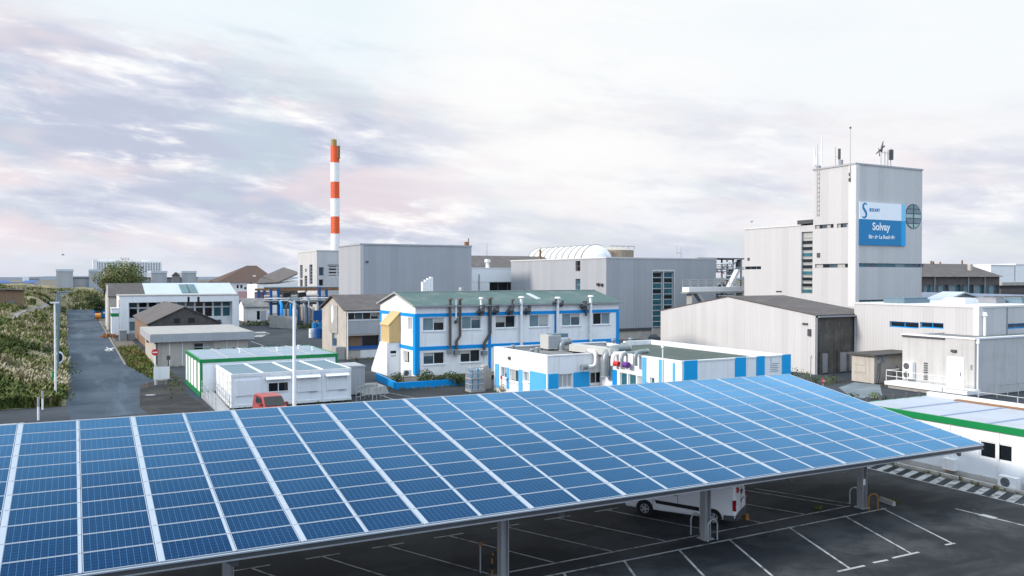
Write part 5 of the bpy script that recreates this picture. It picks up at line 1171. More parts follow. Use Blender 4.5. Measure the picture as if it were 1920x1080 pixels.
x = fy(1843, 610, jy0)[0]; MB().cyl(x, jy0-.15, 4.0, 6.4, .14, None, 10).cyl(x, jy0-.15, 6.4, 6.75, .26, .2, 10).build('flue', M['white'], B)
x = fy(1888, 600, jy0)[0]; MB().box(x-.06, x+.06, jy0-.05, jy0-.003, 4, jz).build('joint_strip', M['greymid'], B)
for px, w_, m_, l in ((1755,4,'roofblue','flat blue roof light strip on the clad annexe roof below the tower'),(1783,2.2,'whitewall','white humped roof unit on the clad annexe roof'),(1800,1.6,'greymid','dark small roof unit on the clad annexe roof'),(1822,2.2,'roofblue','blue grey box unit towards the annexe corner')):
    x, y = {1755:(75.5,53.5),1783:(79,50),1800:(82.2,49),1822:(84.5,47.6)}[px]; solo('roof_unit', MB().box(x-w_/2, x+w_/2, y, y+2.4, jz+.17, jz+.55).box(x-w_/2+.15, x+w_/2-.15, y+.15, y+2.2, jz+.551, jz+.7), M[m_], l, 'roof unit', (x,y,jz+.17), 'roof units on the clad annexe')
kx0_, kx1_, ky0, ky1, kz_ = 66., 90., 41.5, 48.2, 4.72
B = thing('concrete_store', 'pale concrete box store with wide white double door', 'store', (kx0_, ky0, 0))
mb = MB(); wall(mb, 'L', kx0_, ky0, ky1, 0, kz_); wall(mb, 'F', ky0, kx0_, kx1_, 0, kz_); mb.poly([(kx0_,ky1,0),(jx0,ky1,0),(jx0,ky1,kz_),(kx0_,ky1,kz_)]); mb.build('wall', M['concpale'], B)
MB().box(kx0_-.08, kx1_, ky0-.08, ky0+.3, kz_+.001, kz_+.14).box(kx0_-.08, kx0_+.3, ky0+.3, ky1+.05, kz_+.001, kz_+.14).build('coping', M['white'], B)
MB().box(kx0_+.3, kx1_, ky0+.3, jy0-.01, kz_-.2, kz_-.1).box(kx0_+.3, jx0-.01, jy0-.01, ky1-.01, kz_-.2, kz_-.1).build('roof', M['roofgrey'], B)
MB().box(kx0_-.12, kx0_-.085, ky0+2.6, ky1, kz_-.16, kz_+.0).build('dark_strip', M['greydark'], B)  # dark grey strip just below the coping
r = wrect('L', kx0_, 1776, 1808, 669, 727); dr = MB().box(kx0_-.06, kx0_-.002, r[0], r[1], .62, r[3]).build('door', M['white'], B)
for s in (.0, .5): MB().box(kx0_-.075, kx0_-.061, r[0]+(r[1]-r[0])*s+.05, r[0]+(r[1]-r[0])*(s+.5)-.04, .66, r[3]-.05).build('door_leaf', M['white'], dr)
MB().box(kx0_-.12, kx0_-.08, (r[0]+r[1])/2-.5, (r[0]+r[1])/2-.44, 1.55, 1.9).build('handle', M['greydark'], dr)
MB().box(kx0_-.2, kx0_-.002, (r[0]+r[1])/2-.1, (r[0]+r[1])/2+.35, 3.55, 3.75).build('lamp', M['greydark'], B)
MB().cyl(kx0_+.25, ky0-.12, .0, 4.4, .08, None, 8).cyl(kx0_+.25, ky0-.12, 4.4, 4.75, .15, .12, 8).build('downpipe', M['white'], B)
MB().box(kx0_-.05, kx0_-.002, r[0]-.7, r[0]-.55, 2.2, 2.6).build('switch', M['greymid'], B)
y, z = fx(1702, 716, kx0_-.4); ac_unit(kx0_-.05, y, .85, 'L', 'white double fan outdoor unit on the wall of the concrete store', .95, .75, .4, two=True)
mb = MB()
for k in range(8): mb.box(kx0_-.06, kx0_-.002, y-1.65, y-1.3, .9+k*.2, 1.0+k*.2)
mb.build('wall_grille', M['greydark'], B)
rp = thing('loading_platform', 'white raised loading platform with thin railing before the concrete store', 'platform', (64.5, 41.4, 0))
MB().box(64.1, 65.9, 40.9, 48.6, .3, .62).build('deck', M['whitewall'], rp); MB().box(64.3, 65.8, 41.2, 48.4, 0, .3).build('base', M['concrete'], rp)
mb = MB()
for k in range(8): mb.cyl(64.15, 41.1+k*1.05, .62, 1.6, .03, None, 6)
for z in (1.1,1.6): mb.tube([(64.15,41.1,z),(64.15,48.45,z)], .03, 6)
mb.tube([(64.15,48.45,1.6),(65.9,48.45,1.6)], .03, 6); mb.build('railing', M['whitewall'], rp)
lc = gz(1639, 711); lx0, ly0 = lc
lx0 = 65.6; ly0 = fx(1639, 700, lx0)[0]; ly1 = fx(1597, 690, lx0)[0]; lzz = fx(1639, 668, lx0)[1]
B = thing('small_shed', 'small pale shed with thin dark flat roof beside the concrete store', 'shed', (lx0, ly0, 0))
MB().box(lx0, 71.5, ly0, ly1, 0, lzz).build('wall', M['beige'], B); MB().box(lx0-.35, 71.8, ly0-.3, ly1+.3, lzz+.001, lzz+.16).build('roof', M['roofdark'], B)
MB().box(lx0-.05, lx0-.002, ly0+.9, ly1-.3, .9, 1.5).box(lx0-.05, lx0-.002, ly0+.9, ly1-.3, 1.6, 2.1).build('door_panel', M['beige'], B)
MB().box(lx0+.5, lx0+.9, ly0-.12, ly0-.002, 1.9, 2.5).box(lx0+1.0, lx0+1.35, ly0-.14, ly0-.002, 2.0, 2.6).build('electric_box', M['greymid'], B); MB().tube([(lx0+.6,ly0-.1,1.9),(lx0+.55,ly0-.12,.9),(lx0+.3,ly0-.12,.05)], .10, 8).build('cable', M['greydark'], B)
b1 = MB(); leaf_clump(b1, 68.8, ly0-.5, .9, .9, 160, .12, .9); solo('dark_bush', b1, M['shrub'], 'dark bush against the shaded wall of the small shed', 'bush', (68.8, ly0-.5, 0))
sheet('gravel_patch', [gz(1572,727), gz(1600,748), gz(1655,745), gz(1650,722), gz(1602,717)], .016, M['gravel'])
sheet('ground_shadow', [gz(1560,721), gz(1600,716), gz(1660,722), gz(1690,715), gz(1690,709), gz(1600,711), gz(1540,716)], .012, M['repairshade'])  # second sheet: shadow on the ground, painted as a dark patch
for k, (px, py, r, l) in enumerate(((1492,704,1.0,'broad green bush at the end of the blue panelled wall'),(1510,708,.8,'yellowish bush just right of the blue panelled wall'),(1553,716,.8,'bushy plant behind the small red sign'),(1566,712,.6,'low plant nearest the timber shed front'),(1530,714,.6,'small bush just left of the red sign'),(1600,744,.5,'weedy clump on the near edge of the gravel'),(1640,742,.5,'weedy clump at the gravel corner by the platform'),(1655,748,.45,'lowest weeds beside the portable building roof'))):
    x, y = gz(px, py, .3); mb = MB(); leaf_clump(mb, x, y, .15+r*.4, r, 150, .11, .65); mb.tube([(x,y,0),(x,y,.3)], .04, 6); solo('yard_bush', mb, M['verge' if k in (1,2,6) else 'shrub'], l, 'bush', (x,y,0), 'bushes on the rough ground before the timber shed')
x, y = gz(1543, 741); sg2 = thing('warning_sign', 'small round red sign on a post beyond the canopy corner', 'sign', (x,y,0)); MB().cyl(x,y,0,1.1,.035,None,8).build('post', M['steel'], sg2); MB().tube([(x-.01,y-.05,1.2),(x-.02,y-.02,1.2)], .24, 20).build('disc', M['red'], sg2); MB().box(x-.15,x+.13,y-.08,y-.055,1.16,1.24).build('bar', M['white'], sg2)
x, y = gz(1520, 707, 0); solo('bollard_light', MB().cyl(x,y,0,1.9,.05,None,8).cyl(x,y,1.9,2.15,.13,.1,8), M['steel'], 'thin grey post light by the bushes', 'post light', (x,y,0))
# ================================================================== green edged portable building at the car park edge
mx0, mx1, my0, my1, mz = 38.9, 45.0, 10., 31.1, 2.92
B = thing('portable_building', 'white portable building with green fascia and pale flat roof beside the car park', 'portable building', (mx0, my0, 0))
hL = [wrect('L', mx0, 1835.5, 1898.5, 829, 864)]
hL = [(hL[0][0], hL[0][1], 1.18, 2.02), (13.4, 15.2, 1.18, 2.02)]
mb = MB(); body(mb, mx0, mx1, my0, my1, .3, 2.55, [], hL, .12); mb.build('wall', M['cabinskin'], B)
window(B, 'L', mx0, hL[0], 2, 1, .12, 'whitewall', 'glass', False, .07); window(B, 'L', mx0, hL[1], 2, 1, .12, 'whitewall', 'glass', False, .07)
f_ = MB(); f_.box(mx0-.12, mx0+.03, my0, my1+.1, 2.56, 2.88); f_.box(mx0+.03, mx1, my1-.03, my1+.1, 2.56, 2.88); f_.build('fascia', M['green'], B)
MB().box(mx0+.04, mx1, my0, my1-.04, 2.8, 2.88).build('roof', M['roofpale'], B)
for k in range(8): y = my1-2.45*(k+1); MB().box(mx0+.05, mx1-.1, y-.09, y+.09, 2.88, 2.905).build('roof_seam', M['seam'], B)
MB().box(mx1-.25, mx1+.1, my0, my1-.05, 2.885, 3.12).build('parapet', M['whitewall'], B); MB().box(mx1-.65, mx1-.26, my0, my1-2, 2.885, 2.95).build('parapet_shade', M['rust'], B)  # parapet's brown shadow on the roof, painted as a strip in the rust colour
for k in range(5): x = mx0+.8+k*1.15; MB().box(x-.06, x+.06, my1+.02, my1+.2, 2.7, 3.15).build('roof_hook', M['greydark'], B)
for k in range(8): y = my0+1.0+k*2.45; MB().box(mx0-.04, mx0-.002, y-.05, y+.05, .3, 2.55).build('joint_strip', M['whitewall'], B)
MB().box(mx0-.06, mx1, my0, my1, .0, .29).build('plinth', M['kerb'], B)
r = wrect('L', mx0, 1773, 1796, 859, 880); MB().box(mx0-.3, mx0-.002, r[0], r[1], r[2], r[3]).build('meter_box', M['white'], B); MB().box(mx0-.28, mx0-.05, r[0]+.2, r[1]-.2, r[2]-.1, r[2]-.002).build('pipe_stub', M['rust'], B)
y, z = fx(1891, 919, mx0-.3); ac_unit(mx0-.06, y, max(.05, z), 'L', 'white outdoor unit low on the wall of the green edged portable building', .9, .55, .34)
mb = MB(); mb.tube([(mx0-.1,y-.7,.3),(mx0-.1,y-.7,1.0)], .05, 8); mb.build('drain_pipe', M['white'], B)
rl = thing('roof_guardrail', 'thin railing along the far roof edge of the portable building', 'railing', (45.3,20,2.9))
mb = MB()
for k in range(7): mb.cyl(45.4, 30.5-k*2.2, 0, 3.4, .035, None, 6)
mb.tube([(45.4,30.5,3.4),(45.4,17,3.4)], .025, 6); mb.build('rail', M['steel'], rl)
rr2 = thing('roadside_railing', 'grey railing at the foot of the shaded concrete store wall', 'railing', (67,40,0))
mb = MB()
for k in range(8): mb.cyl(67+k*1.5, 40.2, 0, 1.0, .03, None, 6)
mb.tube([(67,40.2,1.0),(77.5,40.2,1.0)], .03, 6); mb.build('rail', M['greymid'], rr2)

wf = MB()
for (xa, ya, xb, yb, n_) in ((9.2,71.2,20.6,71.2,30),(24.9,67.7,32,67.6,60),(8,96.9,17.6,96.9,50),(29,95.4,41,95.4,50),(38.1,14,38.1,29.5,40),(66.1,59,66.1,82,60),(64.2,49,68,51,30),(10.3,63.3,19.5,63.3,25),(21,66,25,69,40),(32.1,55,32.1,63,40),(7.7,98,7.7,111,40)):
    for _ in range(n_): t = random.random(); tuft(wf, xa+(xb-xa)*t+random.gauss(0,.12), ya+(yb-ya)*t+random.gauss(0,.12), .015, random.uniform(.08,.3), 5, .22)
struct('edge_weeds', wf, M['verge'], 'stuff')
# ================================================================== big grey box, boiler house, chimney
cY = 130.; cX0, _ = fy(676,461,cY); cX1, cZ = fy(884,463,cY); cY1 = fx(635,467,cX0)[0]
B = thing('grey_warehouse', 'windowless blue grey corrugated box building behind the green roof', 'warehouse', (cX0, cY, 0))
mb = MB(); body(mb, cX0, cX1, cY, cY1, 0, cZ); mb.build('wall', M['cladgrey'], B)
MB().box(cX0-.12, cX1+.1, cY-.1, cY1+.1, cZ+.001, cZ+.25).build('roof_edge', M['cladgrey'], B); MB().box(cX0-.06, cX0+.5, cY-.07, cY-.002, 0, cZ).build('corner_flashing', M['clad'], B)
MB().box(cX1-.9, cX1-.3, cY+.5, cY+1.1, cZ+.26, cZ+.9).cyl(cX1-.3, cY+.6, cZ+.25, cZ+1.5, .12, .1, 8).build('roof_vent', M['rust'], B)
x, z = fy(688, 491, cY); MB().box(x-.2,x+.2,cY-.2,cY-.002,z-.1,z+.15).build('wall_lamp', M['greydark'], B)
dY = 178.; dX0, dZ = fy(594,470.5,dY); dX1 = fy(652,472,dY)[0]; dY1 = fx(558,475,dX0)[0]
B = thing('boiler_house', 'narrow white and grey block with louvred openings at the foot of the chimney', 'boiler house', (dX0, dY, 0))
hL = [wrect('L', dX0, 562.5,567.5,497,522), wrect('L', dX0, 580,586,496,533), wrect('L', dX0, 571,576,517,548), wrect('L', dX0, 572,575,504,510), wrect('L', dX0, 562.5,567.5,524,545)]
hF = [wrect('F', dY, 598,607,501,517), wrect('F', dY, 614.5,650,496,520), wrect('F', dY, 598,606,524,536)]
mb = MB(); body(mb, dX0, dX1, dY, dY1, 0, dZ, hF, hL, .35); mb.build('wall', M['clad'], B)
for i, h in enumerate(hL): window(B, 'L', dX0, h, 1, 6 if i < 3 else 1, .35, 'greymid', 'glass', False, .12)
window(B, 'F', dY, hF[0], 1, 1, .35, 'greymid', 'glassb', False, .12); window(B, 'F', dY, hF[1], 2, 4, .35, 'clad', 'glass', False, .35); window(B, 'F', dY, hF[2], 1, 1, .3, 'greymid', 'glass', False, .1)
MB().box(dX0-.1, dX1, dY-.1, dY1+.1, dZ+.001, dZ+.22).build('roof_edge', M['cladstrip'], B)
hY = 200.
hx, _ = fy(628.5, 440, hY); hr = abs(fy(636.6,440,hY)[0]-fy(620.6,440,hY)[0])/2
B = thing('chimney', 'tall red and white banded chimney rising behind the grey warehouse', 'chimney', (hx, hY, 0))
ylv = [275, 305.5, 340.5, 372.5, 405.5, 438.5]; zl = [fy(628, y, hY)[1] for y in ylv]+[0]
for k in range(6): MB().tube([(hx,hY,zl[k+1]),(hx,hY,zl[k])], hr, 28, 0, True).build('band', M['chimred' if k % 2 == 0 else 'chimwhite'], B)
for z in zl[:-1]: MB().cyl(hx, hY, z-.1, z+.02, hr*1.03, None, 28).build('ring', M['chimwhite' if z != zl[0] else 'chimred'], B)
zt = fy(626, 262, hY)[1]; MB().cyl(hx-.28*hr, hY-.1, zl[0], zt, hr*.62, None, 16).build('flue', M['ochre'], B); MB().cyl(hx+.55*hr, hY-hr*.75, zl[0]-3.0, zl[0]+.1, hr*.42, None, 14).build('flue', M['rust'], B)
for dx in (-.9,-.3,.4,1.0): MB().cyl(hx+dx*hr, hY, zl[0], zl[0]+4.2, .035, .02, 6).build('lightning_rod', M['steel'], B)
mb = MB()
for k in range(40): z = 14+k*.62; mb.box(hx-hr*.55-.2, hx-hr*.55+.2, hY-hr*.92-.10, hY-hr*.92-.06, z, z+.05)
mb.build('ladder', M['chimwhite'], B)
# white annexe and brown roof between warehouse and hall
wY = 140.; wx0 = fy(885,520,wY)[0]; wx1 = fy(990,520,wY)[0]; wzt = fy(930,504,wY)[1]
B = thing('white_annexe', 'white building with dark ground floor between the two grey halls', 'building', (wx0, wY, 0))
r = wrect('F', wY, 918, 972, 529, 546)
mb = MB(); body(mb, wx0-6, wx1, wY, wY+9, 0, wzt, [r], [], .6); mb.build('wall', M['white'], B); window(B, 'F', wY, r, 3, 1, .6, 'greymid', 'glass', False)
MB().box(wx0, wx1-.3, wY-.05, wY-.002, r[3]+.05, wzt-.1).build('upper_band', M['whitemet'], B); MB().box(wx0-6.1, wx1+.1, wY-.1, wY+9.1, wzt+.001, wzt+.2).build('roof_edge', M['white'], B)
xx, zz = fy(914, 486, wY+1); MB().cyl(xx, wY+1, wzt, zz-.6, .38, .30, 12).cyl(xx, wY+1, zz-.6, zz, .6, .5, 12).build('flue', M['white'], B)
x1_, z1_ = fy(893, 526, wY-.1); MB().cyl(x1_+.6, wY-.12, 3, z1_+1.2, .09, None, 8).build('downpipe', M['duct'], B)
rY = 158.; x0, z0 = fy(884, 503, rY); x1, z1 = fy(1010, 484, rY+10); 
B = thing('brown_roof_hall', 'long hall with brown fibre roof behind the white annexe', 'hall', (x0, rY, 0))
zt = fy(940, 481, rY+11)[1]; zb = fy(940, 503, rY)[1]
mb = MB(); body(mb, x0-4, x1+8, rY, rY+22, 0, zb-.05, top=False); mb.build('wall', M['beige'], B)
mb = MB(); gable_roof_x(mb, x0-4, x1+8, rY, rY+22, zb, zt, .15, .3, .3); mb.build('roof', M['roofbrown'], B)
xm_, zm_ = fy(913, 455, rY+11); MB().cyl(xm_, rY+11, zt, zm_, .07, .03, 6).build('lightning_rod', M['greymid'], B)
# ribbed white barrel roof
aY = 152.; ax_, az_ = fy(1117, 459.5, aY); rad = 4.1
B = thing('barrel_roof_hall', 'white ribbed barrel vault roof seen above the grey hall', 'hall', (ax_, aY, 0))
zc = az_-rad; mb = MB(); n = 20
for k in range(10):
    for s in (0,):
        y0 = aY+k*2.7; P = [(ax_+rad*math.cos(math.pi*i/n), y0, zc+rad*math.sin(math.pi*i/n)) for i in range(n+1)]
        rb = MB(); rb.tube(P, .24, 6); rb.build('rib', M['concrete'], B)
    if k < 9:
        Q = [(p[0], y0+2.7, p[2]) for p in P]
        mb.add(P+Q, [(i, i+1, n+1+i+1, n+1+i) for i in range(n)], 0, True)
rings = [[(ax_+rad*math.cos(g)*math.cos(math.pi*i/n), aY-3.2*math.sin(g), zc+rad*math.cos(g)*math.sin(math.pi*i/n)) for i in range(n+1)] for g in [1.5*t/6 for t in range(7)]]
for t in range(6): mb.add(rings[t]+rings[t+1], [(i, i+1, n+1+i+1, n+1+i) for i in range(n)], 0, True)
mb.build('vault', M['white'], B)
MB().box(ax_-rad-.2, ax_+rad+.2, aY-.0, aY+24.5, 0, zc).build('wall', M['beige'], B)
xx, zz = fy(1012, 468, aY+40); MB().cyl(fy(1013,470,aY-2)[0], aY-2, 8, fy(1013,468,aY-2)[1], .25, None, 8).build('stack', M['rust'], B)
tY = 150.; t0, tzb = fy(1138, 478, tY); t1, tzt = fy(1201, 466, tY)
B = thing('rusty_storage_tank', 'rust stained domed tank with a small walkway on top beside the white vault', 'tank', (t0, tY, 0))
tr = (t1-t0)/2; tcx = (t0+t1)/2+.4
mb = MB(); mb.cyl(tcx, tY+tr, 0, tzb+1.2, tr, None, 28); mb.build('shell', M['tankrust'], B); mb = MB(); mb.tube([(tcx,tY+tr,tzb+1.2),(tcx,tY+tr,tzb+1.75),(tcx,tY+tr,tzb+2.0)], [tr, tr*.6, tr*.1], 28, 0, False); mb.build('dome', M['beige'], B)
mb = MB(); mb.box(tcx-1, tcx+tr+1.2, tY+tr-.4, tY+tr+.4, tzb+2.2, tzb+2.3)
for k in range(5): mb.cyl(tcx-1+k*(tr+2)/4, tY+tr-.4, tzb+1.5, tzb+2.3, .05, None, 6)
mb.build('walkway', M['greymid'], B)
# ================================================================== yard behind the site cabins
xY = 186.; x0, zb = fy(459, 575, xY); x1 = fy(502, 575, xY)[0]
B = thing('white_cottage', 'small white house with grey roof and dark open door across the yard', 'house', (x0, xY, 0))
hF = [wrect('F', xY, 481.5, 488, 583, 600)]
ze = fy(480, 575.5, xY)[1]; zr = fy(480, 560.5, xY+4)[1]
mb = MB(); body(mb, x0, x1, xY, xY+8, 0, ze, hF, [], .3, top=False)
for x in (x0, x1): mb.poly([(x,xY,ze),(x,xY+8,ze),(x,xY+4,zr)])
mb.build('wall', M['white'], B); window(B, 'F', xY, hF[0], 1, 1, .3, 'whitewall', 'glass', False)
r = wrect('F', xY, 489, 499, 583, 600); MB().box(r[0], r[1], xY-.05, xY-.002, .05, r[3]).build('door', M['roofpale'], B)
mb = MB(); gable_roof_x(mb, x0, x1, xY, xY+8, ze+.03, zr+.03, .16, .35, .3); mb.build('roof', M['roofgrey'], B)
mb = MB()
for k in range(9):
    x, y = gz(462+k*6, 612-k*.2); leaf_clump(mb, x, y, .6, .9, 50, .28, .7)
solo('dark_hedge', mb, M['shrub'], 'dark low hedge along the far side of the yard before the small white house', 'hedge', (28,170,0))
x, y = gz(500, 612); solo('teal_car', MB(), M['navy'], 'x', 'y') if False else None
x0, y0 = gz(506, 614); x1, y1 = gz(556, 617); bw = MB().prism([(x0,y0,0),(x1,y1,0),(x1,y1,2.3),(x0,y0,2.4)], (0,.4,0)); solo('yard_wall', bw, M['concrete'], 'grey concrete wall closing the yard behind the lamp post', 'wall', (x0,y0,0))
mb = MB()
for k in range(40):
    x, y = gz(random.uniform(560, 598), random.uniform(612, 618)); leaf_clump(mb, x, y, .4, .6, 14, .25, .7)
solo('rough_bank', mb, M['shrub'], 'band of reddish scrub at the foot of the pipe rack', 'scrub', (34,165,0))
for k, (px, py, hh, m_, l) in enumerate(((594,625,1.9,'skyblue','blue drum stack topmost by the beige house'),(589,633,1.5,'whitewall','pale drum stack at the left by the beige house'),(600,634,1.7,'navy','dark blue drum stack nearest the beige house wall'))):
    x, y = gz(px, py); t_ = MB()
    for a in (-.45,.45):
        for lv_ in range(2): t_.cyl(x+a, y, lv_*hh/2, (lv_+1)*hh/2-.04, .42, None, 12)
    solo('drum_stack', t_, M[m_], l, 'drums', (x,y,0), 'drum stacks by the beige house')
x, y = gz(597, 612); solo('blue_board', MB().box(x-1.0,x+1.0,y,y+.12,1.2,3.2).box(x-.6,x-.5,y+.02,y+.1,0,1.2).box(x+.5,x+.6,y+.02,y+.1,0,1.2), M['navy'], 'dark blue board on legs at the back of the yard', 'board', (x,y,0))
# pipe rack on blue columns
B = thing('pipe_rack', 'long pipe rack on blue steel columns crossing behind the yard', 'pipe rack', (42, 182, 0))
pY = 171.
for px, pt in ((508,542),(522,540),(545,556),(560,552),(578,556),(599,538),(612,542)):
    x, zt = fy(px, pt, pY); MB().box(x-.25, x+.25, pY-.25, pY+.25, 0, zt).build('column', M['navy'], B)
xa, za = fy(505, 570, pY); xb = fy(640, 560, pY)[0]; zA = fy(500, 541, pY)[1]
xl = fy(504, 545, pY)[0]
MB().box(xa, xb, pY-.2, pY+.2, za-.2, za+.3).build('beam', M['greydark'], B); MB().box(xl, xb, pY-.2, pY+.2, zA-.5, zA).build('beam', M['rust'], B)
for k, (zz, rr_, m_) in enumerate(((za+.6,.22,'duct'),(za+1.1,.16,'whitewall'),(za+1.6,.25,'beige'),(zA+.2,.2,'duct'),(za+.6,.2,'steel'))):
    MB().tube([(xa-1,pY-.8+.4*k,zz),(xb,pY-.8+.4*k,zz)], rr_, 8).build('pipe', M[m_], B)
for px in (485, 495.6): x, zt = fy(px, 543, 200); MB().box(x-.3, x+.3, 199.7, 200.3, 0, zt).build('column', M['navy'], B)
MB().box(fy(478,545,200)[0], fy(506,545,200)[0], 199.6, 200.4, fy(480,545,200)[1], fy(480,541,200)[1]).build('beam', M['rust'], B); MB().box(fy(478,545,200)[0], fy(506,545,200)[0], 200.5, 200.7, 2, fy(480,545,200)[1]-.3).build('rack_panel', M['pink'], B)
rs_ = random.Random(11)
for k in range(9):
    px = 528+k*8.5; x, zt = fy(px, rs_.uniform(562,585), pY-6); MB().tube([(x,pY-6,0),(x,pY-6,zt),(x+rs_.uniform(-1.5,1.5),pY-4,zt+.6)], rs_.uniform(.12,.3), 8).build('riser_pipe', M[rs_.choice(['duct','beige','greydark','trim','brownpipe'])], B)
x, y = gz(573, 606); t_ = thing('silo_tank', 'beige upright tank standing under the pipe rack', 'tank', (x,y,0)); MB().cyl(x,y,.6,4.2,1.5,None,18).tube([(x,y,4.2),(x,y,4.9)], [1.5,.3], 18).build('shell', M['beige'], t_)
mb = MB()
for a in range(4): mb.box(x+1.1*math.cos(a*1.57+.7)-.12, x+1.1*math.cos(a*1.57+.7)+.12, y+1.1*math.sin(a*1.57+.7)-.12, y+1.1*math.sin(a*1.57+.7)+.12, 0, .6)
mb.build('leg', M['steel'], t_)
x, y = gz(540, 600); solo('equipment_skid', MB().box(x-2,x+2,y,y+2,.2,2.4).box(x-2.2,x-1.9,y,y+2,0,.2).box(x+1.9,x+2.2,y,y+2,0,.2).box(x-1.2,x+.2,y-.05,y,.6,2.0), M['whiteroof'], 'pale equipment cabinet below the pipe rack', 'cabinet', (x,y,0))
x, y = gz(585, 603); solo('pump_housing', MB().box(x-1.2,x+1.2,y,y+2,0,1.6).cyl(x,y+1,1.6,3.4,.5,.4,12), M['greydark'], 'dark pump housing with stub pipe beside the beige tank', 'pump', (x,y,0))
# brown roofed buildings in the distance
vY = 255.; v0 = fy(410,527,vY)[0]; v1 = fy(520,527,vY)[0]; vz = fy(460,527.5,vY)[1]; va, vzt = fy(472,498,vY+10)
B = thing('brown_roof_house', 'large house with brown hipped roof and pink lower wall in the distance', 'house', (v0, vY, 0))
hF = [wrect('F', vY, 443.5, 448, 534, 541), wrect('F', vY, 450.5, 455, 534, 541), wrect('F', vY, 458, 462, 538, 543)]
mb = MB(); body(mb, v0+1.0, v1-1.0, vY, vY+20, 0, vz, hF, [], .3, top=False); mb.build('wall', M['whitewall'], B)
for h in hF: window(B, 'F', vY, h, 1, 1, .3, 'whitewall', 'glass', False)
mb = MB(); e = [(v0-.5,vY-.8,vz-.2),(v1+.5,vY-.8,vz-.2),(v1+.5,vY+21,vz-.2),(v0-.5,vY+21,vz-.2)]; rA, rB = (va-1.5,vY+10,vzt), (va+1.5,vY+10,vzt)
mb.poly([e[0],e[1],rB,rA]); mb.poly([e[1],e[2],rB]); mb.poly([e[2],e[3],rA,rB]); mb.poly([e[3],e[0],rA]); mb.poly(e[::-1]); rf = mb.build('roof', M['roofred'], B)
for px, py in ((477,519),(504,518)): x, z = fy(px, py, vY+3); MB().box(x-.4,x+.4,vY+2.6,vY+3.4,z-1.6,z+.5).build('chimney', M['whitewall'], rf)
a, b = fy(446,556,vY-.1)[0], fy(505,556,vY-.1)[0]; MB().box(a, b, vY-.12, vY-.002, 1.0, fy(470,546,vY)[1]).build('pink_wall', M['pink'], B); MB().box(fy(470,540,vY)[0], fy(470,540,vY)[0]+.25, vY-.15, vY-.002, 2, vz-.2).build('downpipe', M['red'], B)
B = thing('lean_roof_shed', 'white gabled shed with brown roof left of the boiler house', 'shed', (fy(484,540,225)[0], 225, 0))
q = lambda px, py, Y=225.: (fy(px,py,Y)[0], Y, fy(px,py,Y)[1])
g0, g1, g2 = q(482,538), q(523,538), q(557,520)
mb = MB(); mb.prism([(g0[0],225,0),(g2[0]+5,225,0),(g2[0]+5,225,q(557,521)[2]),(g1[0],225,q(520,532)[2]),(g0[0],225,q(482,534)[2])], (0,14,0)); mb.build('wall', M['white'], B)
mb = MB(); a, b, c = Vector(q(481,533)), Vector(q(523,524.5)), Vector(q(562,513)); 
mb.prism([a, Vector(q(521,531)), Vector(q(521,531))+Vector((0,0,.3)), a+Vector((0,0,.3))], (4,15,1.4)); mb.prism([Vector(q(521,531)), c, c+Vector((0,0,.3)), Vector(q(521,531))+Vector((0,0,.3))], (-1,15,1.6)); mb.build('roof', M['roofbrown'], B)
a = q(523,543); MB().box(a[0], q(557,543)[0]+4, 224.6, 224.99, 1, q(540,540)[2]).build('dark_bay', M['roofdark'], B)
# far industrial blocks, hotel, tree
uY = 440.; ux = lambda px: fy(px, 520, uY)[0]; uz = lambda py: fy(300, py, uY)[1]
B = thing('distant_hall', 'long low pale hall far behind the dunes', 'hall', (ux(137), uY+4, 0))
MB().box(ux(137), ux(372), uY+4, uY+20, 0, uz(521.5)).build('wall', M['cladgrey'], B); MB().box(ux(137)-.3, ux(372)+.3, uY+3.6, uY+20.3, uz(521.5)+.01, uz(520)).build('roof_edge', M['greydark'], B)
MB().box(ux(165), ux(195), uY+3.5, uY+3.99, 2, uz(534)).build('blue_roof', M['trimlt'], B)
for k, (a, b, t_, l) in enumerate(((105.5,137,505.5,'leftmost grey block of the far row'),(167,193,505.5,'grey block half hidden by the tree on its left'),(284,313,508,'grey block just right of the tree'),(341,368,508,'rightmost grey block of the far row'))):
    B = thing('distant_block', 'tall '+l, 'building', (ux(a), uY, 0), 'far row of grey blocks')
    MB().box(ux(a), ux(b), uY, uY+22, 0, uz(t_+4)).build('wall', M['cladgrey'], B); MB().box(ux(a)-.2, ux(b)+.2, uY-.2, uY+22.2, uz(t_+4)+.01, uz(t_)).build('roof_edge', M['whiteroof'], B)
B = thing('distant_house', 'dark tiny house between two grey blocks far off', 'house', (ux(322), uY+1, 0)); MB().box(ux(322),ux(336),uY-3,uY-1,0,uz(517)).build('wall', M['roofgrey'], B); MB().prism([(ux(321),uY-3.2,uz(517)),(ux(337),uY-3.2,uz(517)),(ux(329),uY-3.2,uz(510))], (0,4,0)).build('roof', M['roofdark'], B)
tY2 = 760.; hx_ = lambda px: fy(px, 500, tY2)[0]; hz2 = lambda py: fy(240, py, tY2)[1]
B = thing('distant_apartment_block', 'long white apartment block on the horizon behind the tree', 'apartment block', (hx_(174), tY2, 0))
MB().box(hx_(178), hx_(303), tY2, tY2+16, 0, hz2(490)).build('wall', M['whitewall'], B); MB().box(hx_(174), hx_(182), tY2-3, tY2+14, 0, hz2(487.5)).build('stair_tower', M['white'], B)
for k, py in enumerate((493,498,503,508)): MB().box(hx_(183), hx_(302), tY2-.4, tY2-.05, hz2(py+2.4), hz2(py)).build('window_band', M['cladgrey'], B)
for k in range(24): x = hx_(184)+(hx_(301)-hx_(184))*k/23; MB().box(x-.35, x+.35, tY2-1.0, tY2-.05, 0, hz2(490)).build('balcony_wall', M['white'], B)
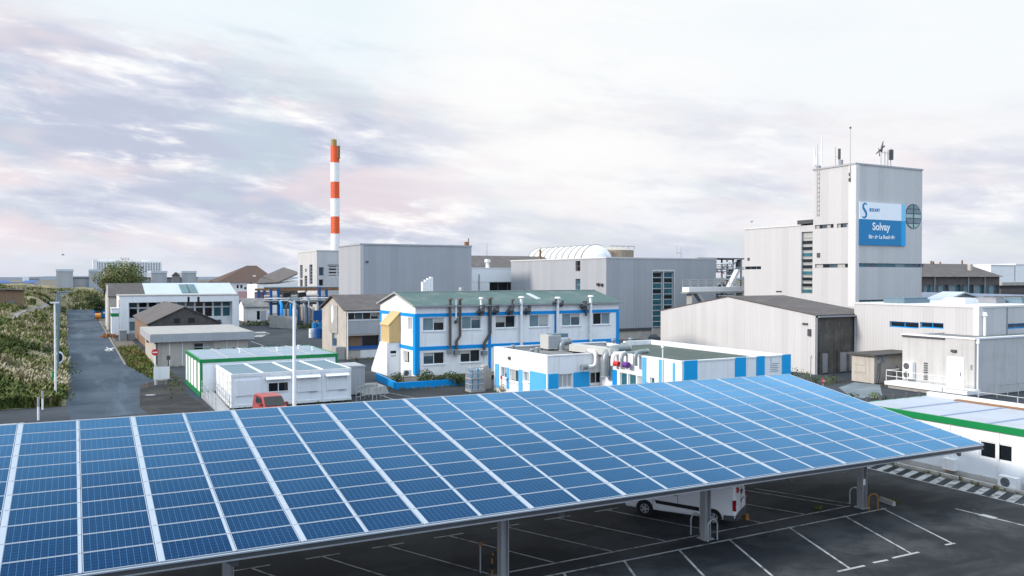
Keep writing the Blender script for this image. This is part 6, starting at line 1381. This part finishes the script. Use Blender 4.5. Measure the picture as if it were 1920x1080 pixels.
for px in (188, 205, 268): MB().box(hx_(px), hx_(px)+5, tY2+3, tY2+9, hz2(490)+.01, hz2(487)).build('roof_house', M['white'], B)
B = thing('distant_white_building', 'white building on the horizon above the dune track', 'building', (fy(42,525,600)[0],600,0))
MB().box(fy(42,525,600)[0], fy(54,525,600)[0], 600, 612, 0, fy(48,518.5,600)[1]).build('wall', M['white'], B); MB().box(fy(54.05,525,600)[0], fy(74,525,600)[0], 600, 612, 0, fy(60,519.5,600)[1]).build('wall', M['cladgrey'], B); MB().box(fy(56,525,600)[0], fy(73,525,600)[0], 599.7, 599.99, fy(60,524,600)[1], fy(60,522,600)[1]).build('window_band', M['greymid'], B)
for a, b, l in ((-12,15,'dark blue low roof building at the left picture edge'),(47,65,'small dark blue roof building in front of the far white building')):
    B = thing('distant_shed', l, 'shed', (fy(a,530,480)[0],480,0), 'far dark blue sheds'); MB().box(fy(a,530,480)[0], fy(b,530,480)[0], 480, 492, 0, fy(30,530.5,480)[1]).build('wall', M['cladgrey'], B); MB().prism([(fy(a,530,480)[0]-.5,479.6,fy(30,531,480)[1]+.3),(fy(b,530,480)[0]+.5,479.6,fy(30,531,480)[1]+.3),(fy(b,530,480)[0]+.5,486,fy(30,527,480)[1]),(fy(a,530,480)[0]-.5,486,fy(30,527,480)[1])], (0,.3,.3)).build('roof', M['navy'], B)
B = thing('distant_store', 'low pale store among dunes near the horizon', 'building', (fy(15,530,520)[0],520,0)); MB().box(fy(15,530,520)[0], fy(46,530,520)[0], 520, 530, 0, fy(30,528.5,520)[1]).build('wall', M['beige'], B); MB().box(fy(14.5,530,520)[0], fy(46.5,530,520)[0], 519.8, 530.2, fy(30,528.5,520)[1]+.01, fy(30,527,520)[1]).build('roof', M['whiteroof'], B)
bY = 205.; b0, b1 = fy(-30,560,bY)[0], fy(42,560,bY)[0]
B = thing('ruined_shed', 'old brown shed with slack tarpaulin half sunk in the dunes', 'shed', (b0, bY, 0))
MB().box(b0, b1, bY, bY+8, 0, fy(20,545,bY)[1]).build('wall', M['brownwood'], B); MB().prism([(b0-.5,bY-.5,fy(20,542,bY)[1]),(b1+.6,bY-.5,fy(20,545,bY)[1]),(b1+.6,bY-.5,fy(20,543.5,bY)[1]),(b0-.5,bY-.5,fy(20,540.5,bY)[1])], (0,9,0)).build('roof', M['roofdark'], B)
tm_ = MB(); x0, z0 = fy(8,572,bY-1); x1 = fy(38,572,bY-1)[0]; tm_.add([(x0+(x1-x0)*i/8, bY-1.5-.6*math.sin(i), z0-.6+(1.5*math.sin(math.pi*i/8))*(.6+.5*j)) for j in range(2) for i in range(9)], [(i,i+1,10+i,9+i) for i in range(8)]); tm_.build('tarpaulin', M['roofgrey'], B)
def tree(name, label, cat, x, y, z, h, r, n, ls, mt='treeleaf', group=None, seed=1):
    random.seed(seed); t_ = thing(name, label, cat, (x,y,z), group)
    tr = MB(); tr.tube([(x,y,z),(x+.1*r,y,z+h*.25),(x,y,z+h*.5)], [h*.035,h*.028,h*.018], 8)
    cl = []
    for k in range(9):
        a = k*2.4; q = Vector((x+r*.62*math.cos(a)*random.uniform(.5,1), y+r*.62*math.sin(a)*random.uniform(.5,1), z+h*random.uniform(.42,.82))); tr.tube([(x,y,z+h*random.uniform(.2,.45)), ((x+q.x)/2,(y+q.y)/2,q.z-h*.12), q], [h*.016,h*.011,h*.004], 6); cl.append((q, r*random.uniform(.34,.55)))
    cl.append((Vector((x,y,z+h*.84)), r*.45))
    for k in range(16): a = random.uniform(0,6.28); cl.append((Vector((x+r*.85*math.cos(a)*random.uniform(.4,1), y+r*.85*math.sin(a)*random.uniform(.4,1), z+h*random.uniform(.3,.72))), r*random.uniform(.2,.36)))
    tr.build('trunk', M['bark'], t_); mb = MB()
    for q, rr_ in cl: leaf_clump(mb, q.x, q.y, q.z, rr_, n, ls, .8)
    mb.build('crown', M[mt], t_); return t_
x, _ = fy(231, 520, 262); tree('broadleaf_tree', 'broad olive green tree standing behind the long shed roofs', 'tree', x, 262, 0, fy(231,486,262)[1], 8.2, 520, .40)
for k, (px, py, Y, h, r, l) in enumerate(((176,0,232,6.2,2.3,'dark rounded tree at the right verge where the road ends'),(185,0,214,5.4,1.7,'smaller dark tree behind the blue skip'),(262,0,250,9.8,3.0,'lower dark tree at the right foot of the broad tree'))):
    x = fy(px, 570, Y)[0]; tree('roadside_tree', l, 'tree', x, Y, 0, h, r, 150, .22, 'shrub', 'trees by the road end', 5+k)
random.seed(21)
# ================================================================== right background
YY = 128.; y0, _ = fy(1725,500,YY); y1 = fy(1874,520,YY)[0]; ze = fy(1800,519,YY)[1]; zt_ = fy(1800,495,YY+9)[1]
B = thing('brown_factory', 'brown roofed factory with blue tinted window strip right of the tower', 'factory', (y0, YY, 0))
hF = [(a, b, 4.0, c) for a, b, c in [(h[0], h[1], h[3]) for h in [wrect('F', YY, p, p+22, 534, 545) for p in (1733,1756,1779,1803,1826,1851)]]]
mb = MB(); body(mb, y0, y1, YY, YY+20, 0, ze, hF, [], .5, top=False); mb.build('wall', M['roofbrown'], B)
for h in hF: window(B, 'F', YY, h, 3, 1, .5, 'duct', random.choice([['curtain','glasst','curtain'],['glasst','curtain','glassb'],['curtain','curtain','glasst']]), False, .15)
for px in (1751,1814,1845): x = fy(px,530,YY)[0]; MB().box(x-.2,x+.2,YY-.3,YY-.002,0,ze).build('downpipe', M['duct'], B)
e = [(y0-.6,YY-.9,ze),(y1+.7,YY-.9,ze),(y1+.7,YY+20,ze),(y0-.6,YY+20,ze)]; rA, rB = (y0,YY+9,zt_), (fy(1812,495,YY+9)[0],YY+9,zt_)
mb = MB(); mb.poly([e[0],e[1],rB,rA]); mb.poly([e[1],e[2],rB]); mb.poly([e[2],e[3],rA,rB]); mb.poly(e[::-1]); rf = mb.build('roof', M['roofbrown'], B)
for px, py in ((1746,489),(1750,490),(1804,488),(1763,491)): x, z = fy(px, py, YY+9); MB().cyl(x, YY+9, zt_-.3, z, .22, None, 8).build('roof_vent', M['rust'], rf)
x, z = fy(1819, 502, YY+4); MB().box(x-.5,x+.5,YY+3.6,YY+4.4,z-1.2,z+.9).build('roof_hatch', M['beige'], rf)
sY = 88.; B = thing('sawtooth_workshop', 'workshop with many dark ridged roofs stretching right of the tower', 'workshop', (124, sY, 0))
a0 = fy(1728,560,sY)[0]; a1 = fy(1960,560,sY)[0]; nS = 12; w_ = (a1-a0)/nS; sz0 = fy(1850,569,sY)[1]; sz1 = fy(1850,556,sY)[1]
for k in range(nS):
    x = a0+k*w_; mb = MB(); P = [(x,sY,sz0),(x+w_,sY,sz0),(x+w_*.5,sY,sz1)]; mb.prism(P, (8,30,0)); mb.build('roof', M['roofdark'], B)
    MB().prism([(x+w_*.55,sY-.05,sz1-.15),(x+w_*.95,sY-.05,sz0+.25),(x+w_*.98,sY-.05,sz0+.45),(x+w_*.58,sY-.05,sz1+.05)], (8,30,0)).build('roof_strip', M['seam'], B)
MB().box(a0, a1, sY+.05, sY+30, 0, sz0-.01).build('wall', M['concrete'], B)
g0, g1 = fy(1768,566,sY-4)[0], fy(1858,566,sY-4)[0]; gzb = fy(1810,567,sY-4)[1]; gzt = fy(1806,550.5,sY-4)[1]; gx_ = fy(1808,550,sY-4)[0]
B = thing('grey_gabled_workshop', 'grey gable fronted workshop before the dark ridged roofs', 'workshop', (g0, sY-4, 0)); MB().prism([(g0,sY-4,0),(g1,sY-4,0),(g1,sY-4,gzb),(gx_,sY-4,gzt),(g0,sY-4,gzb)], (0,3.6,0)).build('wall', M['roofgrey'], B); MB().prism([(gx_,sY-4.2,gzt+.02),(g1+.6,sY-4.2,gzb-.1),(g1+.6,sY-4.2,gzb+.18),(gx_,sY-4.2,gzt+.3)], (0,4,0)).prism([(g0-.6,sY-4.2,gzb-.1),(gx_,sY-4.2,gzt+.02),(gx_,sY-4.2,gzt+.3),(g0-.6,sY-4.2,gzb+.18)], (0,4,0)).build('roof', M['whiteroof'], B)
for k, (a, b, t_, l) in enumerate(((1852,1856,499,'x'),(1858,1902,498,'large white storage building on the right horizon'),(1904,1960,497,'white storage building cut by the right picture edge'))):
    if k == 0: continue
    B = thing('white_depot', l, 'depot', (fy(a,510,240)[0],240,0), 'white storage buildings'); xa, xb, zt = fy(a,510,240)[0], fy(b,510,240)[0], fy((a+b)/2,t_,240)[1]
    MB().box(xa, xb, 240, 260, 0, zt).build('wall', M['white'], B); MB().box(xa-.3, xb+.3, 239.7, 260, zt+.01, zt+.5).build('roof_edge', M['whitewall'], B); MB().box(xa+4, xb-6, 239.6, 239.99, 2, 5).build('loading_door', M['greymid'], B)
for px in (1884, 1916): pass
B = thing('dark_shed', 'dark open shed with pale beam right of the brown factory', 'shed', (fy(1877,535,150)[0],150,0)); xa, xb = fy(1877,535,150)[0], fy(1945,535,150)[0]
MB().box(xa, xb, 150, 160, 0, fy(1900,541,150)[1]).build('wall', M['roofdark'], B); MB().box(xa, xb, 149.7, 160, fy(1900,535,150)[1], fy(1900,529,150)[1]).build('fascia', M['concrete'], B); MB().box(xa+.3, xb-.3, 150.5, 160, fy(1900,541,150)[1]+.01, fy(1900,535,150)[1]-.01).build('opening', M['black'], B)
# white sculptural chimneys behind the green roof
x, z = fy(802, 523, 92); B = thing('white_stack_group', 'cluster of white flue stubs showing above the green roof ridge', 'flues', (x, 92, 0))
for dx, h_ in ((-.55,-.35),(-.2,-.1),(.15,.1),(.5,.25)): MB().box(x+dx-.16, x+dx+.16, 91.9, 92.4, 5.5, z+h_).build('flue', M['white'], B)
MB().box(x-1.2, x+1.2, 91.5, 93, 0, 5.5).build('housing', M['white'], B)
x, z = fy(866, 542, 92); solo('roof_cowl', MB().box(x-.45,x+.45,91.7,92.4,0,z-.25).cyl(x,92,z-.25,z+.2,.5,.4,10), M['duct'], 'small pale cowl peeping over the green roof ridge', 'cowl', (x,92,0))
# ================================================================== vehicles (local axes: x forward, y left)
def vehicle(name, label, x, y, heading, L_, W_, prof, paint, wb, rear_ov, wheel_r, taper=.13, zb=.95):
    t_ = thing(name, label, 'van' if 'van' in name else 'car', (x, y, .01), None, True, heading)
    hw = W_/2; mb = MB()
    def wy(z): return hw-(max(0, z-zb)*taper)
    n = len(prof)
    vs = [(px, wy(pz), pz) for px, pz in prof]+[(px, -wy(pz), pz) for px, pz in prof]
    mb.add(vs, [tuple(range(n-1,-1,-1)), tuple(range(n, 2*n))]+[(i, (i+1)%n, n+(i+1)%n, n+i) for i in range(n)])
    b = mb.build('body', paint, t_, Vector((0,0,0))); bv = b.modifiers.new('bevel', 'BEVEL'); bv.width = .09; bv.segments = 3; bv.limit_method = 'ANGLE'; bv.angle_limit = R(28)
    t_['wy'] = 0; del t_['wy']
    for ax in (0, wb):
        for s in (-1, 1):
            w0 = MB().tube([(ax, s*(hw-.22), wheel_r), (ax, s*(hw+.012), wheel_r)], wheel_r, 28); wl = w0.build('wheel', M['rubber'], t_, Vector((0,0,0)))
            r_ = MB().tube([(ax, s*(hw-.03), wheel_r), (ax, s*(hw+.018), wheel_r)], wheel_r*.60, 24)
            r_.build('rim', M['steel'], wl, Vector((0,0,0)))
            sp = MB()
            for k in range(5):
                a = k*2*math.pi/5; c_, s_ = math.cos(a), math.sin(a)
                sp.prism([(ax+c_*wheel_r*.30-s_*.035, s*(hw+.020), wheel_r+s_*wheel_r*.30+c_*.035),(ax+c_*wheel_r*.30+s_*.035, s*(hw+.020), wheel_r+s_*wheel_r*.30-c_*.035),(ax+c_*wheel_r*.52+s_*.05, s*(hw+.020), wheel_r+s_*wheel_r*.52-c_*.05),(ax+c_*wheel_r*.52-s_*.05, s*(hw+.020), wheel_r+s_*wheel_r*.52+c_*.05)], (0, s*.004, 0))
            sp.build('hub_cutout', M['black'], wl, Vector((0,0,0)))
            a_ = MB(); P = [(ax+math.cos(g)*(wheel_r+.045), wheel_r+math.sin(g)*(wheel_r+.045)) for g in [math.pi*(k/14) for k in range(15)]]
            P2 = [(ax+(p[0]-ax)*.86, wheel_r+(p[1]-wheel_r)*.86) for p in P]; a_.add([(p[0], s*(hw+.007), p[1]) for p in P]+[(p[0], s*(hw+.007), p[1]) for p in P2], [(i, i+1, 16+i, 15+i) for i in range(14)]); a_.build('wheel_arch', M['black'], b, Vector((0,0,0)))
    return t_, b, wy
Z0 = Vector((0,0,0))
def side(mb, wy, pts, s, off=.006, mi=0): mb.poly([(x, s*(wy(z)+off), z) for x, z in pts], mi)
wb, ro = 2.85, .88
x, y = 23.25, 25.35; hd = math.atan2(27.19-24.95, 21.17-22.65)
prof = [(-ro,.38),(-ro-.02,.62),(-ro,1.0),(-ro+.05,1.75),(-ro+.14,1.93),(1.9,1.97),(2.25,1.9),(2.95,1.22),(3.55,1.05),(3.72,.85),(3.75,.5),(3.7,.3),(-ro+.2,.28)]
V, Bd, wy = vehicle('white_van', 'white panel van with black side moulding parked under the canopy', x, y, hd, 4.6, 1.84, prof, M['paintwhite'], wb, ro, .325, .10)
for s in (-1,1):
    q = MB(); side(q, wy, [(.55,.52),(2.35,.60),(2.42,.74),(.55,.68)], s, .02); q.build('side_moulding', M['black'], Bd, Z0)
    q = MB(); side(q, wy, [(1.55,1.25),(2.78,1.25),(2.2,1.78),(1.6,1.80)], s, .012); q.build('side_window', M['glass'], Bd, Z0)
    q = MB()
    for xx in (.35, 1.45, 2.5): q.box(xx-.006, xx+.006, s*(wy(1)-.01), s*(wy(1)+.003), .45, 1.2)
    q.build('door_gap', M['greydark'], Bd, Z0)
    q = MB().box(1.5, 1.62, s*wy(1.05), s*(wy(1.05)+.03), 1.02, 1.06); q.build('door_handle', M['black'], Bd, Z0)
    q = MB().box(-ro-.03, -ro+.10, s*(wy(.9)-.07), s*(wy(.9)+.008), .70, 1.12); tl = q.build('tail_light', M['lampglass'], Bd, Z0)
    MB().box(-ro-.036, -ro-.029, s*(wy(.9)-.055), s*(wy(.9)-.015), .84, .92).build('lens', M['white'], tl, Z0)
    q = MB().box(2.45, 2.65, s*(wy(1.2)), s*(wy(1.2)+.18), 1.15, 1.35); q.build('mirror', M['black'], Bd, Z0)
    q = MB().box(3.45, 3.73, s*.55-.2, s*.55+.2, .78, .98); q.build('headlight', M['glassb'], Bd, Z0)
    q = MB(); side(q, wy, [(-ro+.03,.30),(-.42,.30),(-.42,.50),(-ro+.03,.52)], s, .012); q.build('bumper_corner', M['greydark'], Bd, Z0)
q = MB().box(-ro-.07, -ro+.06, -.86, .86, .30, .52); q.build('rear_bumper', M['greydark'], Bd, Z0)
q = MB().box(-ro-.03, -ro-.021, -.006, .006, .56, 1.7).box(-ro-.028, -ro-.021, -.62, .62, .545, .556); q.build('rear_door_gap', M['greydark'], Bd, Z0)
q = MB().box(-ro-.045, -ro-.015, -.52, .0, .84, .95); q.build('number_plate', M['black'], Bd, Z0); MB().box(-ro-.05, -ro-.0451, -.50, -.02, .85, .94).build('plate', M['white'], Bd, Z0)
q = MB().tube([(-ro-.035,.50,1.45),(-ro+.05,.50,1.45)], .11, 16); q.build('red_emblem', M['red'], Bd, Z0)
q = MB().box(-ro-.032, -ro, -.26, -.06, 1.18, 1.34); q.build('dark_emblem', M['greydark'], Bd, Z0)
q = MB().poly([(2.3,-.72,1.86),(2.3,.72,1.86),(2.96,.80,1.235),(2.96,-.80,1.235)]); q.build('windscreen', M['glass'], Bd, Z0)
# red van in front of the cabins, facing the camera
px_, py_ = 12.0, 59.2
prof = [(-.75,.36),(-.78,.9),(-.62,1.55),(-.4,1.70),(1.1,1.74),(1.6,1.69),(2.42,1.12),(3.2,.98),(3.42,.78),(3.44,.42),(3.3,.28),(-.6,.28)]
V, Bd, wy = vehicle('red_van', 'red van parked before the white site cabins, its roof above the panels', px_, py_, R(-90)+R(3), 4.2, 1.60, prof, M['vanred'], 2.6, .75, .31, .15)
q = MB().poly([(1.66,-.60,1.655),(1.66,.60,1.655),(2.44,.70,1.13),(2.44,-.70,1.13)]); 
q.v = [(a+.03, b, c+.02) for a, b, c in q.v]; q.build('windscreen', M['glass'], Bd, Z0)
for s in (-1,1):
    q = MB(); side(q, wy, [(.1,1.12),(2.1,1.12),(1.5,1.58),(.15,1.58)], s, .012); q.build('side_window', M['glass'], Bd, Z0)
    q = MB().box(1.9, 2.08, s*wy(1.15), s*(wy(1.15)+.22), 1.10, 1.30); q.build('mirror', M['vanred'], Bd, Z0)
    q = MB().box(3.1, 3.42, s*.5-.18, s*.5+.18, .72, .92); q.build('headlight', M['glassb'], Bd, Z0)
# dark car in front of the grey hall
cx_, cy_ = gz(1212, 645)
prof = [(-.7,.35),(-.74,.8),(-.55,1.0),(.0,1.42),(1.3,1.44),(1.95,1.0),(2.9,.9),(3.3,.72),(3.32,.35),(3.2,.25),(-.6,.25)]
V, Bd, wy = vehicle('dark_car', 'dark car parked before the grey hall glazing', cx_, cy_, R(10), 4.1, 1.76, prof, M['greydark'], 2.55, .7, .31, .25)
for s in (-1,1): q = MB(); side(q, wy, [(-.2,1.0),(1.85,1.0),(1.28,1.38),(.05,1.37)], s, .012); q.build('side_window', M['glassb'], Bd, Z0)
# ================================================================== poles, lamps, signs
x, y = gz(552, 765); zt = fy(549.5, 562, y)[1]; t_ = thing('lamp_post', 'tall white lamp post with two dark floodlights behind the panels', 'lamp post', (x, y, 0))
MB().tube([(x,y,0),(x,y,zt)], [.15,.09], 14).build('pole', M['whitemet'], t_); MB().tube([(x-1.05,y,zt-.05),(x+1.1,y,zt-.05)], .05, 8).build('cross_arm', M['whitewall'], t_)
for s, px in ((-1,537),(1,566)):
    xx, zz = fy(px, 553, y); fl = MB().prism([(xx-.28,y-.2,zz-.22),(xx+.3,y-.2,zz-.10),(xx+.28,y-.2,zz+.22),(xx-.26,y-.2,zz+.18)], (0,.45,0)); fl.build('floodlight', M['black'], t_); MB().bar((xx,y,zz-.2),(x+s*.55,y,zt),.05).build('bracket', M['whitewall'], t_)
MB().box(x-.3,x+.3,y-.12,y+.12,zt+.0,zt+.22).build('head', M['steel'], t_)
x, y = gz(104.5, 752); zt = fy(101, 566, y)[1]; t_ = thing('pole', 'white concrete pole with short crossarm nearest the road', 'pole', (x,y,0), 'poles along the road'); MB().tube([(x,y,0),(x-.02,y,zt)], [.085,.065], 12).build('shaft', M['whitewall'], t_); MB().box(x-.35,x+.3,y-.05,y+.05,zt-.12,zt).build('crossarm', M['whitewall'], t_)
for k, (px, Y, pt, l) in enumerate(((107.5,92,549,'blue grey lamp pole just behind the concrete pole'),(109,125,552,'lamp pole farther along the dune verge'),(111,165,553,'lamp pole small and far along the dune verge'),(112.5,215,553,'most distant lamp pole at the end of the verge'))):
    x, zt = fy(px, pt, Y); t_ = thing('lamp_pole', l, 'lamp pole', (x,Y,0), 'poles along the road'); MB().tube([(x,Y,0),(x,Y,max(6, zt))], [.11,.07], 12).build('shaft', M['roofblue'], t_); MB().tube([(x,Y,max(6,zt)),(x+.9,Y,max(6,zt)+.15)], .05, 8).build('arm', M['roofblue'], t_); MB().box(x+.7,x+1.3,Y-.12,Y+.12,max(6,zt)+.06,max(6,zt)+.2).build('lantern', M['greymid'], t_)
x, z = fy(111, 670, 96); t_ = thing('road_mirror', 'dark oval traffic mirror on the verge beside the poles', 'mirror', (x,96,0)); 
P = [(x+.42*math.cos(g), 95.9, z+.62*math.sin(g)) for g in [2*math.pi*k/20 for k in range(20)]]; MB().prism(P, (0,.08,0)).build('rim', M['white'], t_); MB().prism([(a*.72+x*.28,95.87,c*.72+z*.28) for a,b,c in P], (0,.02,0)).build('mirror_face', M['black'], t_); MB().cyl(x,96.05,0,z,.04,None,8).build('post', M['steel'], t_)
for k, (px, py, h_, m_, l) in enumerate(((94,738,1.9,'green','leaning dark green post at the dune edge'),(80,768,1.4,'whitewall','short white marker post at the corner of the dunes'),(72,788,1.6,'whitewall','white and red marker post on the cross road'))):
    x, y = gz(px, py); t_ = thing('marker_post', l, 'marker post', (x,y,0), 'posts at the dune corner'); MB().tube([(x,y,0),(x+(.15 if k==0 else 0),y,h_*.6)], .07, 8).build('shaft', M[m_], t_); MB().tube([(x+(.15 if k==0 else 0),y,h_*.6),(x+(.25 if k==0 else 0),y,h_)], .075, 8).build('head', M['steel' if k else 'green'], t_)
x, y = gz(80, 760); t_ = thing('plastic_bag', 'teal and orange rubbish at the dune corner', 'rubbish', (x-.3,y+.6,0)); q = MB(); leaf_clump(q, x-.2, y+.5, .5, .35, 12, .22, 1.2); q.build('bag', M['glasst'], t_); q = MB(); leaf_clump(q, x-.5, y+.5, .3, .2, 8, .14, 1.0); q.build('scrap', M['orange'], t_)
# wire fence along the dune edge
for k in range(8):
    Y = 75+k*9; x = edge_x(Y)-.75; t_ = solo('fence_post', MB().cyl(x, Y, 0, dune_h(x,Y)+1.5, .045, None, 6).box(x-.07,x+.07,Y-.07,Y+.07,dune_h(x,Y)+1.5,dune_h(x,Y)+1.54), M['green'], ['fence post nearest the crossing on the dune edge','second fence post from the crossing on the dune edge','third fence post from the crossing on the dune edge','fourth fence post from the crossing on the dune edge','fifth fence post from the crossing on the dune edge','sixth fence post from the crossing on the dune edge','seventh fence post from the crossing on the dune edge','farthest thin fence post on the dune edge'][k], 'fence post', (x,Y,0), 'fence posts on the dune edge')
# no entry sign and white notice board on two posts
x, y = gz(291, 722); zt = fy(291, 652, y)[1]; t_ = thing('no_entry_sign', 'red no entry sign on a white post at the yard entrance', 'road sign', (x,y,0))
MB().cyl(x,y,0,zt,.045,None,10).build('post', M['white'], t_); zc = fy(291, 660.5, y)[1]; d_ = MB().tube([(x,y-.07,zc),(x,y-.05,zc)], .30, 24); ds = d_.build('disc', M['red'], t_); MB().box(x-.21,x+.21,y-.08,y-.0702,zc-.05,zc+.05).build('bar', M['white'], ds)
x0, z0 = fy(288, 712, y-.2); x1, z1 = fy(318, 687, y-.2); t_ = thing('notice_board', 'white notice board on two thin posts under the no entry sign', 'notice board', (x0,y-.2,0)); MB().box(x0,x1,y-.22,y-.17,z0,z1).build('board', M['whitewall'], t_)
for px in (294, 311): xx = fy(px,700,y-.1)[0]; MB().cyl(xx,y-.1,0,z1+.2,.04,None,8).build('post', M['steel'], t_)
x, y = gz(316, 716); t_ = MB().cyl(x,y,0,2.5,.05,None,8).box(x-.16,x+.16,y-.09,y-.06,2.1,2.5); solo('small_sign', t_, M['greydark'], 'small dark sign on a post behind the notice board', 'sign', (x,y,0))
x, y = gz(276, 727); solo('reflector_post', MB().cyl(x,y,0,.42,.05,None,8).cyl(x,y,.42,.5,.07,.04,8), M['rust'], 'low rusty red reflector post beside the dark repair patch', 'marker post', (x,y,0)); x, y = gz(282, 741); solo('manhole_cover', MB().cyl(x,y,.017,.03,.40,None,20).cyl(x,y,.03,.034,.32,None,20), M['greymid'], 'pale manhole cover on the dark repair patch', 'manhole cover', (x,y,0))
# birds
def bird(px, py, D_, l):
    d = Vector(ray(px, py)); p = Vector((0,0,HC))+d*D_; mb = MB(); 
    mb.tube([p+Vector((-.25,0,0)), p, p+Vector((.3,0,.03))], [.02,.09,.03], 8); body_ = mb.build('bird', M['bird'], None, p)
    tag(body_, l, 'bird', None)
    for s in (-1,1): MB().prism([p+Vector((-.08,0,.04)), p+Vector((.1,0,.04)), p+Vector((.05,s*.55,.22)), p+Vector((-.1,s*.5,.2))], (0,0,.015)).build('wing', M['bird'], body_)
bird(118, 478, 150, 'tiny grey bird flying above the far grey blocks'); bird(1409, 416, 150, 'tiny grey bird flying left of the tower')
